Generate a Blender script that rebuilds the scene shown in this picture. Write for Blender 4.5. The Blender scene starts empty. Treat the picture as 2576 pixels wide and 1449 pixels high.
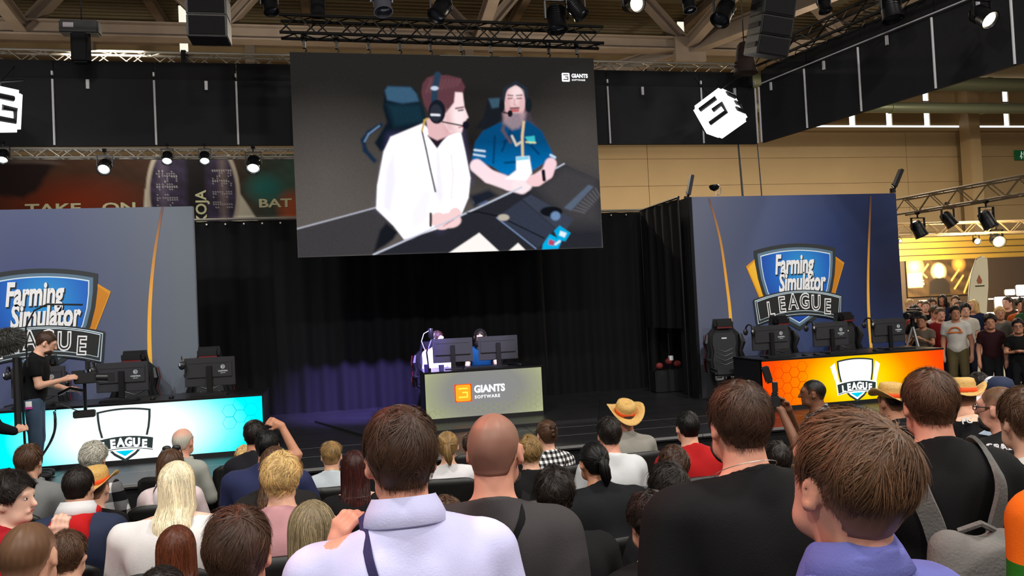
import bpy, bmesh, math, random
import numpy as np
from mathutils import Matrix, Vector
random.seed(7); RNG = np.random.default_rng(7)
C = bpy.context.scene.collection
SC = bpy.context.scene
# ---------------------------------------------------------------- camera
F = 1935.0
CAM_H = 2.0
ROT = Matrix.Rotation(math.radians(-12), 3, 'Z') @ Matrix.Rotation(math.radians(91.42), 3, 'X') @ Matrix.Rotation(math.radians(-2.75), 3, 'Z')
cam_data = bpy.data.cameras.new('camera'); cam = bpy.data.objects.new('camera', cam_data); C.objects.link(cam)
cam.matrix_world = Matrix.Translation((0, 0, CAM_H)) @ ROT.to_4x4()
cam_data.sensor_width = 36.0; cam_data.lens = 36.0 * F / 2576.0
cam_data.clip_start = 0.05; cam_data.clip_end = 200
SC.camera = cam
# ---------------------------------------------------------------- world, lights, exposure
SC.view_settings.view_transform = 'Standard'; SC.view_settings.look = 'None'
SC.view_settings.gamma = 1.0; SC.view_settings.exposure = 0.0
SC.view_settings.use_curve_mapping = False
wd = bpy.data.worlds.new('hall_air'); SC.world = wd; wd.use_nodes = True
bg = wd.node_tree.nodes['Background']; bg.inputs[0].default_value = (1.0, 0.93, 0.85, 1); bg.inputs[1].default_value = 0.27

def lamp(name, kind, loc, energy, color, aim=None, **kw):
    l = bpy.data.lights.new(name, kind); l.energy = energy; l.color = color
    for k, v in kw.items(): setattr(l, k, v)
    o = bpy.data.objects.new(name, l); C.objects.link(o); o.location = loc
    if aim is not None:
        o.rotation_euler = (Vector(aim) - Vector(loc)).to_track_quat('-Z', 'Y').to_euler()
    return o
# high-bay lamps of the hall, over and behind the audience
for hx, hy in ((-6, -5), (1, -5), (8, -5), (-3, 2.5), (5, 2.5), (12, 3)):
    lamp('hall_lamp', 'AREA', (hx, hy, 10.3), 620 if hy < 0 else 540, (1.0, 0.95, 0.88), aim=(hx, hy + (2 if hy < 0 else 0), 0), size=0.9, shape='DISK')
for hx, hy in ((-6, 22), (4, 22), (14, 20), (22, 20), (26, 10)):
    lamp('hall_lamp', 'AREA', (hx, hy, 9.0), 1200, (1.0, 0.88, 0.70), aim=(hx, hy, 0), size=0.9, shape='DISK')
# stage spots on the trusses
lamp('stage_spot', 'SPOT', (1.0, 7.6, 6.4), 2200, (0.72, 0.68, 1.0), aim=(1.75, 12.1, 1.25), spot_size=math.radians(15), spot_blend=0.5, shadow_soft_size=0.08)
lamp('stage_spot', 'SPOT', (2.6, 7.6, 6.4), 2200, (0.72, 0.68, 1.0), aim=(1.9, 12.1, 1.25), spot_size=math.radians(15), spot_blend=0.5, shadow_soft_size=0.08)
lamp('stage_spot', 'SPOT', (1.0, 8.2, 5.6), 16000, (0.30, 0.22, 1.0), aim=(0.25, 13.3, 0.35), spot_size=math.radians(27), spot_blend=1.0, shadow_soft_size=0.1)
lamp('stage_spot', 'SPOT', (-4.6, 6.2, 6.4), 800, (0.92, 0.94, 1.0), aim=(-4.0, 11.8, 2.2), spot_size=math.radians(50), spot_blend=0.6, shadow_soft_size=0.1)
lamp('stage_spot', 'SPOT', (5.2, 6.4, 6.4), 520, (0.92, 0.94, 1.0), aim=(6.4, 11.8, 2.2), spot_size=math.radians(46), spot_blend=0.9, shadow_soft_size=0.1)
lamp('stage_spot', 'SPOT', (-2.2, 5.2, 6.0), 520, (1.0, 0.10, 0.06), aim=(0.9, 1.5, 1.6), spot_size=math.radians(30), spot_blend=0.7, shadow_soft_size=0.1)

lamp('banner_fill', 'AREA', (-3.6, 13.3, 6.6), 70, (1.0, 0.9, 0.75), aim=(-3.4, 15.0, 4.4), size=1.2)  # added fill light to brighten the printed banner, no real fixture
for hx in (-10, -2, 6, 14, 22): lamp('roof_fill', 'AREA', (hx, 18.5, 7.6), 95, (1.0, 0.90, 0.74), aim=(hx, 22, 12.5), size=0.5)  # added fill lights to lift the dim roof, no real fixtures
# ---------------------------------------------------------------- pixel helpers (2576 x 1449 frame)
def ray(px, py):
    return ROT @ Vector(((px - 1288) / F, -(py - 724.5) / F, -1))
HD = Vector((math.sin(math.radians(12)), math.cos(math.radians(12)), 0))
def PD(px, py, d):
    q = ray(px, py); return Vector((0, 0, CAM_H)) + q * (d / q.dot(HD))
def PV(px, py, v):
    q = ray(px, py); return Vector((0, 0, CAM_H)) + q * (v / q.y)
# ---------------------------------------------------------------- materials
def lin(c):
    if isinstance(c, str):
        c = [int(c[i:i + 2], 16) / 255 for i in (0, 2, 4)]
    return tuple(x / 12.92 if x <= 0.04045 else ((x + 0.055) / 1.055) ** 2.4 for x in c)
MATS = {}
def mat(name, col, rough=0.6, metal=0.0, emit=0.0, bump=0.0, bscale=60.0, var=0.0, vscale=8.0, spec=0.5, sss=0.0, sheen=0.0, stretch=None):
    if name in MATS: return MATS[name]
    m = bpy.data.materials.new(name); m.use_nodes = True; nt = m.node_tree; b = nt.nodes['Principled BSDF']
    c = lin(col) + (1,)
    b.inputs['Base Color'].default_value = c; b.inputs['Roughness'].default_value = rough; b.inputs['Metallic'].default_value = metal
    b.inputs['Specular IOR Level'].default_value = spec
    if sss: b.inputs['Subsurface Weight'].default_value = sss; b.inputs['Subsurface Radius'].default_value = (0.012, 0.004, 0.002); b.inputs['Subsurface Scale'].default_value = 1.0
    if sheen: b.inputs['Sheen Weight'].default_value = sheen
    if emit: b.inputs['Emission Color'].default_value = c; b.inputs['Emission Strength'].default_value = emit
    if bump or var:
        tc = nt.nodes.new('ShaderNodeTexCoord'); mp = nt.nodes.new('ShaderNodeMapping'); nt.links.new(tc.outputs['Object'], mp.inputs['Vector'])
        if stretch: mp.inputs['Scale'].default_value = stretch
        if var:
            n = nt.nodes.new('ShaderNodeTexNoise'); n.inputs['Scale'].default_value = vscale; n.inputs['Detail'].default_value = 4
            nt.links.new(mp.outputs[0], n.inputs['Vector'])
            r = nt.nodes.new('ShaderNodeMapRange'); r.inputs[1].default_value = 0.25; r.inputs[2].default_value = 0.75
            r.inputs[3].default_value = 1 - var; r.inputs[4].default_value = 1 + var; nt.links.new(n.outputs[0], r.inputs[0])
            mx = nt.nodes.new('ShaderNodeVectorMath'); mx.operation = 'SCALE'; mx.inputs[0].default_value = c[:3]
            nt.links.new(r.outputs[0], mx.inputs['Scale']); nt.links.new(mx.outputs[0], b.inputs['Base Color'])
        if bump:
            n2 = nt.nodes.new('ShaderNodeTexNoise'); n2.inputs['Scale'].default_value = bscale; n2.inputs['Detail'].default_value = 3
            nt.links.new(mp.outputs[0], n2.inputs['Vector'])
            bp = nt.nodes.new('ShaderNodeBump'); bp.inputs['Strength'].default_value = bump; bp.inputs['Distance'].default_value = 0.01
            nt.links.new(n2.outputs[0], bp.inputs['Height']); nt.links.new(bp.outputs[0], b.inputs['Normal'])
    MATS[name] = m; return m
def glow(name, col, strength=1.0):
    if name in MATS: return MATS[name]
    m = bpy.data.materials.new(name); m.use_nodes = True; nt = m.node_tree; nt.nodes.clear()
    e = nt.nodes.new('ShaderNodeEmission'); o = nt.nodes.new('ShaderNodeOutputMaterial')
    e.inputs[0].default_value = lin(col) + (1,); e.inputs[1].default_value = strength; nt.links.new(e.outputs[0], o.inputs[0])
    MATS[name] = m; return m
def ramp_mat(name, stops, sx, sz, cx=0.0, cz=0.0, strength=1.0, power=1.0, hexes=None, emission=True, rough=0.6):
    """radial gradient in object x/z: r = |((x-cx)/sx, (z-cz)/sz)|"""
    m = bpy.data.materials.new(name); m.use_nodes = True; nt = m.node_tree; N = nt.nodes; L = nt.links; N.clear()
    tc = N.new('ShaderNodeTexCoord'); mp = N.new('ShaderNodeMapping'); L.new(tc.outputs['Object'], mp.inputs[0])
    mp.inputs['Location'].default_value = (-cx / sx, 0, -cz / sz); mp.inputs['Scale'].default_value = (1 / sx, 0, 1 / sz)
    ln = N.new('ShaderNodeVectorMath'); ln.operation = 'LENGTH'; L.new(mp.outputs[0], ln.inputs[0])
    rp = N.new('ShaderNodeValToRGB'); L.new(ln.outputs['Value'], rp.inputs[0])
    el = rp.color_ramp.elements
    while len(el) < len(stops): el.new(0.5)
    for e, (p, c) in zip(el, stops): e.position = p; e.color = lin(c) + (1,)
    o = N.new('ShaderNodeOutputMaterial')
    if emission:
        e = N.new('ShaderNodeEmission'); L.new(rp.outputs[0], e.inputs[0]); e.inputs[1].default_value = strength
    else:
        e = N.new('ShaderNodeBsdfPrincipled'); L.new(rp.outputs[0], e.inputs['Base Color']); e.inputs['Roughness'].default_value = rough
    L.new(e.outputs[0], o.inputs[0]); MATS[name] = m; return m
def vcol_mat(name, strength=1.0, emission=True, rough=0.5, aniso=False):
    if name in MATS: return MATS[name]
    m = bpy.data.materials.new(name); m.use_nodes = True; nt = m.node_tree; N = nt.nodes; L = nt.links; N.clear()
    a = N.new('ShaderNodeVertexColor'); a.layer_name = 'Col'; o = N.new('ShaderNodeOutputMaterial')
    if emission:
        e = N.new('ShaderNodeEmission'); e.inputs[1].default_value = strength; L.new(a.outputs[0], e.inputs[0])
    else:
        e = N.new('ShaderNodeBsdfPrincipled'); e.inputs['Roughness'].default_value = rough; L.new(a.outputs[0], e.inputs['Base Color'])
        e.inputs['Specular IOR Level'].default_value = 0.3
    L.new(e.outputs[0], o.inputs[0]); MATS[name] = m; return m
BLACK = mat('black_paint', (0.10, 0.10, 0.11), 0.5)
MATTE = mat('black_molton', (0.12, 0.12, 0.125), 0.95, spec=0.1, bump=0.2, bscale=40)
PLASTIC = mat('black_plastic', (0.10, 0.10, 0.11), 0.4)
ALU = mat('aluminium', (0.72, 0.70, 0.66), 0.35, 0.7)
STEEL = mat('beige_steel', (0.55, 0.49, 0.44), 0.6, var=0.15, vscale=2)
WHITE = mat('white_plastic', (0.9, 0.9, 0.9), 0.5)
DARKMETAL = mat('dark_metal', (0.12, 0.12, 0.13), 0.35, 0.6)
# ---------------------------------------------------------------- mesh building
class MB:
    def __init__(self): self.v = []; self.f = []
    def add(self, vs, fs):
        n = len(self.v); self.v += [tuple(p) for p in vs]; self.f += [tuple(i + n for i in f) for f in fs]; return self
    def box(self, x0, x1, y0, y1, z0, z1, bev=0.0, M=None):
        if bev:
            bm = bmesh.new(); bmesh.ops.create_cube(bm, size=1)
            for v in bm.verts: v.co = Vector(((x0 + x1) / 2 + v.co.x * (x1 - x0), (y0 + y1) / 2 + v.co.y * (y1 - y0), (z0 + z1) / 2 + v.co.z * (z1 - z0)))
            bmesh.ops.bevel(bm, geom=bm.edges[:], offset=bev, segments=2, affect='EDGES')
            bm.verts.ensure_lookup_table()
            vs = [v.co.copy() for v in bm.verts]; fs = [[v.index for v in f.verts] for f in bm.faces]; bm.free()
        else:
            vs = [Vector((x, y, z)) for x in (x0, x1) for y in (y0, y1) for z in (z0, z1)]
            fs = [(0, 1, 3, 2), (4, 6, 7, 5), (0, 4, 5, 1), (2, 3, 7, 6), (0, 2, 6, 4), (1, 5, 7, 3)]
        if M is not None: vs = [M @ v for v in vs]
        return self.add(vs, fs)
    def tube(self, a, b, r1, r2=None, n=8, cap=True):
        a = Vector(a); b = Vector(b); r2 = r1 if r2 is None else r2
        d = (b - a).normalized(); u = d.orthogonal().normalized(); w = d.cross(u)
        vs = []
        for p, r in ((a, r1), (b, r2)):
            for i in range(n):
                t = 2 * math.pi * i / n; vs.append(p + (u * math.cos(t) + w * math.sin(t)) * r)
        fs = [(i, (i + 1) % n, n + (i + 1) % n, n + i) for i in range(n)]
        if cap: fs += [tuple(range(n - 1, -1, -1)), tuple(range(n, 2 * n))]
        return self.add(vs, fs)
    def path(self, pts, r, n=6):
        pts = [Vector(p) for p in pts]; rs = r if isinstance(r, (list, tuple)) else [r] * len(pts)
        vs = []; u = None
        for i, p in enumerate(pts):
            d = (pts[min(i + 1, len(pts) - 1)] - pts[max(i - 1, 0)]).normalized()
            u = d.orthogonal().normalized() if u is None else (u - d * u.dot(d)).normalized()
            w = d.cross(u)
            for k in range(n):
                t = 2 * math.pi * k / n; vs.append(p + (u * math.cos(t) + w * math.sin(t)) * rs[i])
        fs = []
        for i in range(len(pts) - 1):
            for k in range(n): fs.append((i * n + k, i * n + (k + 1) % n, (i + 1) * n + (k + 1) % n, (i + 1) * n + k))
        fs += [tuple(range(n - 1, -1, -1)), tuple(range((len(pts) - 1) * n, len(pts) * n))]
        return self.add(vs, fs)
    def lathe(self, prof, c=(0, 0, 0), n=20, axis='z', sx=1, sy=1, M=None):
        vs = []; c = Vector(c)
        for r, z in prof:
            for i in range(n):
                t = 2 * math.pi * i / n; p = Vector((r * math.cos(t) * sx, r * math.sin(t) * sy, z))
                if M is not None: p = M @ p
                vs.append(p + c)
        fs = []
        for j in range(len(prof) - 1):
            for i in range(n): fs.append((j * n + i, j * n + (i + 1) % n, (j + 1) * n + (i + 1) % n, (j + 1) * n + i))
        fs.append(tuple(range(n - 1, -1, -1))); fs.append(tuple(range((len(prof) - 1) * n, len(prof) * n)))
        return self.add(vs, fs)
    def ball(self, c, r, n=12, m=8, M=None):
        rr = r if isinstance(r, (tuple, list)) else (r, r, r)
        prof = [(math.sin(math.pi * j / m), -math.cos(math.pi * j / m)) for j in range(m + 1)]
        prof[0] = (0.001, -1); prof[-1] = (0.001, 1)
        S = Matrix.Diagonal(rr); S = (M @ S) if M is not None else S
        return self.lathe(prof, c, n, M=S)
    def prism(self, poly, y0, y1):
        """polygon in x/z extruded along y"""
        n = len(poly); vs = [(x, y0, z) for x, z in poly] + [(x, y1, z) for x, z in poly]
        fs = [tuple(range(n)), tuple(range(2 * n - 1, n - 1, -1))] + [(i, n + i, n + (i + 1) % n, (i + 1) % n) for i in range(n)]
        return self.add(vs, fs)
    def ring(self, outer, inner, y0, y1):
        n = len(outer); vs = [(x, y0, z) for x, z in outer] + [(x, y0, z) for x, z in inner] + [(x, y1, z) for x, z in outer] + [(x, y1, z) for x, z in inner]
        fs = []
        for i in range(n):
            j = (i + 1) % n
            fs += [(i, j, n + j, n + i), (2 * n + i, 3 * n + i, 3 * n + j, 2 * n + j), (i, 2 * n + i, 2 * n + j, j), (n + i, n + j, 3 * n + j, 3 * n + i)]
        return self.add(vs, fs)
    def mesh(self, name, smooth=False):
        me = bpy.data.meshes.new(name); me.from_pydata(self.v, [], self.f); me.update()
        bm = bmesh.new(); bm.from_mesh(me); bmesh.ops.recalc_face_normals(bm, faces=bm.faces[:]); bm.to_mesh(me); bm.free()
        if smooth:
            me.shade_smooth()
            if smooth is not True: me.set_sharp_from_angle(angle=math.radians(smooth))
        return me
    def build(self, name, m, parent=None, smooth=40, loc=None, rot=None):
        o = bpy.data.objects.new(name, self.mesh(name, smooth)); C.objects.link(o)
        if m is not None: o.data.materials.append(m)
        if parent is not None: o.parent = parent
        if loc is not None: o.location = loc
        if rot is not None: o.rotation_euler = rot
        return o
def tag(o, label=None, cat=None, group=None, kind=None):
    if label: o['label'] = label
    if cat: o['category'] = cat
    if group: o['group'] = group
    if kind: o['kind'] = kind
    return o
def thing(name, label, cat, loc=(0, 0, 0), rz=0.0, group=None):
    o = bpy.data.objects.new(name, None); C.objects.link(o); o.location = loc; o.rotation_euler = (0, 0, rz); o.empty_display_size = 0.1
    return tag(o, label, cat, group)
def part(mb, name, m, parent, **k): return mb.build(name, m, parent, **k)
def children_of(o): return [x for x in C.objects if x.parent == o]
def dup(root, loc, rz, label=None, kids=None):
    kids = kids if kids is not None else KIDS(root)
    r = root.copy(); C.objects.link(r); r.location = loc; r.rotation_euler = (0, 0, rz)
    if label: r['label'] = label
    for ch, sub in kids:
        c = ch.copy(); C.objects.link(c); c.parent = r
        for g in sub:
            d = g.copy(); C.objects.link(d); d.parent = c
    return r
def KIDS(root): return [(c, list(children_of(c))) for c in children_of(root)]
def text(name, s, size, m, parent, loc, ext=0.001, off=0.0, shear=0.0, sx=1.0, rot=(math.pi / 2, 0, 0), align='CENTER', space=1.0):
    cu = bpy.data.curves.new(name, 'FONT'); cu.body = s; cu.size = size; cu.extrude = ext; cu.offset = off; cu.shear = shear
    cu.align_x = align; cu.resolution_u = 3; cu.space_character = space
    t = bpy.data.objects.new(name, cu); C.objects.link(t)
    dg = bpy.context.evaluated_depsgraph_get(); me = bpy.data.meshes.new_from_object(t.evaluated_get(dg)); bpy.data.objects.remove(t)
    me.name = name; me.materials.clear(); me.materials.append(m)
    o = bpy.data.objects.new(name, me); C.objects.link(o); o.parent = parent; o.location = loc; o.rotation_euler = rot; o.scale = (sx, 1, 1)
    return o
def struct(mb, name, m, label=None, **k):
    o = mb.build(name, m, **k); o['kind'] = 'structure'
    if label: o['label'] = label
    return o
def truss(parent, a, b, w=0.29, r=0.024, rd=0.01, step=0.3, m=ALU, tri=False, n=6):
    """box truss between a and b: four chords and zig-zag lacing, chords and lacing as parts"""
    a = Vector(a); b = Vector(b); d = (b - a); L = d.length; d.normalize()
    up = Vector((0, 0, 1)); s = d.cross(up).normalized(); up = s.cross(d).normalized()
    cs = [s * (w / 2 * i) + up * (w / 2 * j) for i, j in ((-1, -1), (1, -1), (1, 1), (-1, 1))]
    for c in cs: MB().tube(a + c, b + c, r, n=n).build('chord', m, parent)
    k = max(2, int(L / step))
    for q in range(4):
        mb = MB(); c0, c1 = cs[q], cs[(q + 1) % 4]
        for i in range(k):
            t0 = a + d * (L * i / k); t1 = a + d * (L * (i + 1) / k)
            p, q2 = (c0, c1) if i % 2 == 0 else (c1, c0)
            mb.tube(t0 + p, t1 + q2, rd, n=5, cap=False)
        mb.build('lacing', m, parent)
# ================================================================ THE HALL
FLOOR_M = mat('hall_floor', (0.20, 0.17, 0.15), 0.55, var=0.25, vscale=1.5, bump=0.1, bscale=20)
WALL_M = mat('beige_cladding', (0.66, 0.56, 0.41), 0.7, var=0.06, vscale=0.6)
ROOF_M = mat('roof_sheet', (0.50, 0.45, 0.34), 0.45, 0.35, var=0.15, vscale=0.7)
struct(MB().box(-30, 40, -14, 29.2, -0.1, 0), 'floor', FLOOR_M, 'dark hall floor')
wb = struct(MB().box(-30, 40, 29.1, 29.3, 0, 13), 'wall_back', WALL_M, 'beige clad end wall of the hall')
wp = MB().box(-5.992, 5.992, 0, 0.07, 0.006, 1.094, bev=0.006).mesh('wall_panel', 40)
wp.materials.append(WALL_M)
for j in range(11):
    for i in range(5):
        if i == 4 and j > 7: continue
        o = bpy.data.objects.new('wall_panel', wp); C.objects.link(o); o.parent = wb; o.location = (-18 + 12 * i, 29.02, j * 1.1)
struct(MB().box(40, 40.2, -14, 29.2, 0, 13), 'wall_right', WALL_M, 'beige side wall of the hall')
# corrugated roof sheet, ribs parallel to the end wall
mb = MB(); ys = []; y = -8.0
while y < 29.3:
    ys += [(y, 12.6), (y + 0.14, 12.6), (y + 0.17, 12.5), (y + 0.27, 12.5)]; y += 0.3
n = len(ys)
mb.add([(-30, a, b) for a, b in ys] + [(40, a, b) for a, b in ys], [(i, i + 1, n + i + 1, n + i) for i in range(n - 1)])
struct(mb, 'ceiling', ROOF_M, 'corrugated metal roof sheeting', smooth=False)
# steel roof frame
def beam(pts_a, pts_b, w, h, m=STEEL, name='roof_beam'):
    a = Vector(pts_a); b = Vector(pts_b); d = (b - a); L = d.length; d.normalize()
    up = Vector((0, 0, 1)) if abs(d.z) < 0.9 else Vector((0, 1, 0))
    s = d.cross(up).normalized(); up = s.cross(d)
    M = Matrix((s, d, up)).transposed()
    mb = MB()
    for z0, z1, hw in ((-h / 2, -h / 2 + 0.05, w / 2), (h / 2 - 0.05, h / 2, w / 2), (-h / 2 + 0.05, h / 2 - 0.05, w * 0.14)):
        mb.box(-hw, hw, 0, L, z0, z1, M=Matrix.Translation(a) @ M.to_4x4())
    return mb
roof = thing('roof_frame', 'beige steel roof truss spanning the hall under the corrugated sheeting', 'roof truss', (0, 0, 0))
RB = lambda a, b, w=0.4, h=0.4: beam(a, b, w, h).build('beam', STEEL, roof)
RB((-30, 22, 9.85), (40, 22, 9.85), 0.45, 0.42)
RB((-30, 26, 11.1), (40, 26, 11.1), 0.4, 0.36)
RB((-30, 17.5, 12.2), (40, 17.5, 12.2), 0.3, 0.3)
for x in (-8.0, -3.2, 4.0, 10.6, 16.5, 24.0):
    RB((x, 22, 9.85), (x - 2.4, 22, 12.4), 0.32, 0.3); RB((x, 22, 9.85), (x + 2.2, 22, 12.4), 0.32, 0.3)
    RB((x, 22, 9.85), (x + 0.2, 12.0, 11.4), 0.3, 0.34)
    RB((x + 2.2, 22, 12.3), (x + 2.2, 29, 12.3), 0.26, 0.3)
    if x < 15: RB((x + 0.4, 26, 8.6), (x + 0.4, 26, 11.0), 0.3, 0.3)
RB((-30, 26, 8.7), (15, 26, 8.7), 0.34, 0.3)
RB((10.6, 22, 9.8), (17.0, 14.0, 10.9), 0.4, 0.5)
RB((10.6, 22, 9.8), (4.0, 26, 8.6), 0.4, 0.4)
MB().box(-0.5, 0.5, -0.1, 0.1, -0.45, 0.3).build('gusset_plate', STEEL, roof, loc=(10.6, 21.85, 9.75))
for k, (y, z, r) in enumerate(((24.5, 9.55, 0.26), (24.9, 8.75, 0.2))):
    dm = MB(); dm.tube((-30, y, z), (38, y, z), r, n=14)
    for q in range(17): dm.tube((-28 + 4 * q, y, z), (-27.92 + 4 * q, y, z), r + 0.025, n=14)
    tag(dm.build('air_duct', mat('duct_green', (0.50, 0.52, 0.42), 0.4, 0.5)), ('wide' if k == 0 else 'thin') + ' round grey-green air duct running under the roof beams', 'duct')
for px in (455, 1720):
    w = PV(px, 40, 25); sk = thing('roof_light', 'narrow bright skylight slot in the roof ' + ('beside the hanging loudspeaker column' if px < 1000 else 'above the steel beams'), 'skylight', (w.x, 25.3, 11.0))
    MB().box(-0.12, 0.12, -0.02, 0.02, -0.6, 0.9).build('pane', glow('skylight_glass', (1, 0.98, 0.9), 1.0), sk)
    for z in (-0.6, -0.2, 0.3, 0.9): MB().box(-0.15, 0.15, -0.04, 0.0, z - 0.02, z + 0.02).build('glazing_bar', DARKMETAL, sk)
# column and window band of the end wall
struct(MB().box(26.35, 26.9, 28.0, 28.6, 0, 12.4, bev=0.03), 'trim_1', WALL_M, 'beige steel column in front of the end wall')
win = struct(MB().box(18.5, 34, 29.0, 29.04, 8.93, 11.2), 'window_1', glow('day_sky', (0.93, 0.97, 1.0), 2.2), 'bright window band high in the end wall')
slots = [2142, 2235, 2330, 2425, 2530, 2640]
us = [PV(x, 290, 28.9).x for x in slots]; prev = 18.5
for u in us:
    MB().box(prev, u - 0.15, 28.86, 28.92, 9.06, 11.2).build('blind', WALL_M, win); prev = u + 0.15
    MB().box(u - 0.2, u + 0.2, 28.80, 28.86, 10.05, 10.12).build('glazing_bar', STEEL, win)
MB().box(18.5, 34, 28.7, 29.0, 8.78, 8.93).build('window_sill', WALL_M, win)
ex = PV(2566, 390, 28.9)
es = thing('exit_sign', 'green emergency exit sign with white running figure on the beige wall', 'sign', (ex.x + 0.1, 28.9, ex.z))
MB().box(-0.35, 0.35, 0, 0.06, -0.22, 0.22).build('sign_body', mat('exit_green', (0.02, 0.30, 0.16), 0.5, emit=0.25), es)
rm = MB(); rm.ball((-0.02, -0.005, 0.13), (0.03, 0.005, 0.03)); rm.path([(-0.02, -0.005, 0.09), (-0.05, -0.005, -0.02), (0.0, -0.005, -0.09), (-0.05, -0.005, -0.17)], 0.016); rm.path([(-0.05, -0.005, -0.02), (-0.11, -0.005, -0.1)], 0.015); rm.path([(-0.02, -0.005, 0.08), (0.05, -0.005, 0.03)], 0.012); rm.box(0.1, 0.2, -0.008, 0, -0.17, 0.15)
rm.build('running_figure', mat('exit_white', (0.9, 0.95, 0.9), 0.5, emit=0.4), es)
# ================================================================ STAGE DECK
DECK_M = mat('deck_board', (0.14, 0.14, 0.15), 0.38, var=0.2, vscale=3, bump=0.05, bscale=50)
st = struct(MB().box(-7, 9.69, 8.76, 14.6, 0, 0.30), 'stage_platform', MATTE, 'low black stage platform of deck boards')
rows = [8.72, 9.42, 10.04, 10.62, 11.25, 12.1, 13.3, 14.6]
for j in range(len(rows) - 1):
    for i in range(9):
        d = MB().box(0.004, 1.851, 0.004, rows[j + 1] - rows[j] - 0.004, 0, 0.05).build('deck_board', DECK_M, st, loc=(-7 + 1.855 * i, rows[j], 0.30))
        MB().box(0.004, 1.851, -0.006, 0.004, 0.02, 0.051).build('edge_trim', mat('trim_alu', (0.62, 0.62, 0.62), 0.3, 0.5) if j in (0, 1, 2) else DARKMETAL, d)
pod = struct(MB().prism([(0.19, 10.4), (3.35, 10.4), (4.05, 12.4), (-0.6, 12.4)], 0, 0.035), 'stage_podium', DECK_M, 'shallow black podium under the middle desk')
pod.rotation_euler = (math.pi / 2, 0, 0)
pod.data.transform(Matrix.Rotation(0, 4, 'X')); pod.rotation_euler = (0, 0, 0)
pod.data.transform(Matrix(((1, 0, 0, 0), (0, 0, 1, 0), (0, 1, 0, 0.35), (0, 0, 0, 1))))
# ================================================================ CURTAINS
CURT = mat('curtain_molton', (0.105, 0.105, 0.11), 0.95, spec=0.1, bump=0.2, bscale=40)
def drape(name, parent, u0, u1, y, z0, z1, amp=0.05, per=0.32, seed=0, m=CURT, along='x'):
    r = random.Random(seed); n = max(6, int((u1 - u0) / 0.03)); vs = []; fs = []
    ph = [r.uniform(0, 6) for _ in range(3)]
    for j in range(9):
        t = j / 8; z = z0 + (z1 - z0) * t
        for i in range(n + 1):
            s = u0 + (u1 - u0) * i / n; a = amp * (1.1 - 0.7 * t)
            off = a * math.sin(s / per * 6.28 + ph[0] + 0.3 * math.sin(3 * t)) + 0.5 * a * math.sin(s / per * 2.9 + ph[1] + t) + 0.02 * math.sin(s * 1.3 + ph[2])
            vs.append((s, y + off, z) if along == 'x' else (y + off, s, z))
    for j in range(8):
        for i in range(n): fs.append((j * (n + 1) + i, j * (n + 1) + i + 1, (j + 1) * (n + 1) + i + 1, (j + 1) * (n + 1) + i))
    o = MB().add(vs, fs).build(name, m, parent, smooth=True); return o
cu = thing('stage_curtain', 'tall black pleated curtain closing off the back of the stage', 'curtain', (0, 0, 0))
for k, (a, b) in enumerate(((-4.2, -1.2), (-1.25, 1.3), (1.25, 3.6), (3.55, 5.75), (5.7, 9.8))):
    drape('drape', cu, a, b, 13.85 - 0.05 * (k % 2), 0.35, 3.7, seed=k)
MB().tube((-4.3, 13.8, 3.73), (9.9, 13.8, 3.73), 0.024).build('rail', ALU, cu)
for i in range(46):
    MB().box(-0.012, 0.012, -0.05, -0.03, -0.1, -0.075).build('eyelet', ALU, cu, loc=(-4.1 + i * 0.3, 13.8, 3.73))
sdr = thing('side_curtain', 'black side drape between the back curtain and the blue backdrop with chair', 'curtain', (0, 0, 0))
drape('drape', sdr, 12.0, 13.6, 5.45, 1.5, 3.68, seed=11, along='y', amp=0.03)
MB().tube((5.45, 11.95, 0.35), (5.45, 11.95, 3.7), 0.02).build('pole', DARKMETAL, sdr)
MB().tube((5.45, 13.65, 0.35), (5.45, 13.65, 3.7), 0.02).build('pole', DARKMETAL, sdr)
MB().tube((5.45, 11.93, 3.7), (5.45, 13.67, 3.7), 0.02).build('rail', DARKMETAL, sdr)
# ================================================================ FASCIA RING
FAS = mat('fascia_cloth', (0.085, 0.085, 0.10), 0.8, spec=0.25, bump=0.1, bscale=12)
POLE = mat('pole_grey', (0.70, 0.70, 0.72), 0.4)
fb = thing('fascia', 'long black cloth fascia with pale poles hung above the stage behind the screen', 'fascia', (0, 12.53, 4.72))
su = [-8.2, -6.9, -5.6, -4.18, -2.77, -1.58, 0.0, 1.5, 3.0, 4.51, 6.25, 7.30]
for a, b in zip(su[:-1], su[1:]):
    MB().box(a + 0.006, b - 0.006, 0, 0.05, 0, 1.02).build('cloth_panel', FAS, fb)
    MB().box(a + 0.006, b - 0.006, 0.03, 0.08, 1.0, 1.30).build('top_panel', MATTE, fb)
for a in su[1:]:
    MB().tube((a, -0.02, 0.01), (a, -0.02, 1.0), 0.017, n=8).build('pole', POLE, fb)
    MB().box(a - 0.012, a + 0.012, -0.04, 0.0, 1.06, 1.12).build('clip', POLE, fb)
for a in (-3.7, -2.02, 5.15, 6.9):
    MB().box(a - 0.022, a + 0.022, -0.03, 0.0, 0.86, 1.0).build('clip', POLE, fb)
fr = thing('fascia', 'long black cloth fascia angled over the aisle on the side of the glowing cube', 'fascia', (0, 0, 4.72))
a0 = Vector((7.36, 12.44, 0)); a1 = Vector((8.75, 5.8, 0)); dd = (a1 - a0).normalized(); nn = Vector((dd.y, -dd.x, 0)); nn = nn if nn.x < 0 else -nn
ts = [0] + [(Vector(p) - a0).dot(dd) for p in ((7.42, 11.35, 0), (7.67, 10.28, 0), (7.91, 9.05, 0), (8.17, 7.99, 0))] + [5.6, 6.8]
def onR(t, z, off=0.0): p = a0 + dd * t + nn * off; return (p.x, p.y, z)
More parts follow.
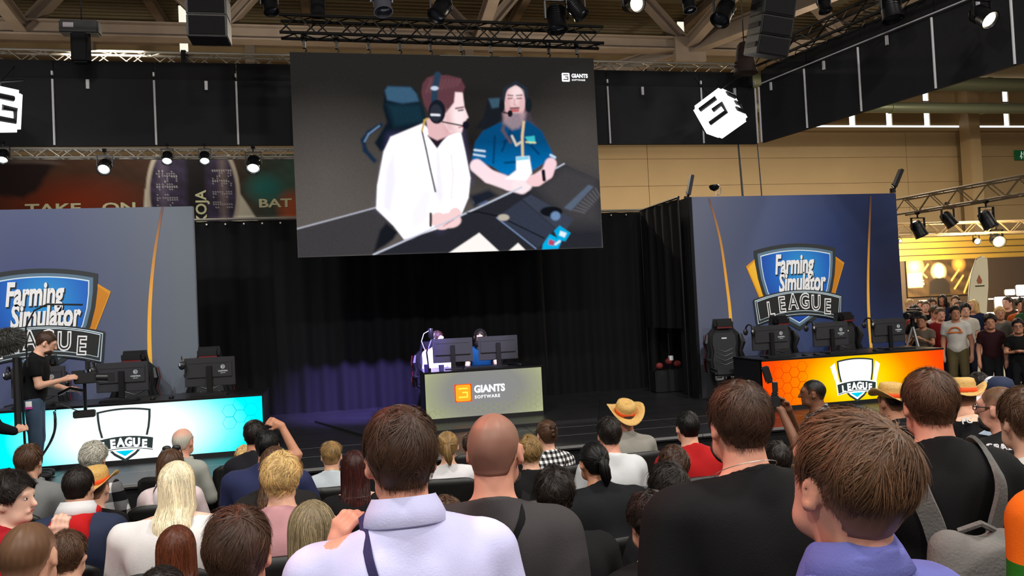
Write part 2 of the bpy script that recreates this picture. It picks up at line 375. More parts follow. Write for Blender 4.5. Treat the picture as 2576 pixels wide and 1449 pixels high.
for a, b in zip(ts[:-1], ts[1:]):
    M = Matrix((dd, nn, Vector((0, 0, 1)))).transposed().to_4x4(); M.translation = a0
    MB().box(a + 0.006, b - 0.006, -0.03, 0.02, 0, 1.02, M=M).build('cloth_panel', FAS, fr)
    MB().box(a + 0.006, b - 0.006, -0.08, -0.03, 1.0, 1.30, M=M).build('top_panel', MATTE, fr)
for a in ts:
    MB().tube(onR(a, 0.01, 0.03), onR(a, 1.0, 0.03), 0.017, n=8).build('pole', POLE, fr)
for a in (0.3, 1.5, 2.7, 4.1):
    p0 = onR(a, 0.93, 0.03); MB().box(p0[0] - 0.015, p0[0] + 0.015, p0[1] - 0.02, p0[1] + 0.02, 0.86, 1.0).build('clip', POLE, fr)
MB().tube(onR(0.1, 1.04, 0.05), onR(6.8, 1.04, 0.05), 0.012).build('rail', POLE, fr)
TB = mat('truss_black', (0.10, 0.10, 0.10), 0.4, 0.4)
tr = thing('rigging_truss', 'black box truss lying on top of the angled fascia', 'truss', (0, 0, 0))
truss(tr, onR(0, 6.2), onR(6.8, 6.2), w=0.26, m=TB, step=0.35)
# pale trusses around the fascia
t1 = thing('lighting_truss', 'slim silver truss with lamps under the black fascia beside the screen', 'truss', (0, 0, 0))
truss(t1, (-8.2, 12.5, 4.62), (-0.3, 12.5, 4.58), w=0.13, r=0.016, rd=0.007, step=0.17)
t2 = thing('lighting_truss', 'silver truss above the black fascia below the roof beams', 'truss', (0, 0, 0))
truss(t2, (-8.2, 13.05, 6.2), (7.3, 13.05, 6.2), w=0.2, r=0.02, rd=0.008, step=0.25)
MB().box(-2.45, -2.38, 12.93, 13.17, 6.05, 6.34).build('strap', MATTE, t2)
# ================================================================ POSTER BANNER (painted print on cloth)
def grid_art(name, nx, nz, w, h, fn, m, parent, loc):
    X, Z = np.meshgrid(np.linspace(0, 1, nx), np.linspace(0, 1, nz))
    col = np.ones((nz, nx, 4), np.float32); col[..., :3] = np.clip(fn(X, Z), 0, 4)
    v = np.stack([(X - 0.5) * w, np.zeros_like(X), (0.5 - Z) * h], -1).reshape(-1, 3)
    i = (np.arange(nz - 1)[:, None] * nx + np.arange(nx - 1)[None]).reshape(-1)
    f = np.stack([i, i + nx, i + nx + 1, i + 1], -1)
    me = bpy.data.meshes.new(name); me.from_pydata(v.tolist(), [], f.tolist())
    ca = me.color_attributes.new('Col', 'FLOAT_COLOR', 'POINT'); ca.data.foreach_set('color', col.reshape(-1)); me.update()
    me.materials.append(m); o = bpy.data.objects.new(name, me); C.objects.link(o); o.parent = parent; o.location = loc; return o
def L3(*c): return np.array(lin(tuple(x / 255 for x in c)))
def soft(d, w): return np.clip(0.5 - d / w, 0, 1)[..., None]
def pnoise(X, Y, seed):
    r = np.random.default_rng(seed); o = 0
    for k in range(7):
        a = r.uniform(0, 6.28); f = r.uniform(1, 2) * 1.5 ** k; o = o + np.sin((X * math.cos(a) + Y * math.sin(a)) * f * 6 + r.uniform(0, 6.28) + o * 0.6) / (1 + 0.6 * k)
    return o / 3
def seg_d(X, Y, a, b):
    px, py = X - a[0], Y - a[1]; bx, by = b[0] - a[0], b[1] - a[1]
    t = np.clip((px * bx + py * by) / (bx * bx + by * by + 1e-9), 0, 1); return np.hypot(px - t * bx, py - t * by)
def poly_d(X, Y, P):
    d = np.full(X.shape, 1e9); ins = np.zeros(X.shape, bool)
    for (x0, y0), (x1, y1) in zip(P, P[1:] + P[:1]):
        d = np.minimum(d, seg_d(X, Y, (x0, y0), (x1, y1)))
        c = (y0 > Y) != (y1 > Y); ins ^= c & (X < (x1 - x0) * (Y - y0) / ((y1 - y0) if y1 != y0 else 1e-9) + x0)
    return np.where(ins, -d, d)
def poster_fn(X, Z):
    x = X * 740; y = Z * 165 + 392    # photo-like coordinates of the print
    t = np.clip((x - 560) / 160, 0, 1)[..., None]
    img = L3(70, 45, 32) * (1 - t) + L3(70, 95, 85) * t
    n = pnoise(x / 300, y / 90, 3)[..., None]
    img = img * (1 + 0.4 * n)
    rr = soft(np.hypot((x - 170) / 220, (y - 500) / 70) - 0.6, 0.9); img = img * (1 - rr) + L3(135, 48, 18) * rr
    k = soft(poly_d(x, y, [(0, 395), (140, 405), (95, 470), (60, 490), (0, 480)]) + 6 * n[..., 0], 14); img = img * (1 - k) + L3(38, 24, 24) * k
    k = soft(np.abs(y - 405 - 0.0006 * (x - 60) ** 2) - 3, 8) * soft(np.abs(x - 90) - 60, 40); img = img * (1 - k) + L3(110, 95, 90) * k
    k = soft(np.hypot((x - 655) / 60, (y - 470) / 40) - 0.7, 0.8); img = img * (1 - k) + L3(40, 120, 115) * k
    k = soft(np.hypot((x - 725) / 50, (y - 520) / 50) - 0.7, 0.7); img = img * (1 - k) + L3(190, 95, 60) * k
    body = soft(poly_d(x, y, [(350, 470), (340, 560), (640, 560), (600, 500), (585, 480)]), 6); img = img * (1 - body) + L3(225, 220, 205) * body
    hel = np.hypot((x - 470) / 118, (y - 480) / 150)
    k = soft(hel - 1.0, 0.04); img = img * (1 - k) + L3(205, 195, 180) * k
    vis = soft(hel - 0.92, 0.05); vc = L3(60, 52, 80) * (1 + 0.5 * pnoise(x / 120, y / 60, 9)[..., None]) + soft(np.abs(x - 395) - 5, 30) * L3(120, 110, 130) * 0.7
    vc = vc + soft(np.abs(x - 545) - 5, 24) * L3(170, 150, 130) * 0.6
    img = img * (1 - vis) + vc * vis
    dk = soft(np.abs(x - 478) - 24, 14) * vis; img = img * (1 - dk) + L3(22, 20, 26) * dk
    dots = ((np.abs((x % 6) - 3) < 1.3) & (np.abs((y % 6) - 3) < 1.3) & (pnoise(x / 60, y / 40, 21) > 0.05) & ((np.abs(x - 405) < 28) | (np.abs(x - 545) < 26)) & (y > 425) & (y < 520))[..., None]
    img = np.where(dots, L3(200, 200, 205), img)
    return img
pz = thing('poster_banner', 'wide red, violet and teal printed banner with a racing helmet above the curtain', 'banner', (-3.4, 15.0, 4.42))
grid_art('print', 260, 70, 5.1, 1.33, poster_fn, vcol_mat('printed_cloth', emission=False, rough=0.7), pz, (0, -0.012, 0))
MB().box(-2.55, 2.55, -0.01, 0.03, -0.66, 0.66).build('backing', MATTE, pz)
for x in (-2.4, 0.0, 2.4): MB().tube((x, 0.06, -4.42), (x, 0.06, 0.66), 0.03).build('post', ALU, pz)
CREAM = mat('cream_print', (0.88, 0.88, 0.72), 0.7)
text('lettering', 'TAKE', 0.24, CREAM, pz, (-1.66, -0.016, -0.365), off=0.006, sx=1.55)
text('lettering', 'ON', 0.24, CREAM, pz, (-0.58, -0.016, -0.365), off=0.006, sx=1.5)
text('lettering', 'BAT', 0.22, CREAM, pz, (2.12, -0.016, -0.33), off=0.006, sx=1.5)
text('lettering', 'KOJA', 0.26, CREAM, pz, (0.9, -0.016, -0.62), off=0.006, rot=(math.pi / 2, -math.pi / 2, 0), sx=1.0, align='LEFT')
# ================================================================ LED SCREEN
scr = thing('led_screen', 'huge lit video wall showing two seated men with headsets, hung over the stage', 'screen', (1.635, 11.6, 4.385))
SW, SH = 4.67, 3.03
cabm = MB().box(-SW / 20 + 0.001, SW / 20 - 0.001, 0.003, 0.09, -SH / 12 + 0.001, SH / 12 - 0.001).mesh('cabinet'); cabm.materials.append(BLACK)
for i in range(10):
    for j in range(6):
        o = bpy.data.objects.new('cabinet', cabm); C.objects.link(o); o.parent = scr; o.location = (-SW / 2 + SW * (i + 0.5) / 10, 0, -SH / 2 + SH * (j + 0.5) / 6)
def screen_fn(U, Vv):
    # coordinates of the photographed picture: 2200 x 1449 sketch frame
    X = 10 + 70 * Vv + 2065 * U; Y = 20 + 55 * U + (1388 - 108 * U) * Vv
    img = (L3(38, 36, 34)[None, None] * np.ones(X.shape + (1,)))
    g = np.clip(Vv * 1.25 - 0.25, 0, 1)[..., None]; e = np.clip(1 - np.abs(U - 0.5) * 0, 0, 1)[..., None]
    img = img * (1 - g) + L3(98, 92, 88) * g
    lf = np.clip(1 - np.hypot((X - 250) / 500, (Y - 850) / 650), 0, 1)[..., None]; img = img + lf * L3(48, 45, 42)
    rf = np.clip(1 - np.hypot((X - 2000) / 450, (Y - 550) / 450), 0, 1)[..., None]; img = img + rf * L3(44, 41, 39)
    dk = np.clip(1 - np.hypot((X - 1200) / 420, (Y - 650) / 420), 0, 1)[..., None]; img = img * (1 - 0.75 * dk)
    def fill(P, c, w=10, a=1.0):
        nonlocal img
        k = soft(poly_d(X, Y, P), w) * a; img = img * (1 - k) + c * k
    def ell(cx, cy, rx, ry, c, w=0.1, a=1.0):
        nonlocal img
        k = soft(np.hypot((X - cx) / rx, (Y - cy) / ry) - 1, w) * a; img = img * (1 - k) + c * k
    def line(P, r, c, w=5, a=1.0):
        nonlocal img
        for p, q in zip(P[:-1], P[1:]):
            k = soft(seg_d(X, Y, p, q) - r, w) * a; img = img * (1 - k) + c * k
    # table
    fill([(70, 1215), (575, 1078), (700, 1200), (560, 1392), (80, 1408)], L3(62, 60, 62), 8)
    fill([(560, 1392), (1190, 1110), (1480, 980), (1860, 790), (2125, 900), (2140, 1355), (560, 1395)], L3(40, 41, 48), 10)
    fill([(1650, 950), (1860, 790), (2125, 860), (2130, 1200), (1900, 1200)], L3(66, 64, 66), 120)
    line([(70, 1215), (575, 1075)], 4, L3(190, 190, 205))
    # first chair
    fill([(625, 275), (640, 255), (795, 260), (830, 290), (880, 400), (920, 560), (700, 640), (600, 700), (560, 640), (640, 500), (612, 400)], L3(14, 26, 36), 16)
    fill([(625, 285), (642, 258), (795, 264), (835, 310), (850, 360), (740, 375), (640, 350)], L3(58, 92, 118), 16)
    fill([(640, 380), (860, 380), (890, 500), (690, 530)], L3(22, 48, 62), 40)
    line([(600, 520), (520, 570), (485, 620), (500, 690), (560, 760)], 14, L3(24, 44, 66), 16); line([(590, 525), (520, 580), (495, 630)], 4, L3(120, 150, 190), 8)
    # first man, white jacket
    glowk = np.clip(1 - np.maximum(poly_d(X, Y, [(665, 600), (1130, 570), (1195, 900), (1000, 1215), (600, 1080)]), 0) / 70, 0, 1)[..., None] ** 2
    img = img + glowk * L3(70, 60, 110) * 0.6
    fill([(560, 1380), (640, 1330), (690, 1290), (720, 1240), (640, 1180), (600, 1230)], L3(24, 26, 34), 20)
    fill([(665, 600), (880, 510), (1000, 640), (1070, 575), (1135, 572), (1165, 700), (1202, 880), (1190, 1010), (1140, 1130), (1000, 1215), (760, 1292), (690, 1200), (575, 1085), (580, 930), (620, 700)], L3(255, 251, 255) * 1.25, 10)
    fill([(905, 590), (1045, 585), (975, 682)], L3(40, 28, 44), 8)
    fill([(900, 480), (1060, 430), (1140, 560), (1040, 600), (975, 625), (915, 595)], L3(232, 188, 190), 10)
    fill([(1035, 340), (1085, 295), (1145, 300), (1158, 400), (1186, 470), (1168, 490), (1152, 530), (1142, 572), (1060, 575), (1010, 500)], L3(255, 226, 228), 8)
    fill([(866, 300), (875, 240), (905, 200), (960, 182), (1045, 184), (1130, 205), (1162, 262), (1150, 302), (1095, 298), (1088, 370), (1035, 440), (920, 450), (885, 380)], L3(96, 58, 66), 10)
    for k in range(9): line([(900 + 26 * k, 300 - 6 * k), (930 + 25 * k, 215)], 4, L3(136, 92, 100), 18, 0.4)
    fill([(1010, 440), (1060, 430), (1090, 560), (1040, 575)], L3(214, 160, 164), 60, 0.6); ell(1120, 470, 40, 60, L3(255, 240, 242), 0.9, 0.7); fill([(620, 800), (700, 640), (720, 900), (680, 1150), (600, 1080)], L3(214, 214, 240), 70, 0.55); fill([(900, 900), (960, 980), (930, 1180), (800, 1260), (780, 1100)], L3(222, 220, 240), 80, 0.5); fill([(960, 690), (1000, 700), (1030, 1000), (1000, 1100), (960, 980)], L3(226, 222, 236), 40, 0.6)
    line([(1100, 410), (1150, 402)], 6, L3(120, 70, 80), 8); line([(1118, 425), (1150, 420)], 5, L3(70, 50, 62), 6); line([(1120, 540), (1152, 533)], 4, L3(190, 110, 120), 6)
    line([(975, 182), (958, 270), (952, 360)], 22, L3(40, 62, 84), 8); ell(955, 272, 26, 14, L3(200, 215, 235), 0.4)
    ell(972, 432, 58, 82, L3(24, 28, 38), 0.06); ell(965, 440, 40, 58, L3(44, 48, 60), 0.1); line([(935, 452), (988, 454)], 7, L3(240, 240, 250), 5)
    line([(1010, 500), (1160, 530)], 5, L3(22, 20, 28), 5); ell(1168, 522, 23, 27, L3(24, 22, 34), 0.2)
    line([(872, 560), (900, 680), (930, 820), (965, 970)], 6, L3(60, 56, 66), 5); line([(872, 560), (890, 490), (905, 480)], 7, L3(200, 170, 90), 5)
    line([(1070, 720), (1085, 860), (1072, 1020)], 3, L3(214, 206, 196), 6)
    for cx, cy, rx, ry in ((985, 1160, 52, 50), (1060, 1165, 80, 52), (1100, 1120, 42, 40), (1010, 1200, 50, 28)): ell(cx, cy, rx, ry, L3(252, 214, 214), 0.15)
    for k in range(4): line([(1020 + 20 * k, 1205 - 12 * k), (1075 + 18 * k, 1160 - 10 * k)], 2.5, L3(190, 130, 134), 5)
    line([(935, 1120), (935, 1200)], 9, L3(60, 44, 40), 6)
    # second man, blue shirt
    fill([(1320, 345), (1400, 335), (1420, 480), (1340, 560), (1230, 545), (1290, 470)], L3(26, 30, 36), 14); fill([(1325, 345), (1400, 340), (1410, 400), (1350, 410)], L3(58, 86, 104), 14)
    ell(1515, 395, 108, 158, L3(44, 34, 42), 0.08); fill([(1600, 400), (1640, 500), (1680, 530), (1600, 540), (1580, 480)], L3(70, 60, 68), 16)
    S2 = [(1285, 565), (1420, 500), (1600, 495), (1700, 565), (1765, 690), (1802, 762), (1700, 792), (1610, 850), (1440, 862), (1350, 800), (1212, 762), (1232, 640)]
    fill(S2, L3(6, 74, 122), 10); k = soft(poly_d(X, Y, S2), 10) * np.clip((Y - 640) / 250, 0, 1)[..., None]; img = img * (1 - k) + L3(0, 122, 196) * k
    for p, q in (((1370, 600), (1360, 780)), ((1430, 640), (1500, 600)), ((1440, 780), (1560, 770)), ((1600, 640), (1680, 720)), ((1480, 560), (1420, 700))): line([p, q], 5, L3(4, 44, 84), 14)
    line([(1440, 480), (1425, 560), (1480, 640)], 9, L3(96, 80, 88), 14)
    ell(1508, 375, 72, 120, L3(242, 206, 208), 0.1); fill([(1425, 440), (1590, 440), (1580, 500), (1540, 545), (1490, 556), (1430, 510)], L3(150, 132, 142), 24)
    ell(1455, 400, 26, 80, L3(205, 150, 154), 0.9, 0.5); ell(1525, 310, 40, 40, L3(255, 236, 238), 0.9, 0.6); ell(1560, 400, 22, 70, L3(214, 164, 168), 0.9, 0.5)
    line([(1462, 345), (1490, 343)], 5, L3(150, 100, 104), 6); line([(1525, 345), (1556, 343)], 5, L3(150, 100, 104), 6); line([(1460, 322), (1495, 325)], 4, L3(100, 66, 70), 6); line([(1520, 325), (1560, 322)], 4, L3(100, 66, 70), 6)
    line([(1507, 350), (1502, 385), (1518, 390)], 5, L3(220, 170, 174), 8); line([(1480, 412), (1535, 410)], 8, L3(130, 84, 88), 8); line([(1490, 428), (1532, 427)], 8, L3(200, 90, 96), 6)
    line([(1425, 380), (1440, 280), (1515, 240), (1585, 280), (1602, 380)], 11, L3(36, 46, 58), 6); ell(1418, 395, 20, 45, L3(22, 28, 34), 0.15); ell(1606, 390, 24, 48, L3(24, 32, 40), 0.15)
    line([(1430, 440), (1475, 445)], 5, L3(30, 24, 28), 4); ell(1476, 446, 18, 24, L3(26, 22, 28), 0.2)
    line([(1572, 505), (1562, 600), (1565, 740)], 9, L3(222, 196, 150), 6); line([(1490, 600), (1520, 660), (1555, 640)], 8, L3(210, 205, 190), 8)
    fill([(1580, 605), (1650, 598), (1655, 640), (1615, 655)], L3(60, 190, 200), 6); line([(1590, 640), (1655, 645)], 5, L3(225, 225, 160), 6)
    line([(1230, 692), (1300, 700)], 6, L3(215, 235, 250), 8); line([(1225, 722), (1300, 735)], 6, L3(200, 225, 245), 8); line([(1765, 730), (1795, 745)], 8, L3(200, 225, 245), 8)
    line([(1245, 800), (1330, 870), (1470, 920), (1560, 945)], 46, L3(255, 228, 236), 12); line([(1765, 790), (1740, 850), (1670, 895)], 42, L3(252, 214, 222), 12)
    ell(1560, 930, 72, 52, L3(255, 236, 240), 0.2); ell(1650, 900, 62, 40, L3(250, 210, 214), 0.2)
    fill([(1520, 740), (1612, 735), (1632, 850), (1590, 900), (1440, 890), (1520, 830)], L3(255, 252, 255) * 1.1, 10); fill([(1520, 742), (1608, 736), (1610, 758), (1522, 766)], L3(140, 215, 240), 5)
    line([(1712, 838), (1718, 895)], 13, L3(22, 22, 30), 6)
    # things on the table
    line([(560, 1392), (1190, 1110), (1480, 980), (1560, 945)], 5, L3(205, 210, 228)); line([(1800, 820), (1862, 788)], 4, L3(205, 210, 228))
    ell(1270, 1040, 50, 24, L3(120, 140, 180), 0.3); fill([(1200, 1000), (1330, 960), (1400, 1000), (1230, 1080)], L3(30, 34, 46), 30)
    fill([(1385, 1150), (1470, 1090), (1560, 1030), (1800, 1225), (1680, 1355)], L3(52, 58, 74), 8); fill([(1565, 1025), (1625, 995), (1930, 1160), (1880, 1230), (1800, 1220)], L3(60, 66, 82), 8)
    line([(1385, 1150), (1660, 1358)], 4, L3(120, 140, 180), 5)
    ell(1770, 1110, 80, 34, L3(18, 20, 26), 0.2); ell(1800, 1140, 34, 30, L3(110, 140, 180), 0.4)
    fill([(1860, 1085), (2040, 930), (2075, 945), (1912, 1105)], L3(88, 100, 120), 10)
    for k in range(9): line([(1930 + 20 * k, 1100 - 18 * k), (2010 + 14 * k, 1120 - 14 * k)], 5, L3(110, 110, 118), 8, 0.55)
    line([(1180, 1115), (1250, 1108), (1400, 1140), (1560, 1215), (1720, 1290)], 4, L3(16, 16, 20), 4); ell(1432, 1148, 40, 22, L3(190, 180, 165), 0.3)
    fill([(1790, 1240), (1830, 1205), (1908, 1255), (1870, 1310), (1820, 1300)], L3(0, 170, 225), 6); fill([(1710, 1330), (1760, 1262), (1845, 1305), (1820, 1360), (1705, 1365)], L3(0, 176, 232), 6)
    fill([(1835, 1240), (1880, 1255), (1865, 1285), (1825, 1270)], L3(230, 245, 250), 6); fill([(1755, 1295), (1795, 1310), (1785, 1340), (1748, 1330)], L3(190, 70, 100), 8); line([(1800, 1330), (1830, 1310)], 7, L3(235, 245, 250), 6)
    fill([(1058, 1385), (1265, 1250), (1402, 1375)], L3(255, 250, 246), 6); fill([(1472, 1372), (1535, 1320), (1586, 1368)], L3(255, 250, 246), 6)
    for _ in range(1):   # lens softness of the broadcast picture
        img = (img + np.roll(img, 1, 0) + np.roll(img, -1, 0) + np.roll(img, 1, 1) + np.roll(img, -1, 1)) / 5
    gr_ = np.random.default_rng(2).normal(0, 0.05, X.shape)[..., None]
    return img * (1 + gr_ * (img < 0.5))
grid_art('video_picture', 460, 296, SW, SH, screen_fn, vcol_mat('led_light', 1.0), scr, (0, 0, 0))
SW_W = glow('led_white', (1, 1, 1), 1.0)
def giants_mark(parent, x, z, s, y, m_sq, m_ln, m_tx, tx_scale=1.0):
    sq = MB(); pts = []
    for cx, cz, a0 in ((s * 0.36, s * 0.40, 0), (-s * 0.36, s * 0.40, 90), (-s * 0.36, -s * 0.40, 180), (s * 0.36, -s * 0.40, 270)):
        for k in range(5): t = math.radians(a0 + 22.5 * k); pts.append((x + cx + s * 0.12 * math.cos(t), z + cz + s * 0.12 * math.sin(t)))
    sq.prism(pts, y - 0.002, y + 0.001).build('emblem', m_sq, parent)
    g = MB(); w = s * 0.045
    def bar(x0, z0, x1, z1): g.box(x + min(x0, x1) * s - w, x + max(x0, x1) * s + w, y - 0.005, y - 0.002, z + min(z0, z1) * s - w, z + max(z0, z1) * s + w)
    bar(-0.25, 0.28, 0.25, 0.28); bar(-0.02, 0.03, 0.25, 0.03); bar(0.25, 0.03, 0.25, -0.26); bar(-0.25, -0.26, 0.25, -0.26)
    g.build('emblem_lines', m_ln, parent)
    text('lettering', 'GIANTS', s * 0.62 * tx_scale, m_tx, parent, (x + s * 0.70, y - 0.002, z - s * 0.02), off=s * 0.032, align='LEFT', sx=0.92)
    text('lettering', 'SOFTWARE', s * 0.27 * tx_scale, m_tx, parent, (x + s * 0.72, y - 0.002, z - s * 0.40), off=s * 0.012, align='LEFT', space=1.22, sx=1.02)
giants_mark(scr, 1.86, 1.20, 0.135, -0.004, SW_W, glow('led_dark', (0.18, 0.18, 0.18), 1), SW_W)
ts_ = thing('rigging_truss', 'black box truss with hanging clamps carrying the video wall', 'truss', (0, 0, 0))
truss(ts_, (-0.82, 11.62, 6.28), (4.12, 11.62, 6.24), w=0.26, r=0.025, rd=0.011, step=0.26, m=TB, n=8)
for i in range(10):
    u = -0.7 + SW * (i + 0.45) / 10; zt = 6.14
    h = MB(); h.tube((u, 11.64, zt + 0.03), (u, 11.64, zt - 0.06), 0.045, n=8); h.box(u - 0.02, u + 0.02, 11.61, 11.67, zt - 0.17, zt - 0.05); h.path([(u, 11.64, zt - 0.15), (u + 0.03, 11.64, zt - 0.2), (u, 11.65, 5.895)], 0.012)
    h.build('clamp', TB, ts_)
# ================================================================ SHIELD LOGO
def arc(x0, x1, z_end, rise, n=14): return [(x0 + (x1 - x0) * i / n, z_end + rise * (1 - (2 * i / n - 1) ** 2)) for i in range(n + 1)]
def shield(hw, top, rise, tip, k=1.0):
    r = arc(-hw, hw, top, rise)
    side = [(0.985, -0.16), (0.94, -0.34), (0.85, -0.53), (0.69, -0.71), (0.40, -0.87)]
    right = [(hw * a, top + (top - tip) * b) for a, b in side]
    left = [(-x, z) for x, z in right[::-1]]
    return r + right + [(0, tip)] + left
P_DARK = mat('print_charcoal', (0.16, 0.18, 0.19), 0.6); P_STEEL = mat('print_steel', (0.36, 0.47, 0.56), 0.6); P_LINE = mat('print_pale', (0.85, 0.93, 0.97), 0.5)
P_BLACK = mat('print_black', (0.10, 0.105, 0.10), 0.6); P_WHITE = mat('print_white', (0.95, 0.95, 0.95), 0.5)
P_BLUE = ramp_mat('print_blue', [(0, (0.16, 0.62, 0.86)), (0.55, (0.06, 0.40, 0.78)), (1, (0.05, 0.20, 0.60))], 0.9, 0.95, 0.1, 0.25, emission=False)
P_BLUE2 = mat('print_deep_blue', (0.05, 0.30, 0.65), 0.6)
P_GOLD = ramp_mat('print_gold', [(0, (1.0, 0.86, 0.35)), (0.6, (0.96, 0.70, 0.12)), (1, (0.80, 0.50, 0.05))], 1.0, 0.9, -0.3, 0.3, emission=False)
P_GOLD2 = mat('print_amber', (0.86, 0.58, 0.10), 0.6)
def league_letters(parent, y, m, zc, width, h, rise, black):
    n = 6
    for i, ch in enumerate('LEAGUE'):
        u = (i - 2.5) / 2.5; x = u * width / 2 * 0.86; z = zc + rise * (1 - u * u); an = u * 0.09
        text('lettering', ch, h * 1.75, m, parent, (x, y, z - 0.02), off=h * 0.09, rot=(math.pi / 2, an, 0), sx=0.72)
        text('lettering_inline', ch, h * 1.75, black, parent, (x, y - 0.003, z - 0.02), off=-h * 0.020, rot=(math.pi / 2, an, 0), sx=0.72)
def logo(bd, cx, cz, full=True):
    lg = thing('crest', None, None, (cx, -0.004, cz)); lg.parent = bd
    for sx in (-1, 1):
        w = [(sx * 0.93, 0.34), (sx * 0.76, 0.46), (sx * 0.60, -0.20), (sx * 0.70, -0.24)]
        MB().prism(w, -0.004, 0).build('gold_wing', P_GOLD2, lg)
        w2 = [(sx * 0.90, 0.31), (sx * 0.77, 0.42), (sx * 0.62, -0.18), (sx * 0.69, -0.20)]
        MB().prism(w2, -0.006, -0.004).build('gold_wing_face', P_GOLD, lg)
    MB().prism(shield(0.77, 0.60, 0.10, -0.78), -0.010, -0.006).build('shield_border', P_DARK, lg)
    MB().prism(shield(0.71, 0.545, 0.09, -0.71), -0.012, -0.010).build('shield_rim', P_STEEL, lg)
    MB().prism(shield(0.66, 0.51, 0.08, -0.66), -0.014, -0.012).build('shield_line', P_LINE, lg)
    MB().prism(shield(0.645, 0.495, 0.08, -0.64), -0.016, -0.014).build('shield_field', P_BLUE, lg)
    for dx, dz, m, y, o in ((0.012, -0.016, P_BLACK, -0.017, 0.024), (0, 0, P_WHITE, -0.020, 0.016)):
        text('lettering', 'Farming', 0.45, m, lg, (-0.05 + dx, y, 0.20 + dz), off=o, shear=0.20, sx=0.50)
        text('lettering', 'Simulator', 0.45, m, lg, (0.08 + dx, y, -0.11 + dz), off=o, shear=0.20, sx=0.50)
    def ban(hw0, hw1, z0, z1, rise): return arc(-hw0, hw0, z0, rise) + arc(hw1, -hw1, z1, rise)
    MB().prism(ban(0.84, 0.80, -0.22, -0.66, 0.13), -0.024, -0.020).build('ribbon_border', P_DARK, lg)
    MB().prism(ban(0.815, 0.775, -0.24, -0.635, 0.13), -0.026, -0.024).build('ribbon_line', P_LINE, lg)
    MB().prism(ban(0.805, 0.765, -0.25, -0.625, 0.13), -0.028, -0.026).build('ribbon_band', P_DARK, lg)
    MB().prism(ban(0.785, 0.745, -0.255, -0.575, 0.125), -0.029, -0.028).build('ribbon_inner_line', P_LINE, lg)
    MB().prism(ban(0.775, 0.735, -0.265, -0.565, 0.125), -0.030, -0.029).build('ribbon_face', P_BLACK, lg)
    league_letters(lg, -0.032, P_WHITE, -0.495, 1.22, 0.20, 0.115, P_BLACK)
    return lg
# ================================================================ BACKDROPS
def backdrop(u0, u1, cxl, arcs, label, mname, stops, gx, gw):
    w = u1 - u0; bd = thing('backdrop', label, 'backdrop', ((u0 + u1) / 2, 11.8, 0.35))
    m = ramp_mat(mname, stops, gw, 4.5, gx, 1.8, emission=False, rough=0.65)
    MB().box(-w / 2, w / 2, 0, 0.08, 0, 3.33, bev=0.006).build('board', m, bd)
    MB().box(-w / 2, w / 2, -0.004, 0, 0.0, 0.55).build('plinth_strip', mat('plinth_grey', (0.26, 0.27, 0.30), 0.6), bd)
    for pts in arcs:
        P = [(p[0] - (u0 + u1) / 2, p[1] - 0.35) for p in pts]
        # smooth through control points
        q = []
        for i in range(len(P) - 1):
            p0 = P[max(i - 1, 0)]; p1 = P[i]; p2 = P[i + 1]; p3 = P[min(i + 2, len(P) - 1)]
            for s in range(6):
                t = s / 6
                q.append(tuple(0.5 * (2 * p1[k] + (p2[k] - p0[k]) * t + (2 * p0[k] - 5 * p1[k] + 4 * p2[k] - p3[k]) * t * t + (3 * p1[k] - p0[k] - 3 * p2[k] + p3[k]) * t ** 3) for k in (0, 1)))
        q.append(P[-1])
        mb = MB(); n = len(q)
        hw = lambda i: 0.016 + 0.012 * min(1, i / n * 1.5)
        mb.add([(x - hw(i), -0.005, z) for i, (x, z) in enumerate(q)] + [(x + hw(i), -0.005, z) for i, (x, z) in enumerate(q)], [(i, i + 1, n + i + 1, n + i) for i in range(n - 1)])
        mb.build('gold_arc', ramp_mat('print_arc', [(0, (1.0, 0.80, 0.30)), (0.55, (0.95, 0.66, 0.22)), (1, (0.42, 0.28, 0.26))], 9, 2.7, 0, 0.6, emission=False) if 'print_arc' not in MATS else MATS['print_arc'], bd)
    logo(bd, cxl - (u0 + u1) / 2, 1.80)
    return bd
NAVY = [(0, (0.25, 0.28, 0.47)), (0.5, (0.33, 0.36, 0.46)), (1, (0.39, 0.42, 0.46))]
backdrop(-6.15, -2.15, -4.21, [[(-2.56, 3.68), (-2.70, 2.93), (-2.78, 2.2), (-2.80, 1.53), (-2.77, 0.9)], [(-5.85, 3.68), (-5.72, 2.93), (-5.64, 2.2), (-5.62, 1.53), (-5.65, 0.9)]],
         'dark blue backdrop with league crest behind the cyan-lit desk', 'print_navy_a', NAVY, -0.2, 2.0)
NAVY2 = [(0, (0.05, 0.08, 0.22)), (0.35, (0.12, 0.20, 0.40)), (0.62, (0.25, 0.30, 0.45)), (1, (0.36, 0.38, 0.46))]  # print gradient with stage light falloff painted into its tones
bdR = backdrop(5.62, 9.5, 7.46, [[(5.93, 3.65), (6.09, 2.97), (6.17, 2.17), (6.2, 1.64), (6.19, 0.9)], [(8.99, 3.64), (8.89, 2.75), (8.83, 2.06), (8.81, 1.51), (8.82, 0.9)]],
         'dark blue backdrop with league crest behind the orange-lit desk', 'print_navy_falloff_b', NAVY2, 1.7, 3.6)
giants_mark(bdR, -1.62, 0.36, 0.16, -0.008, P_WHITE, P_BLACK, P_WHITE)
MB().box(-1.99, -1.94, 0.0, 0.6, 0, 3.33).build('side_panel', MATTE, bdR)
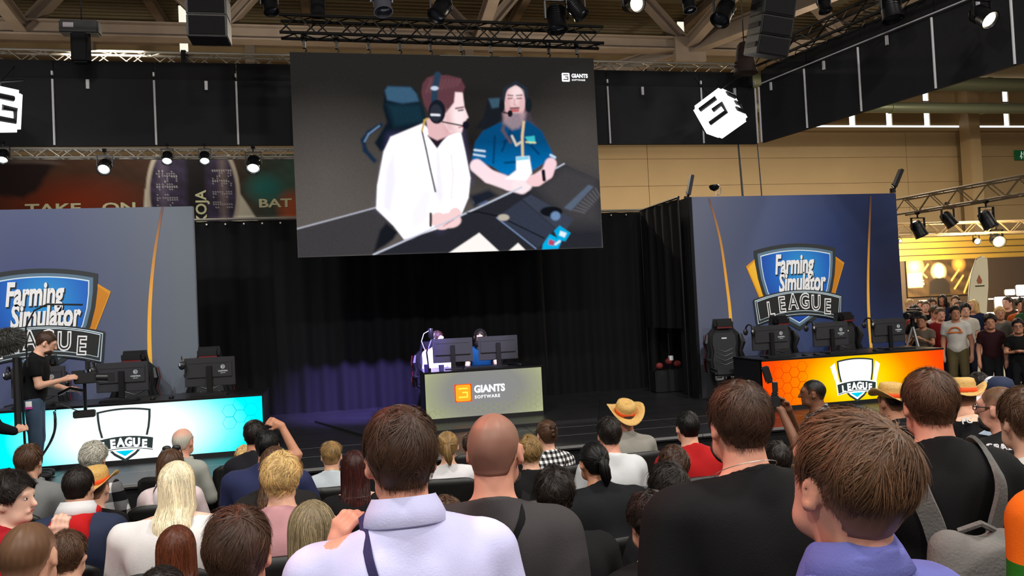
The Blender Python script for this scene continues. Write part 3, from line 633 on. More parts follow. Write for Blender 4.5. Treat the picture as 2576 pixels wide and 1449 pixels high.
# ================================================================ DESKS
def desk(u0, u1, y0, depth, h, label, front, z=0.35):
    dk = thing('desk', label, 'desk', ((u0 + u1) / 2, y0, z)); w = u1 - u0
    MB().box(-w / 2 - 0.01, w / 2 + 0.01, -0.01, depth, h - 0.025, h, bev=0.005).build('desktop', mat('desk_black', (0.06, 0.06, 0.07), 0.35), dk)
    for s in (-1, 1): MB().box(*sorted((s * w / 2, s * (w / 2 - 0.03))), 0.035, depth, 0.0, h - 0.025).build('side_panel', mat('desk_side', (0.09, 0.085, 0.11), 0.6), dk)
    MB().box(-w / 2, w / 2, 0.035, 0.07, 0, h - 0.025).build('modesty_panel', BLACK, dk)
    lp = MB().box(-w / 2 + 0.005, w / 2 - 0.005, 0, 0.035, 0.055, h - 0.03).build('light_panel', front, dk)
    fr = MB(); fr.box(-w / 2, w / 2, -0.004, 0.036, 0.0, 0.055); fr.build('kick_board', BLACK, dk)
    return dk, lp
CY = ramp_mat('light_cyan', [(0, (1, 1, 1)), (0.40, (0.96, 1, 1)), (0.66, (0.45, 0.98, 1.0)), (0.80, (0, 0.98, 1.0)), (1, (0, 0.90, 0.98))], 1.70, 0.85, 0.0, 0.38, 1.1)
ORG = ramp_mat('light_orange', [(0, (1, 0.95, 0.2)), (0.30, (1.0, 0.86, 0.0)), (0.55, (1.0, 0.55, 0.0)), (0.85, (1.0, 0.33, 0.03)), (1, (1.0, 0.25, 0.05))], 1.6, 1.0, 0.0, 0.35, 1.0)
GRY = ramp_mat('light_grey', [(0, (0.56, 0.56, 0.58)), (0.55, (0.57, 0.57, 0.55)), (0.85, (0.66, 0.67, 0.54)), (1, (0.72, 0.74, 0.56))], 1.0, 0.62, 0.0, 0.42, 0.95)
dC, lC = desk(-4.12, -1.10, 9.98, 0.82, 0.73, 'long desk with glowing cyan and white front panel', CY)
dO, lO = desk(5.70, 8.68, 9.98, 0.85, 0.73, 'long desk with glowing orange front panel', ORG)
dG, lG = desk(1.02, 2.76, 11.15, 0.85, 0.73, 'commentators desk with grey lit front and glowing orange emblem', GRY, z=0.385)
def hexes(lp, spots, m, r=0.085):
    mb = MB()
    for x, z in spots:
        o = [(x + r * math.cos(math.radians(60 * k)), z + r * math.sin(math.radians(60 * k))) for k in range(6)]
        i = [(x + (r - 0.005) * math.cos(math.radians(60 * k)), z + (r - 0.005) * math.sin(math.radians(60 * k))) for k in range(6)]
        mb.ring(o, i, -0.002, 0.0)
    tag(mb.build('hexagon_print', m, lp), kind='stuff')
def hexgrid(x0, x1, z0, z1, r=0.085):
    out = []; i = 0; x = x0
    while x < x1:
        z = z0 + (i % 2) * r * 0.866
        while z < z1: out.append((x, z)); z += r * 1.732
        x += r * 1.5; i += 1
    return out
hexes(lO, hexgrid(-1.38, -0.75, 0.16, 0.62), glow('hex_orange', (1.0, 0.30, 0.02), 0.85)); hexes(lC, hexgrid(1.12, 1.42, 0.40, 0.64), glow('hex_cyan', (0, 0.88, 0.95), 1.0))
hexes(lG, hexgrid(-0.78, 0.82, 0.12, 0.24, 0.05) + hexgrid(0.5, 0.82, 0.26, 0.36, 0.05), glow('hex_grey', (0.62, 0.64, 0.46), 0.9), 0.05)
G_W = glow('panel_white', (1, 1, 1), 1.25); G_K = glow('panel_dark', (0.20, 0.24, 0.24), 1.0); G_C = glow('panel_cyan', (0.0, 0.80, 0.92), 1.1); G_BL = glow('panel_pale', (0.86, 0.95, 1.0), 1.1)
def panel_logo(lp, cx, wings):
    S = 0.44; sc = lambda P: [(cx + x * S, 0.385 + z * S) for x, z in P]
    if wings:
        for sx in (-1, 1): MB().prism(sc([(sx * 0.93, 0.40), (sx * 0.76, 0.52), (sx * 0.60, -0.30), (sx * 0.70, -0.32)]), -0.003, -0.001).build('wing', G_W, lp)
    MB().prism(sc(shield(0.68, 0.58, 0.07, -0.80)), -0.005, -0.003).build('shield_border', G_K, lp)
    MB().prism(sc(shield(0.62, 0.54, 0.06, -0.72)), -0.006, -0.005).build('shield_field', G_W, lp)
    MB().prism(sc([(-0.24, -0.50), (0.24, -0.50), (0, -0.65)]), -0.008, -0.006).build('shield_tip', G_C, lp)
    ban = lambda hw0, hw1, z0, z1, r: sc(arc(-hw0, hw0, z0, r) + arc(hw1, -hw1, z1, r))
    MB().prism(ban(0.76, 0.73, -0.16, -0.56, 0.09), -0.009, -0.008).build('ribbon_border', G_W, lp)
    MB().prism(ban(0.72, 0.69, -0.20, -0.49, 0.09), -0.010, -0.009).build('ribbon_face', G_K, lp)
    MB().prism(ban(0.71, 0.70, -0.515, -0.535, 0.09), -0.011, -0.010).build('ribbon_line', G_K, lp)
    for i, ch in enumerate('LEAGUE'):
        u = (i - 2.5) / 2.5
        text('lettering', ch, 0.135, G_W, lp, (cx + u * 0.215, -0.012, 0.385 + S * (-0.45 + 0.08 * (1 - u * u))), off=0.007, rot=(math.pi / 2, u * 0.06, 0), sx=0.85)
panel_logo(lC, -0.07, False); panel_logo(lO, -0.01, True)
giants_mark(lG, -0.32, 0.40, 0.23, -0.003, glow('emblem_fire', (1.0, 0.62, 0.14), 1.35), glow('emblem_gold', (1.0, 0.90, 0.30), 1.2), SW_W, 1.0)
MB().ring([(-0.32 + x * 0.125, 0.40 + z * 0.128) for x, z in ((-1, -1), (1, -1), (1, 1), (-1, 1))], [(-0.32 + x * 0.108, 0.40 + z * 0.112) for x, z in ((-1, -1), (1, -1), (1, 1), (-1, 1))], -0.004, -0.001).build('emblem_rim', glow('emblem_red', (1.0, 0.22, 0.05), 1.3), lG)
# ================================================================ HANGING CUBES
def cube_sign(loc, label, rot):
    t = thing('hanging_cube', label, 'sign', loc); t.rotation_euler = rot
    s = 0.29
    MB().box(-s, s, -s, s, -s, s, bev=0.05).build('lantern', glow('cube_white', (1, 1, 1), 2.2), t)
    for k in range(4):
        R = Matrix.Rotation(k * math.pi / 2, 3, 'Z'); mb = MB()
        def st(pts): mb.path([R @ Vector((x * s, -s - 0.002, z * s)) for x, z in pts], 0.042, n=8)
        st([(-0.62, 0.52), (0.5, 0.52)]); st([(0.0, 0.02), (0.6, 0.02), (0.6, -0.52), (-0.5, -0.52)])
        mb.build('emblem_lines', BLACK, t)
    MB().path([(0.2, 0, 0.28), (0.25, 0.0, 0.35), (0.6, 0.1, 0.38)], 0.012).build('suspension', DARKMETAL, t)
    Ri = t.rotation_euler.to_matrix().inverted(); e = Ri @ Vector((0.0, 12.63 - loc[1], 5.97 - loc[2])); MB().tube((0, 0, 0.2), e, 0.006).build('wire', DARKMETAL, t)
    return t
c1 = PV(1812, 286, 11.7); cube_sign(c1, 'tilted glowing white cube with black emblem lines under the fascia corner', (math.radians(0), math.radians(-26), math.radians(-50)))
c2 = PV(-26, 272, 11.7); cube_sign(c2, 'glowing white cube with emblem lines hung before the fascia above the printed banner', (0, math.radians(8), math.radians(-40)))
# ================================================================ LAMPS
def fixture(px, py, v, label, size=0.3, aim=(0, -0.6, -1), lit=None, kind='spot', cat='stage light', group=None, m=None):
    p = PV(px, py, v); m = m or DARKMETAL
    t = thing('stage_light', label, cat, p, group=group)
    d = Vector(aim).normalized(); q = d.to_track_quat('-Z', 'Y').to_matrix(); s = size
    body = MB(); body.lathe([(0.18 * s, 0.5 * s), (0.30 * s, 0.42 * s), (0.34 * s, 0.1 * s), (0.36 * s, -0.35 * s), (0.40 * s, -0.5 * s), (0.36 * s, -0.5 * s), (0.30 * s, -0.40 * s)], (0, 0, 0), 16, M=q)
    body.build('housing', m, t)
    fins = MB()
    for k in range(4): fins.lathe([(0.37 * s, (0.02 + 0.09 * k) * s), (0.37 * s, (0.05 + 0.09 * k) * s)], (0, 0, 0), 14, M=q)
    fins.build('cooling_fins', m, t)
    lens = MB(); lens.lathe([(0.30 * s, -0.40 * s), (0.2 * s, -0.45 * s), (0.01, -0.46 * s)], (0, 0, 0), 14, M=q)
    lens.build('lens', glow('lamp_' + lit, {'warm': (1, 0.94, 0.82), 'cool': (0.95, 1, 1), 'flood': (1, 0.9, 0.6)}[lit], {'warm': 6, 'cool': 5, 'flood': 25}[lit]) if lit else mat('lens_dark', (0.2, 0.22, 0.25), 0.1), t)
    yk = MB(); w = 0.46 * s; yk.box(-w, -w + 0.05 * s, -0.06 * s, 0.06 * s, -0.05 * s, 0.65 * s); yk.box(w - 0.05 * s, w, -0.06 * s, 0.06 * s, -0.05 * s, 0.65 * s); yk.box(-w, w, -0.06 * s, 0.06 * s, 0.62 * s, 0.68 * s)
    yk.tube((-w, 0, 0), (w, 0, 0), 0.03 * s); yk.build('yoke', m, t)
    cl = MB(); cl.tube((0, 0, 0.66 * s), (0, 0, 0.95 * s), 0.05 * s); cl.tube((-0.1 * s, 0, 0.98 * s), (0.1 * s, 0, 0.98 * s), 0.12 * s); cl.build('clamp', m, t)
    return t
fixture(8, 392, 12.35, 'small black lamp lit white at the cube end of the slim silver truss', 0.20, (0.1, -0.75, -1), 'cool')
fixture(264, 418, 12.35, 'black moving lamp glaring greenish white over the red part of the banner', 0.24, (0.05, -1, -0.8), 'cool')
fixture(421, 396, 12.35, 'small black lamp lit white before the helmet print, nearer the red part', 0.20, (0.05, -0.8, -1), 'cool')
fixture(515, 396, 12.35, 'small black lamp lit white before the helmet print, nearer the teal part', 0.20, (0.1, -0.8, -1), 'cool')
fixture(638, 412, 12.35, 'black moving lamp glaring white over the teal part of the banner', 0.27, (0.0, -0.9, -1), 'cool')
fixture(960, 4, 10.6, 'grey moving lamp above the video wall truss nearest its hoist', 0.34, (0.1, -0.3, -1), m=mat('lamp_grey', (0.35, 0.36, 0.40), 0.3, 0.4))
fixture(1110, 22, 10.6, 'black profile lamp slanting down above the middle of the video wall truss', 0.34, (-0.6, -0.4, -0.9))
fixture(1400, 45, 10.9, 'black moving lamp upright on the far end of the video wall truss', 0.40, (0, -0.2, -1))
fixture(1448, 20, 10.6, 'black profile lamp slanting towards the glowing cube above the truss end', 0.32, (0.6, -0.3, -1))
fixture(1590, 10, 10.6, 'black lamp with a bright white lens near the roof beams', 0.34, (0.15, -1, -0.35), 'warm')
fixture(1732, 8, 10.6, 'black par can hanging between lit lamp and loudspeaker array', 0.26, (0, -0.3, -1))
fixture(1822, 30, 10.4, 'long black profile lamp slanting beside the hanging loudspeaker array', 0.38, (-0.7, -0.3, -1))
fixture(2072, 10, 10.4, 'black par can hanging beyond the tilted loudspeaker array', 0.26, (0, -0.3, -1))
fixture(2240, 20, 9.2, 'open black lamp bracket above the angled fascia', 0.36, (0, -0.2, -1))
fixture(2470, 40, 8.0, 'black lamp lit white hanging before the angled fascia', 0.30, (0.1, -0.9, -0.8), 'warm')
fixture(678, 10, 10.6, 'black par can above the hoist end of the video wall', 0.26, (0.2, -0.3, -1))
ut = thing('rigging_truss', 'black overhead lighting truss just above the picture edge', 'truss', (0, 0, 0))
truss(ut, (-4, 10.6, 7.05), (9.4, 10.6, 7.05), w=0.29, r=0.025, m=TB, step=0.4)
# ================================================================ LOUDSPEAKERS
def line_array(loc, n, label, tilt=0.0, curve=0.0, w=0.52, h=0.30):
    t = thing('line_array', label, 'loudspeaker', loc); t.rotation_euler = (0, tilt, 0)
    y = 0.0; z = 0.0
    for k in range(n):
        M = Matrix.Translation((0, y, z)) @ Matrix.Rotation(curve * (n - k), 4, 'X')
        b = MB().box(-w / 2, w / 2, -0.2, 0.2, 0.003, h - 0.003, bev=0.01, M=M).build('cabinet', BLACK, t)
        MB().box(-w / 2 + 0.03, w / 2 - 0.03, -0.212, -0.2, 0.025, h - 0.025, M=M).build('grille', MATTE, b)
        MB().box(-w / 2 - 0.012, -w / 2, -0.15, 0.15, 0.1, h - 0.1, M=M).build('rigging_plate', DARKMETAL, b)
        z += h * math.cos(curve * (n - k)); y += h * math.sin(curve * (n - k)) * -1
    MB().box(-0.3, 0.3, -0.25, 0.2, z, z + 0.06).build('fly_bar', DARKMETAL, t)
    MB().tube((0, 0, z), (0, 0, 12.4 - loc[2]), 0.008).build('chain', DARKMETAL, t)
    return t
q = PV(528, 104, 11.0); line_array((q.x, 11.0, q.z), 7, 'tall straight black loudspeaker column hanging beside the video wall')
q = PV(1925, 143, 10.0); line_array((q.x, 10.0, q.z), 8, 'tilted black loudspeaker array hanging above the glowing cube', tilt=math.radians(7), curve=0.03, w=0.5, h=0.27)
q = PV(205, 160, 12.2)
hb = thing('chain_hoist', 'black chain hoist with bag on the fascia below the roof beams', 'hoist', (q.x, 12.2, q.z))
MB().box(-0.12, 0.12, -0.09, 0.09, 0.0, 0.62, bev=0.03).build('chain_bag', MATTE, hb)
MB().box(-0.26, 0.27, -0.1, 0.1, 0.42, 0.62, bev=0.02).build('motor', BLACK, hb)
MB().box(-0.2, -0.06, -0.105, -0.1, 0.5, 0.57).build('label_plate', mat('label_grey', (0.7, 0.68, 0.7), 0.5), hb)
MB().tube((0.02, 0, 0.6), (0.02, 0, 12.4 - q.z), 0.01).build('chain', DARKMETAL, hb)
q = PV(800, 60, 11.3)
hb = thing('chain_hoist', 'black chain hoist column standing on the end of the video wall truss', 'hoist', (q.x, 11.62, 6.44))
MB().lathe([(0.10, 0.0), (0.11, 0.05), (0.11, 0.9), (0.06, 0.95)], (0, 0, 0), 14).build('chain_bag', MATTE, hb)
MB().tube((0, 0, 0.9), (0, 0, 12.4 - q.z), 0.01).build('chain', DARKMETAL, hb)
q = PV(1885, 195, 12.3)
hb = thing('chain_hoist', 'black chain hoist bag over the fascia corner above the cube', 'hoist', (q.x - 0.1, 12.25, q.z + 0.05))
MB().lathe([(0.22, 0.0), (0.2, 0.05), (0.12, 0.5), (0.08, 0.55)], (0, 0, 0), 14).build('chain_bag', mat('hoist_brown', (0.16, 0.10, 0.08), 0.8), hb)
MB().tube((0, 0, 0.5), (0, 0, 12.4 - q.z), 0.01).build('chain', DARKMETAL, hb)
for px, py in ((1862, 360), (1910, 360)):
    a = PV(px, py, 12.55); tag(MB().path([(a.x, 12.62, 4.8), (a.x + 0.02, 12.62, 4.2), (a.x + 0.04, 12.62, 3.5), (a.x + 0.06, 12.62, 0.36)], 0.02 if px < 1900 else 0.012).build('cable', BLACK), ('thick' if px < 1900 else 'thin') + ' black cable hanging down the beige wall from the fascia corner', 'cable')
# small lamps on the edges of the backdrop with the orange desk
def floodlight(px, py, v, label, lean):
    p = PV(px, py, v); t = thing('flood_lamp', label, 'lamp', (p.x, v, 3.69))
    MB().tube((0, 0, 0), (0, 0, 0.08), 0.05).build('foot', DARKMETAL, t)
    M = Matrix.Translation((0.03, 0, 0.1)) @ Matrix.Rotation(lean, 4, 'Y')
    MB().box(-0.03, 0.03, -0.05, 0.05, 0.0, 0.36, bev=0.008, M=M).build('housing', BLACK, t)
    MB().tube((0, -0.06, 0.08), (0.03, 0.06, 0.16), 0.02).build('yoke', DARKMETAL, t)
floodlight(1727, 488, 12.35, 'slim black lamp bar tilted upright on the side drape corner', 0.25)
floodlight(2246, 485, 11.84, 'black lamp bar leaning at the outer top corner of the backdrop', 0.5)
p = PV(1800, 490, 11.85); t = thing('clamp_lamp', 'small chrome clamp lamp on top of the backdrop behind the orange desk', 'lamp', (p.x, 11.84, 3.68))
MB().tube((0, 0, 0), (0, 0, 0.12), 0.012).build('stem', ALU, t); MB().lathe([(0.02, 0.1), (0.07, 0.13), (0.09, 0.18), (0.07, 0.2)], (-0.02, 0, 0), 14).build('shade', DARKMETAL, t); MB().path([(0, 0, 0.02), (0.09, 0, 0.05), (0.1, 0, 0.16)], 0.008).build('arm', ALU, t)

# ================================================================ MONITORS AND DESK GEAR
def monitor(loc, rz, label, brand=True, w=0.615, h=0.365):
    t = thing('monitor', label, 'monitor', loc, rz)
    MB().box(-0.13, 0.13, -0.10, 0.12, 0, 0.014, bev=0.004).build('foot', PLASTIC, t)
    MB().box(-0.035, 0.035, -0.045, -0.015, 0.01, 0.36, bev=0.006).build('stand', mat('stand_black', (0.055, 0.055, 0.06), 0.4), t)
    s = MB().box(-w / 2, w / 2, 0.0, 0.03, 0.10, 0.10 + h, bev=0.006).build('back_shell', mat('monitor_shell', (0.19, 0.19, 0.205), 0.4), t)
    MB().box(-w / 2 + 0.03, w / 2 - 0.03, -0.018, 0.0, 0.21, 0.10 + h - 0.04, bev=0.008).build('electronics_bulge', mat('monitor_shell', 0), t)
    MB().box(-w / 2 + 0.05, w / 2 - 0.05, -0.02, -0.0175, 0.10 + h - 0.075, 0.10 + h - 0.068).build('vent_slot', BLACK, t)
    MB().box(-w / 2 + 0.008, w / 2 - 0.008, 0.03, 0.032, 0.115, 0.10 + h - 0.008).build('display', mat('display_on', (0.3, 0.35, 0.45), 0.2, emit=0.5), t)
    if brand:
        sw = glow('sticker_glow', (0.85, 0.87, 0.86), 0.55)  # emblem print is no lamp, its brightness is put in as emission
        r = MB(); o = [(0.165 + 0.027 * math.cos(6.283 * k / 16), 0.34 + 0.027 * math.sin(6.283 * k / 16)) for k in range(16)]; i_ = [(0.165 + 0.02 * math.cos(6.283 * k / 16), 0.34 + 0.02 * math.sin(6.283 * k / 16)) for k in range(16)]
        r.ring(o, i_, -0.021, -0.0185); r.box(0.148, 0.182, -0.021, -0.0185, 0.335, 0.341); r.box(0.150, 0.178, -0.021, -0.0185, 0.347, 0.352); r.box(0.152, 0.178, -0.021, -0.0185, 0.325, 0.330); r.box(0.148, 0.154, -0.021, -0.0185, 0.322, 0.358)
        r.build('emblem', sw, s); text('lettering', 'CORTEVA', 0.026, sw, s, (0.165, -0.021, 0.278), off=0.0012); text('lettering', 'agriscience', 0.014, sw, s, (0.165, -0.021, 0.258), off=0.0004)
    return t
def headset(loc, rz, label):
    t = thing('headset', label, 'headset', loc, rz)
    MB().path([(0.0 + 0.0, -0.085 * math.cos(a), 0.09 * math.sin(a)) for a in [math.pi * k / 12 for k in range(13)]], 0.012).build('headband', PLASTIC, t)
    for s in (-1, 1): MB().ball((0, s * 0.085, -0.02), (0.042, 0.025, 0.05)).build('ear_cup', PLASTIC, t, smooth=True)
    MB().box(-0.03, -0.02, -0.113, -0.10, -0.02, 0.015).build('badge', WHITE, t)
    return t
def keyboard(loc, rz, label):
    t = thing('keyboard', label, 'keyboard', loc, rz)
    MB().box(-0.22, 0.22, -0.07, 0.07, 0, 0.02, bev=0.004).build('case', PLASTIC, t)
    kb = MB()
    for j in range(5):
        for i in range(15): kb.box(-0.21 + 0.028 * i, -0.187 + 0.028 * i, -0.06 + 0.024 * j, -0.04 + 0.024 * j, 0.02, 0.028)
    tag(kb.build('keycaps', BLACK, t), kind='stuff'); return t
def mouse(loc, rz, label):
    t = thing('computer_mouse', label, 'mouse', loc, rz)
    MB().ball((0, 0, 0.012), (0.032, 0.055, 0.022)).build('shell', PLASTIC, t, smooth=True); MB().tube((-0.004, 0.03, 0.03), (0.004, 0.03, 0.03), 0.009).build('wheel', DARKMETAL, t); return t
ZT = 1.08
for (px, side, k) in ((307, 'cyan', 0), (528, 'cyan', 1), (95, 'cyan', 2), (1940, 'orange', 0), (2092, 'orange', 1), (2238, 'orange', 2)):
    u = PV(px, 870 if side == 'orange' else 945, 10.42).x
    wh = {('cyan', 2): 'behind the camera operator', ('cyan', 0): 'behind the shield print', ('cyan', 1): 'at the end nearest the curtain', ('orange', 0): 'beside the open-backed racing chair', ('orange', 1): 'in the middle', ('orange', 2): 'at the aisle end'}[(side, k)]
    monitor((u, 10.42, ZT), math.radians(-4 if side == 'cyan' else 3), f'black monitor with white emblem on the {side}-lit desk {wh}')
    headset((u - 0.33, 10.44, ZT + 0.40), math.radians(10), f'black headset on the monitor corner, {side}-lit desk {wh}')
    keyboard((u + 0.02, 10.22, ZT), math.radians(-4), f'black keyboard before the monitor on the {side}-lit desk {wh}')
    mouse((u - 0.42 if k else u + 0.40, 10.2, ZT), 0.1, f'black mouse beside the keyboard on the {side}-lit desk {wh}')
ZG = 1.115
u = 1.47; monitor((1.49, 11.50, ZG), math.radians(-6), 'dark monitor before the commentator in the white jacket', brand=False, w=0.60, h=0.36)
monitor((2.18, 11.48, ZG), math.radians(-5), 'dark monitor before the commentator in the blue shirt', brand=False, w=0.60, h=0.36)
keyboard((1.85, 11.27, ZG), 0, 'black keyboard between the two commentators monitors')
headph = mouse((2.48, 11.4, ZG), 0.3, 'black mouse at the edge of the commentators desk')
ma = thing('microphone_arm', 'black jointed microphone arm clamped to the commentators desk', 'microphone', (1.10, 11.30, ZG))
MB().box(-0.03, 0.03, -0.03, 0.03, 0, 0.05).build('clamp', DARKMETAL, ma)
MB().path([(0, 0, 0.04), (-0.02, 0, 0.28), (0.0, 0, 0.36)], 0.012).build('lower_arm', DARKMETAL, ma)
MB().path([(0, 0, 0.32), (0.04, 0, 0.42), (0.07, 0, 0.50)], 0.012).build('upper_arm', mat('chrome_blue', (0.7, 0.7, 0.8), 0.25, 0.6), ma)
MB().lathe([(0.03, -0.08), (0.04, -0.06), (0.04, 0.05), (0.03, 0.07)], (0.05, 0, 0.56), 12).build('capsule', PLASTIC, ma)
MB().path([(0.03, -0.02, 0.60), (-0.05, -0.02, 0.56), (-0.09, -0.02, 0.45), (-0.04, -0.02, 0.30)], 0.006).build('cable', WHITE, ma)
def tumbler(loc, label, m, h=0.11, r=0.035):
    t = thing('beaker', label, 'cup', loc); MB().lathe([(r * 0.8, 0), (r, h), (r * 0.9, h), (r * 0.72, 0.008)], (0, 0, 0), 14).build('wall', m, t); MB().lathe([(r * 0.86, h * 0.6), (0.001, h * 0.61)], (0, 0, 0), 14).build('drink', mat('drink', (0.3, 0.25, 0.4), 0.2), t)
tumbler((1.06, 11.25, ZG), 'dark beaker on the corner of the commentators desk', mat('smoke_plastic', (0.25, 0.2, 0.4), 0.2)); tumbler((1.28, 11.25, ZG), 'violet-lit mug beside the microphone arm', mat('mug_blue', (0.35, 0.35, 0.6), 0.3), 0.09, 0.042)

# ================================================================ RACING CHAIRS
LEA = mat('racing_leather', (0.16, 0.165, 0.175), 0.45, bump=0.15, bscale=90); LEA2 = mat('racing_leather_dark', (0.07, 0.07, 0.075), 0.4); REDP = mat('racing_red', (0.38, 0.05, 0.06), 0.5)
def racing_chair(loc, rz, label):
    t = thing('racing_chair', label, 'chair', loc, rz)   # sitter faces -y (towards the audience)
    bp = [(-0.27, 0.44), (-0.29, 0.62), (-0.25, 0.78), (-0.285, 0.92), (-0.27, 1.04), (-0.17, 1.14), (-0.14, 1.30), (0.14, 1.30), (0.17, 1.14), (0.27, 1.04), (0.285, 0.92), (0.25, 0.78), (0.29, 0.62), (0.27, 0.44)]
    b = MB().prism(bp, 0.20, 0.28).build('backrest', LEA2, t)
    ip = [(x * 0.66, z * 0.93 + 0.06) for x, z in bp[:6]] + [(-x * 0.66, z * 0.93 + 0.06) for x, z in bp[5::-1]]
    MB().prism(ip, 0.17, 0.20).build('back_pad', LEA, b)
    for k in range(4):
        z = 0.56 + 0.07 * k; MB().path([(-0.13, 0.168, z + 0.05), (0, 0.166, z), (0.13, 0.168, z + 0.05)], 0.006, n=5).build('stitching', LEA2, b)
    for s in (-1, 1):
        MB().path([(s * 0.27, 0.19, 0.46), (s * 0.29, 0.15, 0.62), (s * 0.25, 0.16, 0.78), (s * 0.285, 0.14, 0.92), (s * 0.26, 0.17, 1.05)], [0.04, 0.05, 0.035, 0.05, 0.03], n=8).build('side_wing', LEA2, b)
        MB().path([(s * 0.31, 0.24, 0.46), (s * 0.325, 0.24, 0.62), (s * 0.29, 0.24, 0.78), (s * 0.32, 0.24, 0.92), (s * 0.30, 0.24, 1.05)], 0.008, n=5).build('piping', REDP, b)
    h = MB().box(-0.15, 0.15, 0.10, 0.19, 1.14, 1.29, bev=0.04).build('head_pillow', LEA2, t, smooth=60); MB().box(-0.12, 0.12, 0.095, 0.10, 1.15, 1.175).build('stripe', REDP, h)
    MB().box(-0.04, 0.04, 0.163, 0.17, 0.98, 1.0).build('badge', WHITE, t)
    MB().box(-0.26, 0.26, -0.28, 0.22, 0.42, 0.52, bev=0.035).build('seat', LEA, t, smooth=60)
    for s in (-1, 1):
        a = MB(); a.box(s * 0.32 - 0.04, s * 0.32 + 0.04, -0.16, 0.12, 0.66, 0.69, bev=0.01); a.tube((s * 0.31, 0, 0.46), (s * 0.32, 0, 0.66), 0.022); a.build('armrest', PLASTIC, t)
    MB().tube((0, 0, 0.1), (0, 0, 0.42), 0.03).build('gas_lift', DARKMETAL, t)
    for k in range(5):
        an = 6.283 * k / 5 + 0.3; lg = MB(); lg.tube((0, 0, 0.12), (0.31 * math.cos(an), 0.31 * math.sin(an), 0.075), 0.03, 0.018); lg.build('leg', PLASTIC, t)
        MB().tube((0.31 * math.cos(an) - 0.02, 0.31 * math.sin(an), 0.03), (0.31 * math.cos(an) + 0.02, 0.31 * math.sin(an), 0.03), 0.03, n=10).build('castor', BLACK, t)
    return t
rc = racing_chair((PV(1838, 870, 11.1).x, 11.22, 0.35), math.radians(-14), 'black racing chair standing clear at the open end of the orange-lit desk')
KR = KIDS(rc)
for px, py, lab, y, a in ((1985, 830, 'black racing chair behind the orange-lit desk beside the blue crest tip', 11.2, 12), (2150, 825, 'black racing chair behind the middle monitor of the orange-lit desk', 11.2, 12),
                  (325, 915, 'black racing chair behind the monitor by the crest on the cyan-lit desk', 11.25, -4), (520, 900, 'black racing chair behind the cyan-lit desk at the curtain end', 11.25, 0), (95, 930, 'black racing chair behind the cyan-lit desk by the camera operator', 11.25, 0)):
    dup(rc, (PV(px, py, y).x, y, 0.35), math.radians(a), lab, KR)
k1 = dup(rc, (1.30, 12.45, 0.385), math.radians(8), 'black racing chair of the commentator in the white jacket', KR)
k2 = dup(rc, (2.16, 12.5, 0.385), math.radians(-6), 'black racing chair of the commentator in the blue shirt', KR); k1.scale = k2.scale = (1, 1, 0.86)
# ================================================================ FAR BOOTHS BESIDE THE STAGE
tA = thing('lighting_truss', 'silver truss rising towards the exit sign beside the backdrop', 'truss', (0, 0, 0))
a = PD(2262, 522, 15.0); b = PD(2600, 462, 15.0); b = Vector((0, 0, 2)) + (b - Vector((0, 0, 2))) * ((a.z - 2) / (b.z - 2))
trA0, trA1 = a.copy(), b.copy()
truss(tA, a, b + (b - a) * 0.3, w=0.29, r=0.022, step=0.3, m=mat('truss_bronze', (0.55, 0.48, 0.38), 0.4, 0.5))
tB = thing('lighting_truss', 'pale level truss above the booth with the feather flag', 'truss', (0, 0, 0))
a = PV(2230, 580, 17.5); b = PV(2650, 583, 17.5); b.z = a.z
truss(tB, a, b + (b - a) * 0.4, w=0.3, r=0.025, step=0.35, m=mat('truss_pale', (0.70, 0.60, 0.45), 0.4, 0.4))
for px, py, v, s, lab in ((2318, 535, 14.2, 0.32, 'black par can under the rising truss nearest the backdrop'), (2510, 505, 13.6, 0.32, 'black par can under the rising truss by the exit sign'), (2385, 552, 17.2, 0.42, 'black moving lamp on the pale level truss')):
    t = fixture(px, py, v, lab, s, (0.3, -0.3, -1) if s < 0.4 else (0.5, -0.3, -0.9))
    if s < 0.4:
        k_ = (px - 2262) / 338.0; q = trA0.lerp(trA1, k_ * 0.93); t.location = (q.x, q.y, q.z - 0.47)
fixture(2508, 604, 17.5, 'glaring warm floodlight above the feather flag', 0.42, (-0.55, -1.0, -0.35), 'flood')
fixture(2456, 606, 17.6, 'small warm lamp beside the glaring floodlight', 0.22, (-0.5, -1, -0.3), 'warm')
fixture(2264, 606, 17.6, 'tiny warm lamp at the edge of the backdrop', 0.12, (-0.4, -1, -0.1), 'warm')
lamp('booth_lamp', 'POINT', PV(2508, 604, 16.9), 320, (1.0, 0.78, 0.42), shadow_soft_size=0.2)
lamp('booth_lamp', 'AREA', (16.5, 18.2, 3.4), 700, (1.0, 0.82, 0.5), aim=(16.5, 19.5, 1.0), size=1.5)
BR = mat('booth_brown', (0.20, 0.14, 0.09), 0.7); YEL = mat('booth_yellow', (0.66, 0.52, 0.20), 0.6); 
vb = 20.5
p0 = PV(2262, 720, vb); p1 = PV(2600, 720, vb)
bw = thing('booth_wall', 'brown and yellow booth wall behind the crowd by the aisle', 'booth', (p0.x - 0.4, vb, 0)); W = p1.x - p0.x + 5
zt = PV(2400, 652, vb).z; zb = PV(2400, 742, vb).z; zy = PV(2400, 595, vb).z
MB().box(0, W, 0, 0.1, 0, zb).build('lower_panel', BR, bw); MB().box(0, W, 0, 0.1, zb, zt).build('poster_panel', BR, bw); MB().box(0, W, 0.03, 0.1, zt, zy).build('fascia_panel', YEL, bw)
for k in range(3): MB().box(0, W, -0.01, 0.03, zt + 0.15 + 0.2 * k, zt + 0.17 + 0.2 * k).build('rail', BR, bw)
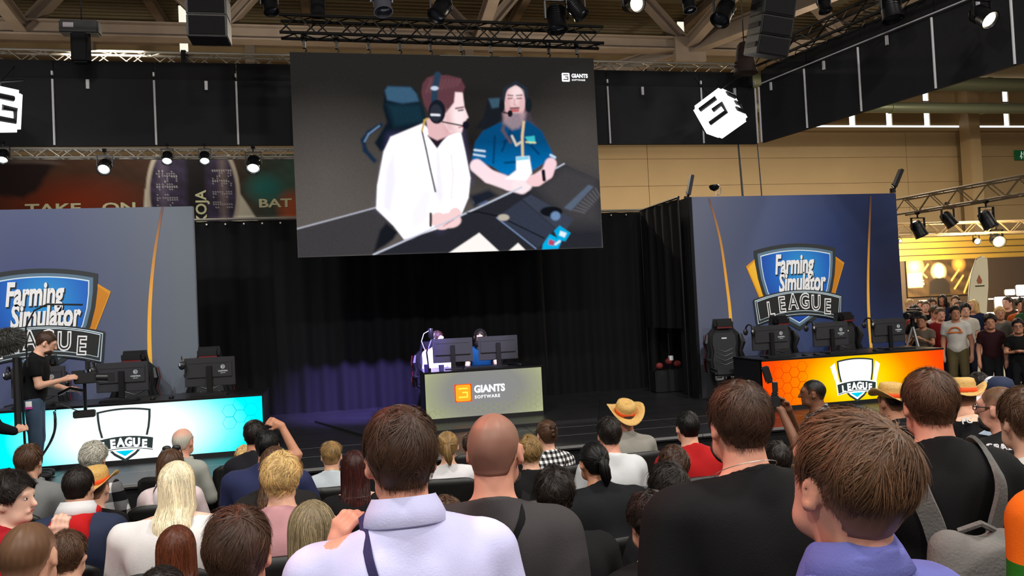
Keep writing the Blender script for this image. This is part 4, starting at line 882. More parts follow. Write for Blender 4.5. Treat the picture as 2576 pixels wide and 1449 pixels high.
def shop_fn(X, Z):
    x = X * 190; y = Z * 85
    img = L3(60, 42, 20) * (1 + 0.7 * pnoise(x / 40, y / 40, 5)[..., None])
    for cx, cy, r, c in ((22, 15, 26, (255, 215, 130)), (85, 28, 22, (255, 235, 180)), (140, 12, 20, (220, 160, 70))):
        k = soft(np.hypot((x - cx) / r, (y - cy) / r) - 0.6, 0.9); img = img * (1 - k) + L3(*c) * k
    k = soft(poly_d(x, y, [(58, 52), (75, 42), (98, 42), (112, 56), (114, 82), (56, 82)]), 5); img = img * (1 - k) + L3(28, 20, 14) * k
    k = soft(np.hypot((x - 86) / 12, (y - 26) / 16) - 1, 0.3); img = img * (1 - k) + L3(255, 240, 190) * k
    for x0, y0, x1, y1 in ((118, 50, 140, 25), (125, 70, 150, 40), (150, 80, 175, 30), (40, 30, 58, 10), (30, 20, 52, 40)):
        k = soft(seg_d(x, y, (x0, y0), (x1, y1)) - 1.5, 3); img = img * (1 - k) + L3(230, 180, 100) * k
    k = soft(poly_d(x, y, [(3, 30), (40, 30), (40, 62), (3, 62)]), 4); img = img * (1 - k) + L3(255, 225, 160) * k
    return img
q0 = PV(2278, 655, vb - 0.05); q1 = PV(2462, 738, vb - 0.05)
pp = thing('shop_poster', 'dark poster with pale bald figure and tools in the far booth', 'poster', ((q0.x + q1.x) / 2, vb - 0.06, (zt + zb) / 2))
grid_art('print', 120, 60, q1.x - q0.x, zt - zb, shop_fn, vcol_mat('printed_cloth'), pp, (0, 0, 0)); MB().box(-(q1.x - q0.x) / 2, (q1.x - q0.x) / 2, 0.005, 0.03, -(zt - zb) / 2, (zt - zb) / 2).build('board', BR, pp)
text('lettering', 'G TAG', 0.22, mat('tag_cream', (0.98, 0.9, 0.65), 0.6), pp, (-(q1.x - q0.x) * 0.37, -0.01, -0.2), off=0.006, sx=0.8)
# feather flag
fp = PV(2462, 830, 16.5)
ff = thing('feather_flag', 'tall white feather flag with small emblem beside the far booth', 'flag', (fp.x, 16.5, 0)); zt2 = PV(2480, 645, 16.5).z; zb2 = PV(2450, 835, 16.5).z
H = zt2 - zb2; pl = [(-0.27, zb2), (-0.27, zb2 + H * 0.3), (-0.24, zb2 + H * 0.5), (-0.17, zb2 + H * 0.7), (-0.08, zb2 + H * 0.84), (0.04, zb2 + H * 0.94), (0.18, zb2 + H * 0.99), (0.30, zt2), (0.38, zt2 - 0.06), (0.38, zb2 + H * 0.8), (0.36, zb2 + H * 0.6), (0.30, zb2 + H * 0.4), (0.25, zb2 + H * 0.2), (0.22, zb2)]
MB().prism(pl, -0.01, 0.01).build('cloth', mat('flag_cream', (0.98, 0.95, 0.82), 0.7), ff)
MB().path([(-0.28, 0, 0.05), (-0.26, 0, zb2 + H * 0.4), (-0.13, 0, zb2 + H * 0.76), (0.05, 0, zb2 + H * 0.97), (0.26, 0, zt2 + 0.02)], 0.014).build('pole', ALU, ff)
MB().lathe([(0.3, 0), (0.3, 0.03), (0.06, 0.06)], (-0.28, 0, 0), 16).build('foot', DARKMETAL, ff)
MB().prism([(0.02, zb2 + H * 0.68), (0.10, zb2 + H * 0.76), (0.18, zb2 + H * 0.68), (0.16, zb2 + H * 0.64), (0.05, zb2 + H * 0.64)], -0.016, -0.01).build('emblem', mat('emblem_pink', (0.7, 0.42, 0.3), 0.6), ff)
MB().box(-0.03, 0.24, -0.016, -0.01, zb2 + H * 0.60, zb2 + H * 0.615).build('emblem_bar', BR, ff)
MB().prism([(-0.14, zb2 + 0.02), (-0.16, zb2 + 0.2), (-0.02, zb2 + 0.32), (0.1, zb2 + 0.27), (0.12, zb2 + 0.02)], -0.016, -0.01).build('yellow_print', mat('flag_yellow', (0.98, 0.78, 0.12), 0.6), ff)
# counter, shelf and boxes with self-glowing white surfaces
def counter(px0, px1, py_top, v, label, m, mt):
    a = PV(px0, py_top, v); b = PV(px1, py_top, v); t = thing('sales_counter', label, 'counter', ((a.x + b.x) / 2, v, 0)); w = b.x - a.x
    MB().box(-w / 2, w / 2, -0.03, 0.6, a.z - 0.05, a.z).build('counter_top', mt, t); MB().box(-w / 2 + 0.05, w / 2 - 0.05, 0.02, 0.55, 0, a.z - 0.05).build('counter_body', m, t)
    for k in range(3): MB().box(-w / 2 + 0.1 + w / 3 * k, -w / 2 + w / 3 * (k + 1) - 0.05, 0.0, 0.02, 0.1, a.z - 0.15).build('door', m, t)
    return t, a.z, a.x, b.x
LW = mat('shop_white_glow', (1.0, 0.96, 0.9), 0.5, emit=2.2)  # emission put into the white stands in for bright light on it
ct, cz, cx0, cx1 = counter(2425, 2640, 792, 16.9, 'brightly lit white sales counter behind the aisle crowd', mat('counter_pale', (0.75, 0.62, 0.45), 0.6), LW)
for px, py, w, h, lab in ((2545, 735, 0.24, 0.16, 'small self-glowing white box on the shelf over the sales counter'), (2523, 762, 0.34, 0.34, 'large glowing white screen on the sales counter'), (2572, 730, 0.2, 0.3, 'tall self-glowing white box at the end of the shelf'), (2572, 790, 0.7, 0.3, 'bright white dome over the sales counter')):
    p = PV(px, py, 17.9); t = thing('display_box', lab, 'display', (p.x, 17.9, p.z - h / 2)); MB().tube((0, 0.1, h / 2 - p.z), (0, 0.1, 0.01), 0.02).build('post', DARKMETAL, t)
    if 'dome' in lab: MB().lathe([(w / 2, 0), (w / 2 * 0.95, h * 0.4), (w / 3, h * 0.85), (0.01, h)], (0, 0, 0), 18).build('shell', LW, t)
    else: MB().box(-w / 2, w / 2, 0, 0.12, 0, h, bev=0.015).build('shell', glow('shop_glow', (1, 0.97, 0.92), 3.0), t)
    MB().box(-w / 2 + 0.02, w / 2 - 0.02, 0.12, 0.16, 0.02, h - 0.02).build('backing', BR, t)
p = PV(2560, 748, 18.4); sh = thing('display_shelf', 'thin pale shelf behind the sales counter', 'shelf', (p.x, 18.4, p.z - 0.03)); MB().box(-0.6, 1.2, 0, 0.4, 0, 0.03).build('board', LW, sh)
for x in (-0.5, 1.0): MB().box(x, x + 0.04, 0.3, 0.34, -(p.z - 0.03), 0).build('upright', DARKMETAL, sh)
cols = [(0.7, 0.1, 0.12), (0.15, 0.45, 0.7), (0.8, 0.2, 0.2), (0.9, 0.88, 0.8), (0.6, 0.15, 0.2), (0.2, 0.2, 0.25)]
for k in range(6):
    p = PV(2432 + 11 * k, 800, 16.8); t = thing('folded_shirt', ['red', 'blue', 'bright red', 'cream', 'dark red', 'charcoal'][k] + ' folded shirt stacked on the front of the sales counter', 'shirt', (p.x, 16.95, cz))
    MB().box(-0.09, 0.09, 0, 0.25, 0, 0.07, bev=0.02).build('fabric', mat('shirt_stack%d' % k, cols[k], 0.8), t); MB().box(-0.04, 0.04, -0.005, 0.06, 0.065, 0.075, bev=0.003).build('collar', mat('shirt_stack%d' % k, 0), t)
MB_sign = PV(2325, 768, 19.5); t = thing('info_board', 'small cream board on a post behind the aisle crowd', 'board', (MB_sign.x, 19.5, 0)); MB().box(-0.16, 0.16, -0.01, 0.02, MB_sign.z - 0.15, MB_sign.z + 0.15).build('board', mat('tag_cream', 0), t); MB().tube((0, 0.02, 0), (0, 0.02, MB_sign.z), 0.015).build('post', DARKMETAL, t)
# dim gear behind the side drape
p = PV(1705, 900, 13.0); gr = thing('equipment_rack', 'dim black camera gear with red straps behind the side drape', 'equipment', (p.x - 0.2, 13.0, 0.35))
MB().box(-0.3, 0.35, -0.15, 0.15, 0.0, p.z - 0.55, bev=0.02).build('case', BLACK, gr)
for x, z, c in ((-0.18, -0.12, (0.45, 0.12, 0.12)), (0.0, -0.05, (0.35, 0.10, 0.10)), (0.16, -0.1, (0.4, 0.14, 0.12))): MB().ball((x, -0.05, p.z - 0.35 + z), (0.07, 0.05, 0.06)).build('strap_bundle', mat('strap_red', c, 0.7), gr, smooth=True)
MB().box(0.0, 0.07, -0.1, -0.04, p.z - 0.38, p.z - 0.30).build('label_card', WHITE, gr); MB().tube((0.05, 0.03, 0), (0.05, 0.03, p.z + 0.1), 0.015).build('pole', DARKMETAL, gr)
# ================================================================ PEOPLE: signed distance bodies
def surfnet(xs, ys, zs, D):
    s = D < 0
    c = np.zeros(tuple(n - 1 for n in D.shape), np.int8)
    offs = [(i, j, k) for i in (0, 1) for j in (0, 1) for k in (0, 1)]
    for i, j, k in offs: c += s[i:D.shape[0] - 1 + i, j:D.shape[1] - 1 + j, k:D.shape[2] - 1 + k]
    act = (c > 0) & (c < 8); I = np.argwhere(act)
    if len(I) == 0: return np.zeros((0, 3)), np.zeros((0, 4), int)
    idx = -np.ones(act.shape, np.int64); idx[act] = np.arange(len(I))
    acc = np.zeros((len(I), 3)); cnt = np.zeros(len(I))
    g = {o: D[I[:, 0] + o[0], I[:, 1] + o[1], I[:, 2] + o[2]] for o in offs}
    ax = (xs, ys, zs)
    for o in offs:
        for a in range(3):
            if o[a] == 0:
                p = list(o); p[a] = 1; p = tuple(p); d0, d1 = g[o], g[p]; m = (d0 < 0) != (d1 < 0)
                t = np.where(m, d0 / np.where(m, d0 - d1, 1), 0)
                for b in range(3):
                    c0 = ax[b][I[:, b] + o[b]]; c1 = ax[b][I[:, b] + p[b]]
                    acc[:, b] += np.where(m, c0 + (c1 - c0) * t, 0)
                cnt += m
    V = acc / cnt[:, None]; Q = []
    for a in range(3):
        b, d = (a + 1) % 3, (a + 2) % 3
        sl0 = [slice(1, -1)] * 3; sl1 = [slice(1, -1)] * 3; sl0[a] = slice(0, -1); sl1[a] = slice(1, None)
        s0 = s[tuple(sl0)]; s1 = s[tuple(sl1)]; E = np.argwhere(s0 != s1)
        if len(E) == 0: continue
        sg = s0[E[:, 0], E[:, 1], E[:, 2]]
        base = E.copy(); base[:, b] += 1; base[:, d] += 1
        def cell(ob, od):
            q = base.copy(); q[:, b] -= ob; q[:, d] -= od; return idx[q[:, 0], q[:, 1], q[:, 2]]
        q = np.stack([cell(1, 1), cell(0, 1), cell(0, 0), cell(1, 0)], 1)
        q = np.where(sg[:, None], q, q[:, ::-1]); Q.append(q[(q >= 0).all(1)])
    return V, np.concatenate(Q)
def axis(lo, hi, coarse, fines):
    """axis samples: coarse spacing, finer inside given (a,b,h) intervals"""
    out = [lo]
    while out[-1] < hi:
        h = coarse
        for a, b, f in fines:
            if a - coarse < out[-1] < b: h = min(h, f if out[-1] > a - f else max(f, min(coarse, a - out[-1])))
        out.append(out[-1] + h)
    return np.array(out)
class Field:
    def __init__(self, xs, ys, zs):
        self.x, self.y, self.z = xs, ys, zs; self.D = np.full((len(xs), len(ys), len(zs)), 9.0)
        self.X, self.Y, self.Z = xs[:, None, None], ys[None, :, None], zs[None, None, :]
    def sl(self, lo, hi):
        r = []
        for a, l, h in zip((self.x, self.y, self.z), lo, hi):
            r.append(slice(max(0, np.searchsorted(a, l) - 1), min(len(a), np.searchsorted(a, h) + 1)))
        return tuple(r)
    def sub(self, s): return self.X[s[0]], self.Y[:, s[1]], self.Z[:, :, s[2]]
    def comb(self, s, d, k):
        A = self.D[s]; 
        if A.size == 0: return
        if k > 0:
            h = np.maximum(k - np.abs(A - d), 0) / k; self.D[s] = np.minimum(A, d) - h * h * k / 4
        else: self.D[s] = np.minimum(A, d)
    def prim(self, p, inf=0.0):
        k = p[-1]
        if p[0] == 'c':
            a, b, ra, rb = p[1], p[2], p[3] + inf, p[4] + inf
            R = max(ra, rb) + k + 0.05; s = self.sl(np.minimum(a, b) - R, np.maximum(a, b) + R); X, Y, Z = self.sub(s)
            ab = b - a; L = ab @ ab + 1e-12
            t = np.clip(((X - a[0]) * ab[0] + (Y - a[1]) * ab[1] + (Z - a[2]) * ab[2]) / L, 0, 1)
            d = np.sqrt((X - a[0] - t * ab[0]) ** 2 + (Y - a[1] - t * ab[1]) ** 2 + (Z - a[2] - t * ab[2]) ** 2) - (ra + t * (rb - ra))
        else:
            c, r, Rm = p[1], p[2] + inf, p[3]
            R = r.max() + k + 0.05; s = self.sl(c - R, c + R); X, Y, Z = self.sub(s); X, Y, Z = X - c[0], Y - c[1], Z - c[2]
            if Rm is not None: X, Y, Z = (Rm[0, j] * X + Rm[1, j] * Y + Rm[2, j] * Z for j in range(3))
            k0 = np.sqrt((X / r[0]) ** 2 + (Y / r[1]) ** 2 + (Z / r[2]) ** 2) + 1e-9
            k1 = np.sqrt((X / r[0] ** 2) ** 2 + (Y / r[1] ** 2) ** 2 + (Z / r[2] ** 2) ** 2) + 1e-9
            d = k0 * (k0 - 1) / k1
        self.comb(s, d, k)
    def cut(self, n, p0):
        """remove the side the normal points to"""
        d = (self.X - p0[0]) * n[0] + (self.Y - p0[1]) * n[1] + (self.Z - p0[2]) * n[2]; self.D = np.maximum(self.D, d)
    def cut_local(self, n, p0, r):
        s = self.sl(np.array(p0) - r, np.array(p0) + r); X, Y, Z = self.sub(s)
        d = (X - p0[0]) * n[0] + (Y - p0[1]) * n[1] + (Z - p0[2]) * n[2]; self.D[s] = np.maximum(self.D[s], d)
    def carve(self, a, b, ra, rb):
        R = max(ra, rb) + 0.06; s = self.sl(np.minimum(a, b) - R, np.maximum(a, b) + R); X, Y, Z = self.sub(s); ab = b - a; L = ab @ ab
        t = np.clip(((X - a[0]) * ab[0] + (Y - a[1]) * ab[1] + (Z - a[2]) * ab[2]) / L, 0, 1)
        d = np.sqrt((X - a[0] - t * ab[0]) ** 2 + (Y - a[1] - t * ab[1]) ** 2 + (Z - a[2] - t * ab[2]) ** 2) - (ra + t * (rb - ra)); self.D[s] = np.maximum(self.D[s], -d)
    def folds(self, amp, seed, sc=1.0):
        r = np.random.default_rng(seed); X, Y, Z = self.X, self.Y, self.Z; w = 0
        for k in range(4):
            f = r.uniform(11, 30) * sc; a = r.uniform(-1, 1, 3); a[2] *= 0.9; a /= np.linalg.norm(a); w = w + np.sin(f * (a[0] * X + a[1] * Y + a[2] * Z) + r.uniform(0, 6) + 1.3 * np.sin(6 * X + 5 * Z + k))
        self.D = self.D + amp * w / 2
    def mesh(self, name, m, parent, smooth=True):
        V, Q = surfnet(self.x, self.y, self.z, self.D); return npmesh(name, V, Q, m, parent)
def npmesh(name, V, Q, m, parent, col=None, smooth=True):
    me = bpy.data.meshes.new(name); V = np.asarray(V, np.float32); Q = np.asarray(Q, np.int32); n = Q.shape[1] if len(Q) else 4
    me.vertices.add(len(V)); me.vertices.foreach_set('co', V.reshape(-1)); me.loops.add(Q.size); me.loops.foreach_set('vertex_index', Q.reshape(-1))
    me.polygons.add(len(Q)); me.polygons.foreach_set('loop_start', np.arange(0, Q.size, n, dtype=np.int32)); me.update(calc_edges=True)
    if col is not None:
        ca = me.color_attributes.new('Col', 'FLOAT_COLOR', 'POINT'); c4 = np.ones((len(V), 4), np.float32); c4[:, :3] = col; ca.data.foreach_set('color', c4.reshape(-1))
    if smooth: me.shade_smooth()
    me.validate()
    o = bpy.data.objects.new(name, me); C.objects.link(o)
    if m is not None: me.materials.append(m)
    if parent is not None: o.parent = parent
    return o
A_ = lambda *v: np.array(v, float)
def rotm(yaw, pitch, roll):
    m = Matrix.Rotation(yaw, 3, 'Z') @ Matrix.Rotation(-pitch, 3, 'X') @ Matrix.Rotation(roll, 3, 'Y'); return np.array(m)
CR_C = A_(0, -0.014, 0.025); CR_R = A_(0.077, 0.098, 0.090)
def hand_prims(w, d, n, side, curl=0.5, s=1.0, k=0.006):
    """w wrist, d direction of the hand, n back-of-hand normal; five fingers"""
    d = d / np.linalg.norm(d); n = n - d * (n @ d); n = n / (np.linalg.norm(n) + 1e-9); l = np.cross(d, n) * side   # l towards the thumb
    P = [('c', w, w + d * 0.05 * s, 0.026 * s, 0.028 * s, 0.02)]
    for i, (o, ln) in enumerate(((0.030, 0.072), (0.010, 0.080), (-0.010, 0.074), (-0.029, 0.058))):
        kn = w + (d * 0.088 + l * o) * s; P.append(('c', w + (d * 0.02 + l * o * 0.7) * s, kn, 0.0125 * s, 0.011 * s, 0.012))
        c1 = curl * 0.7; d1 = d * math.cos(c1) - n * math.sin(c1); m1 = kn + d1 * ln * 0.5 * s; c2 = curl * 1.7; d2 = d * math.cos(c2) - n * math.sin(c2); m2 = m1 + d2 * ln * 0.32 * s; c3 = curl * 2.3; d3 = d * math.cos(c3) - n * math.sin(c3)
        P += [('c', kn, m1, 0.0098 * s, 0.009 * s, k), ('c', m1, m2, 0.009 * s, 0.0082 * s, k), ('c', m2, m2 + d3 * ln * 0.25 * s, 0.0082 * s, 0.007 * s, k)]
    t0 = w + (d * 0.025 + l * 0.024) * s; t1 = t0 + (d * 0.028 + l * 0.026 - n * 0.012) * s; t2 = t1 + (d * 0.028 + l * 0.006 - n * 0.014 * (1 + curl)) * s
    P += [('c', t0, t1, 0.014 * s, 0.0115 * s, 0.012), ('c', t1, t2, 0.0115 * s, 0.0085 * s, k)]
    return P
SPLIT = 0.5
SKIN = {'light': (0.87, 0.67, 0.57), 'pale': (0.91, 0.74, 0.66), 'tan': (0.75, 0.53, 0.42), 'rosy': (0.85, 0.61, 0.52), 'dark': (0.46, 0.30, 0.22)}
def skin(n): return mat('skin_' + n, SKIN[n], 0.5, sss=0.12, var=0.06, vscale=30, bump=0.03, bscale=150, spec=0.35)
def cloth(col, kind='plain'):
    key = 'cloth_%s_%s' % (kind, '_'.join('%d' % (c * 255) for c in col))
    if key in MATS: return MATS[key]
    m = mat(key, col, 0.85, spec=0.2, bump=0.12, bscale=220, var=0.06, vscale=12, sheen=0.0)
    if kind == 'split':
        nt = m.node_tree; N = nt.nodes; L = nt.links; b = N['Principled BSDF']; tc = N.new('ShaderNodeTexCoord'); sp = N.new('ShaderNodeSeparateXYZ'); L.new(tc.outputs['Object'], sp.inputs[0])
        r = N.new('ShaderNodeValToRGB'); r.color_ramp.interpolation = 'CONSTANT'; mr = N.new('ShaderNodeMapRange'); mr.inputs[1].default_value = 0.8; mr.inputs[2].default_value = 1.8; L.new(sp.outputs['Z'], mr.inputs[0]); L.new(mr.outputs[0], r.inputs[0])
        e = r.color_ramp.elements; e[0].position = 0; e[0].color = lin((0.13, 0.40, 0.10)) + (1,); e[1].position = SPLIT; e[1].color = lin(col) + (1,); L.new(r.outputs[0], b.inputs['Base Color'])
    if kind in ('check', 'gingham'):
        nt = m.node_tree; N = nt.nodes; L = nt.links; b = N['Principled BSDF']; tc = N.new('ShaderNodeTexCoord'); sp = N.new('ShaderNodeSeparateXYZ'); L.new(tc.outputs['Object'], sp.inputs[0])
        per = 0.075 if kind == 'check' else 0.019
        def band(out):
            w = N.new('ShaderNodeMath'); w.operation = 'PINGPONG'; w.inputs[1].default_value = per; L.new(out, w.inputs[0]); g = N.new('ShaderNodeMath'); g.operation = 'GREATER_THAN'; g.inputs[1].default_value = per / 2; L.new(w.outputs[0], g.inputs[0]); return g.outputs[0]
        ad = N.new('ShaderNodeMath'); ad.operation = 'ADD'; L.new(band(sp.outputs['X']), ad.inputs[0]); L.new(band(sp.outputs['Z']), ad.inputs[1])
        r = N.new('ShaderNodeValToRGB'); r.color_ramp.interpolation = 'CONSTANT'; e = r.color_ramp.elements; e[0].position = 0; e[0].color = lin(col) + (1,); e[1].position = 0.3; e[1].color = lin((0.42, 0.42, 0.43)) + (1,); e2 = e.new(0.8); e2.color = lin((0.05, 0.05, 0.06)) + (1,)
        mu = N.new('ShaderNodeMath'); mu.operation = 'MULTIPLY'; mu.inputs[1].default_value = 0.5; L.new(ad.outputs[0], mu.inputs[0]); L.new(mu.outputs[0], r.inputs[0]); L.new(r.outputs[0], b.inputs['Base Color'])
    return m
HAIRCOL = {'brown': (0.265, 0.18, 0.13), 'dark': (0.115, 0.085, 0.07), 'black': (0.055, 0.05, 0.05), 'blond': (0.85, 0.71, 0.47), 'ash': (0.56, 0.44, 0.27), 'plat': (0.97, 0.92, 0.79), 'red': (0.36, 0.18, 0.10), 'wine': (0.22, 0.08, 0.07), 'grey': (0.74, 0.73, 0.68), 'mid': (0.32, 0.22, 0.155), 'greyblond': (0.52, 0.46, 0.35), 'fair': (0.38, 0.27, 0.19)}
HAIR_MAT = vcol_mat('hair_strands', emission=False, rough=0.48)
def hairline(style):
    """scalp lower edge as height over y of head-local coordinates"""
    if style == 'long': return (A_(-0.2, 0.02, 0.045, 0.07, 0.2), A_(-9, -9, 0.02, 0.06, 0.08))
    return (A_(-0.2, -0.060, -0.035, -0.010, 0.012, 0.030, 0.050, 0.075, 0.2), A_(-0.062, -0.060, -0.024, 0.022, 0.012, -0.012, 0.035, 0.068, 0.075))
def head_sdf(P):
    D = np.full(len(P), 9.0)
    for kind, a, b, ra, rb, k in (('e', CR_C, CR_R, 0, 0, 0.03), ('e', A_(0, 0.03, -0.03), A_(0.061, 0.064, 0.084), 0, 0, 0.035), ('c', A_(0, -0.035, -0.20), A_(0, -0.022, -0.045), 0.066, 0.059, 0.035)):
        if kind == 'c':
            ab = b - a; t = np.clip(((P - a) @ ab) / (ab @ ab), 0, 1); d = np.linalg.norm(P - a - t[:, None] * ab, axis=1) - (ra + t * (rb - ra))
        else:
            q = P - a; k0 = np.linalg.norm(q / b, axis=1) + 1e-9; k1 = np.linalg.norm(q / b ** 2, axis=1) + 1e-9; d = k0 * (k0 - 1) / k1
        h = np.maximum(k - np.abs(D - d), 0) / k; D = np.minimum(D, d) - h * h * k / 4
    return D
def push(P, want, both=False):
    n = P - A_(0, -0.015, 0); n[:, 2] = 0; n /= np.linalg.norm(n, axis=1, keepdims=True) + 1e-9
    low = np.clip((0.03 - P[:, 2]) / 0.03, 0, 1)
    for _ in range(3):
        e = want - head_sdf(P); e = e if both else np.maximum(e, 0); P = P + n * (e * low)[:, None]
    return P
def make_hair(parent, hc, Rh, hs, style, colname, near, seed, body_back=None, length=None, cn=None, close=False):
    r = np.random.default_rng(seed); base = np.array(lin(HAIRCOL[colname])) if colname in HAIRCOL else np.array(lin(colname))
    lg = style in ('long', 'bob')
    L = {'long': 0.27, 'bob': 0.15}.get(style, 0); L = length or L
    hy, hz = hairline('long' if lg else style)
    t0 = {'short': 0.014, 'buzz': 0.0035, 'fade': 0.004, 'curly': 0.022, 'long': 0.013, 'bob': 0.016, 'pony': 0.009, 'messy': 0.022, 'bun': 0.010, 'crop': 0.008, 'stubble': 0.0016, 'thin': 0.004}[style]
    floor = 1.02 if lg else 0.79
    def thick(x, y, z):
        t = np.full(np.shape(z), t0)
        if style in ('short', 'messy', 'crop'): t = t0 * (0.42 + 0.58 * np.clip((z + 0.04) / 0.10, 0, 1)) + (0.008 if style != 'crop' else 0.004) * np.clip((z - 0.07) / 0.04, 0, 1)
        if style == 'fade': t = 0.003 + 0.016 * np.clip((z - 0.005) / 0.07, 0, 1) ** 1.5
        return t
    def scale(dz):
        q = np.sqrt(np.clip(1 - (dz / CR_R[2]) ** 2, 0, 1)); s = np.where(dz < 0, np.maximum(q, floor), q)
        if lg: s = np.where(dz < -0.03, s + np.clip((-dz - 0.03) * 0.35, 0, 0.10), s)
        return s
    # ---- cap
    nph = 48; zz = np.concatenate([CR_C[2] + CR_R[2] * np.cos(np.linspace(0.001, math.pi / 2, 16)), np.arange(0.012, -0.092 if not lg else -L, -0.010)])
    ph = np.linspace(0, 2 * math.pi, nph, endpoint=False); PH, ZZ = np.meshgrid(ph, zz); dz = ZZ - CR_C[2]; sc = scale(dz)
    X = CR_R[0] * sc * np.sin(PH); Y = CR_C[1] + CR_R[1] * sc * np.cos(PH)
    mask = ZZ - np.interp(Y, hy, hz)
    if lg: mask = np.where((ZZ < 0.075) & (Y > 0.0), np.minimum(mask, (0.035 - Y) + np.clip(ZZ - 0.05, 0, 1) * 2), 0.05)
    t = thick(X, Y, ZZ); bl = np.clip((mask + 0.004) / 0.02, 0, 1); off = t * bl * (3 - 2 * bl) * bl + np.where(mask < 0, np.maximum(-0.03, mask * 2.5 - 0.004), 0) 
    nz = {'curly': 0.007, 'messy': 0.006, 'short': 0.002, 'bob': 0.001, 'long': 0.001}.get(style, 0.0006)
    off = off + nz * bl * (np.sin(9 * PH + 40 * ZZ + seed) + np.sin(5 * PH - 70 * ZZ) + 0.7 * np.sin(17 * PH + 110 * ZZ))
    up = np.clip(dz / CR_R[2], 0, 1); NX, NY, NZ = sc * np.sin(PH), sc * np.cos(PH), up
    nl = np.sqrt(NX ** 2 + NY ** 2 + NZ ** 2) + 1e-6
    Vc = np.stack([X + off * NX / nl, Y + off * NY / nl, ZZ + off * NZ / nl], -1)
    if not lg: Vc = push(Vc.reshape(-1, 3), (off + 0.0008).reshape(-1), True).reshape(Vc.shape)
    nr = len(zz); i, j = np.meshgrid(np.arange(nr - 1), np.arange(nph), indexing='ij')
    Q = np.stack([i * nph + j, i * nph + (j + 1) % nph, (i + 1) * nph + (j + 1) % nph, (i + 1) * nph + j], -1).reshape(-1, 4)
    mk = mask.reshape(-1); Q = Q[(mk[Q] > -0.002).any(1)]
    V = Vc.reshape(-1, 3)
    cs = 0.72 if style not in ('buzz', 'stubble', 'fade', 'thin') else 1.0
    colv = np.tile(base * cs, (len(V), 1)) * (1 + 0.12 * np.sin(23 * PH + 60 * ZZ).reshape(-1, 1))
    if cn is not None and style in ('buzz', 'stubble', 'fade', 'thin'):
        sk = np.array(lin(SKIN[cn])); a = {'stubble': 0.55, 'thin': 0.45}.get(style, 0.25)
        f = np.clip(1 - mask.reshape(-1, 1) / 0.05, 0, 1) * (0.75 if style != 'fade' else 0.4)
        if style in ('stubble', 'thin'): f = np.maximum(f, np.clip((ZZ.reshape(-1, 1) - 0.035) / 0.05, 0, 1) * (1.0 if style == 'thin' else 0.5))
        if style == 'stubble': f = np.maximum(f, 0.42)
        colv = colv * (1 - f * 0.8) + sk * f * 0.8
    parts = [(V, Q, colv)]
    # ---- strands (ribbons)
    ns = {0: 400, 1: 1100, 2: 6500}[near]
    if close and near == 1: ns = 3000
    if style in ('buzz', 'stubble', 'thin'): ns = 0
    wid = {0: 0.0060, 1: 0.0040, 2: 0.0016}[near] * (1.5 if style == 'curly' else 1.0) * (0.62 if close and near == 1 else 1.0); seg = 4 if near < 2 else 5
    if lg: seg += 3
    if ns:
        u = r.uniform(-0.6, 1, ns * 2); pz = CR_C[2] + CR_R[2] * u; pa = r.uniform(0, 2 * math.pi, ns * 2)
        s0 = scale(pz - CR_C[2]); p = np.stack([CR_R[0] * s0 * np.sin(pa), CR_C[1] + CR_R[1] * s0 * np.cos(pa), pz], -1)
        m0 = p[:, 2] - np.interp(p[:, 1], hy, hz); keep = m0 > 0.004
        if lg: keep = (p[:, 2] > -0.02) & ~((p[:, 1] > 0.03) & (p[:, 2] < 0.07))
        if style == 'fade': keep &= p[:, 2] > 0.0
        p = p[keep][:ns]; n_ = len(p)
        whorl = A_(0.012, -0.055, 0.105)
        ln = {'short': 0.042, 'crop': 0.024, 'fade': 0.034, 'curly': 0.05, 'messy': 0.058, 'long': L + 0.12, 'bob': L + 0.10, 'pony': 0.10, 'bun': 0.09}[style] * r.uniform(0.75, 1.2, n_)
        knot = A_(0, -0.105, 0.03) if style == 'pony' else A_(0.01, -0.09, 0.06)
        PTS = []; off = thick(p[:, 0], p[:, 1], p[:, 2]) * (r.uniform(0.7, 1.15, n_) + (0.35 if not lg else 0.15) * r.uniform(0, 1, n_) ** 8) + (0.0035 * np.sin(70 * p[:, 0] + 55 * p[:, 1] + seed) if style in ('short', 'messy', 'fade') else 0); nzv = r.normal(0, 1, (n_, 3)) * {'curly': 0.9, 'messy': 0.5, 'short': 0.34, 'crop': 0.35, 'fade': 0.25}.get(style, 0.09)
        clump = np.stack([np.sin(77 * p[:, 0] + 59 * p[:, 2] + seed + 2 * np.sin(40 * p[:, 1])), np.cos(81 * p[:, 1] - 53 * p[:, 0] + seed), np.sin(61 * p[:, 2] + 47 * p[:, 1])], -1) * {'messy': 0.75, 'curly': 0.8, 'short': 0.5, 'fade': 0.35}.get(style, 0.10)
        q = p.copy(); part_y = A_(0, 0.05, 0.11)
        for k in range(seg + 1):
            d_ = q - CR_C; nn_ = d_ / CR_R ** 2; nn_[:, 2] = np.where(d_[:, 2] < 0, 0, nn_[:, 2]); nn_ /= np.linalg.norm(nn_, axis=1, keepdims=True) + 1e-9
            PTS.append(q + nn_ * (off * (1 + {'curly': 0.35, 'messy': 0.30, 'short': 0.10, 'fade': 0.2, 'crop': 0.15}.get(style, 0.0) * k / seg))[:, None])
            if style in ('pony', 'bun'): fl = knot - q
            elif lg: fl = np.stack([np.sign(q[:, 0]) * 0.35 * np.clip((q[:, 2] - 0.03) * 12, 0, 1), -0.25 * np.clip((q[:, 2] - 0.02) * 9, 0, 1), -np.ones(n_)], -1)
            else:
                fl = q - whorl; fl = fl / (np.linalg.norm(fl, axis=1, keepdims=True) + 1e-6) + A_(0, 0, -0.35)
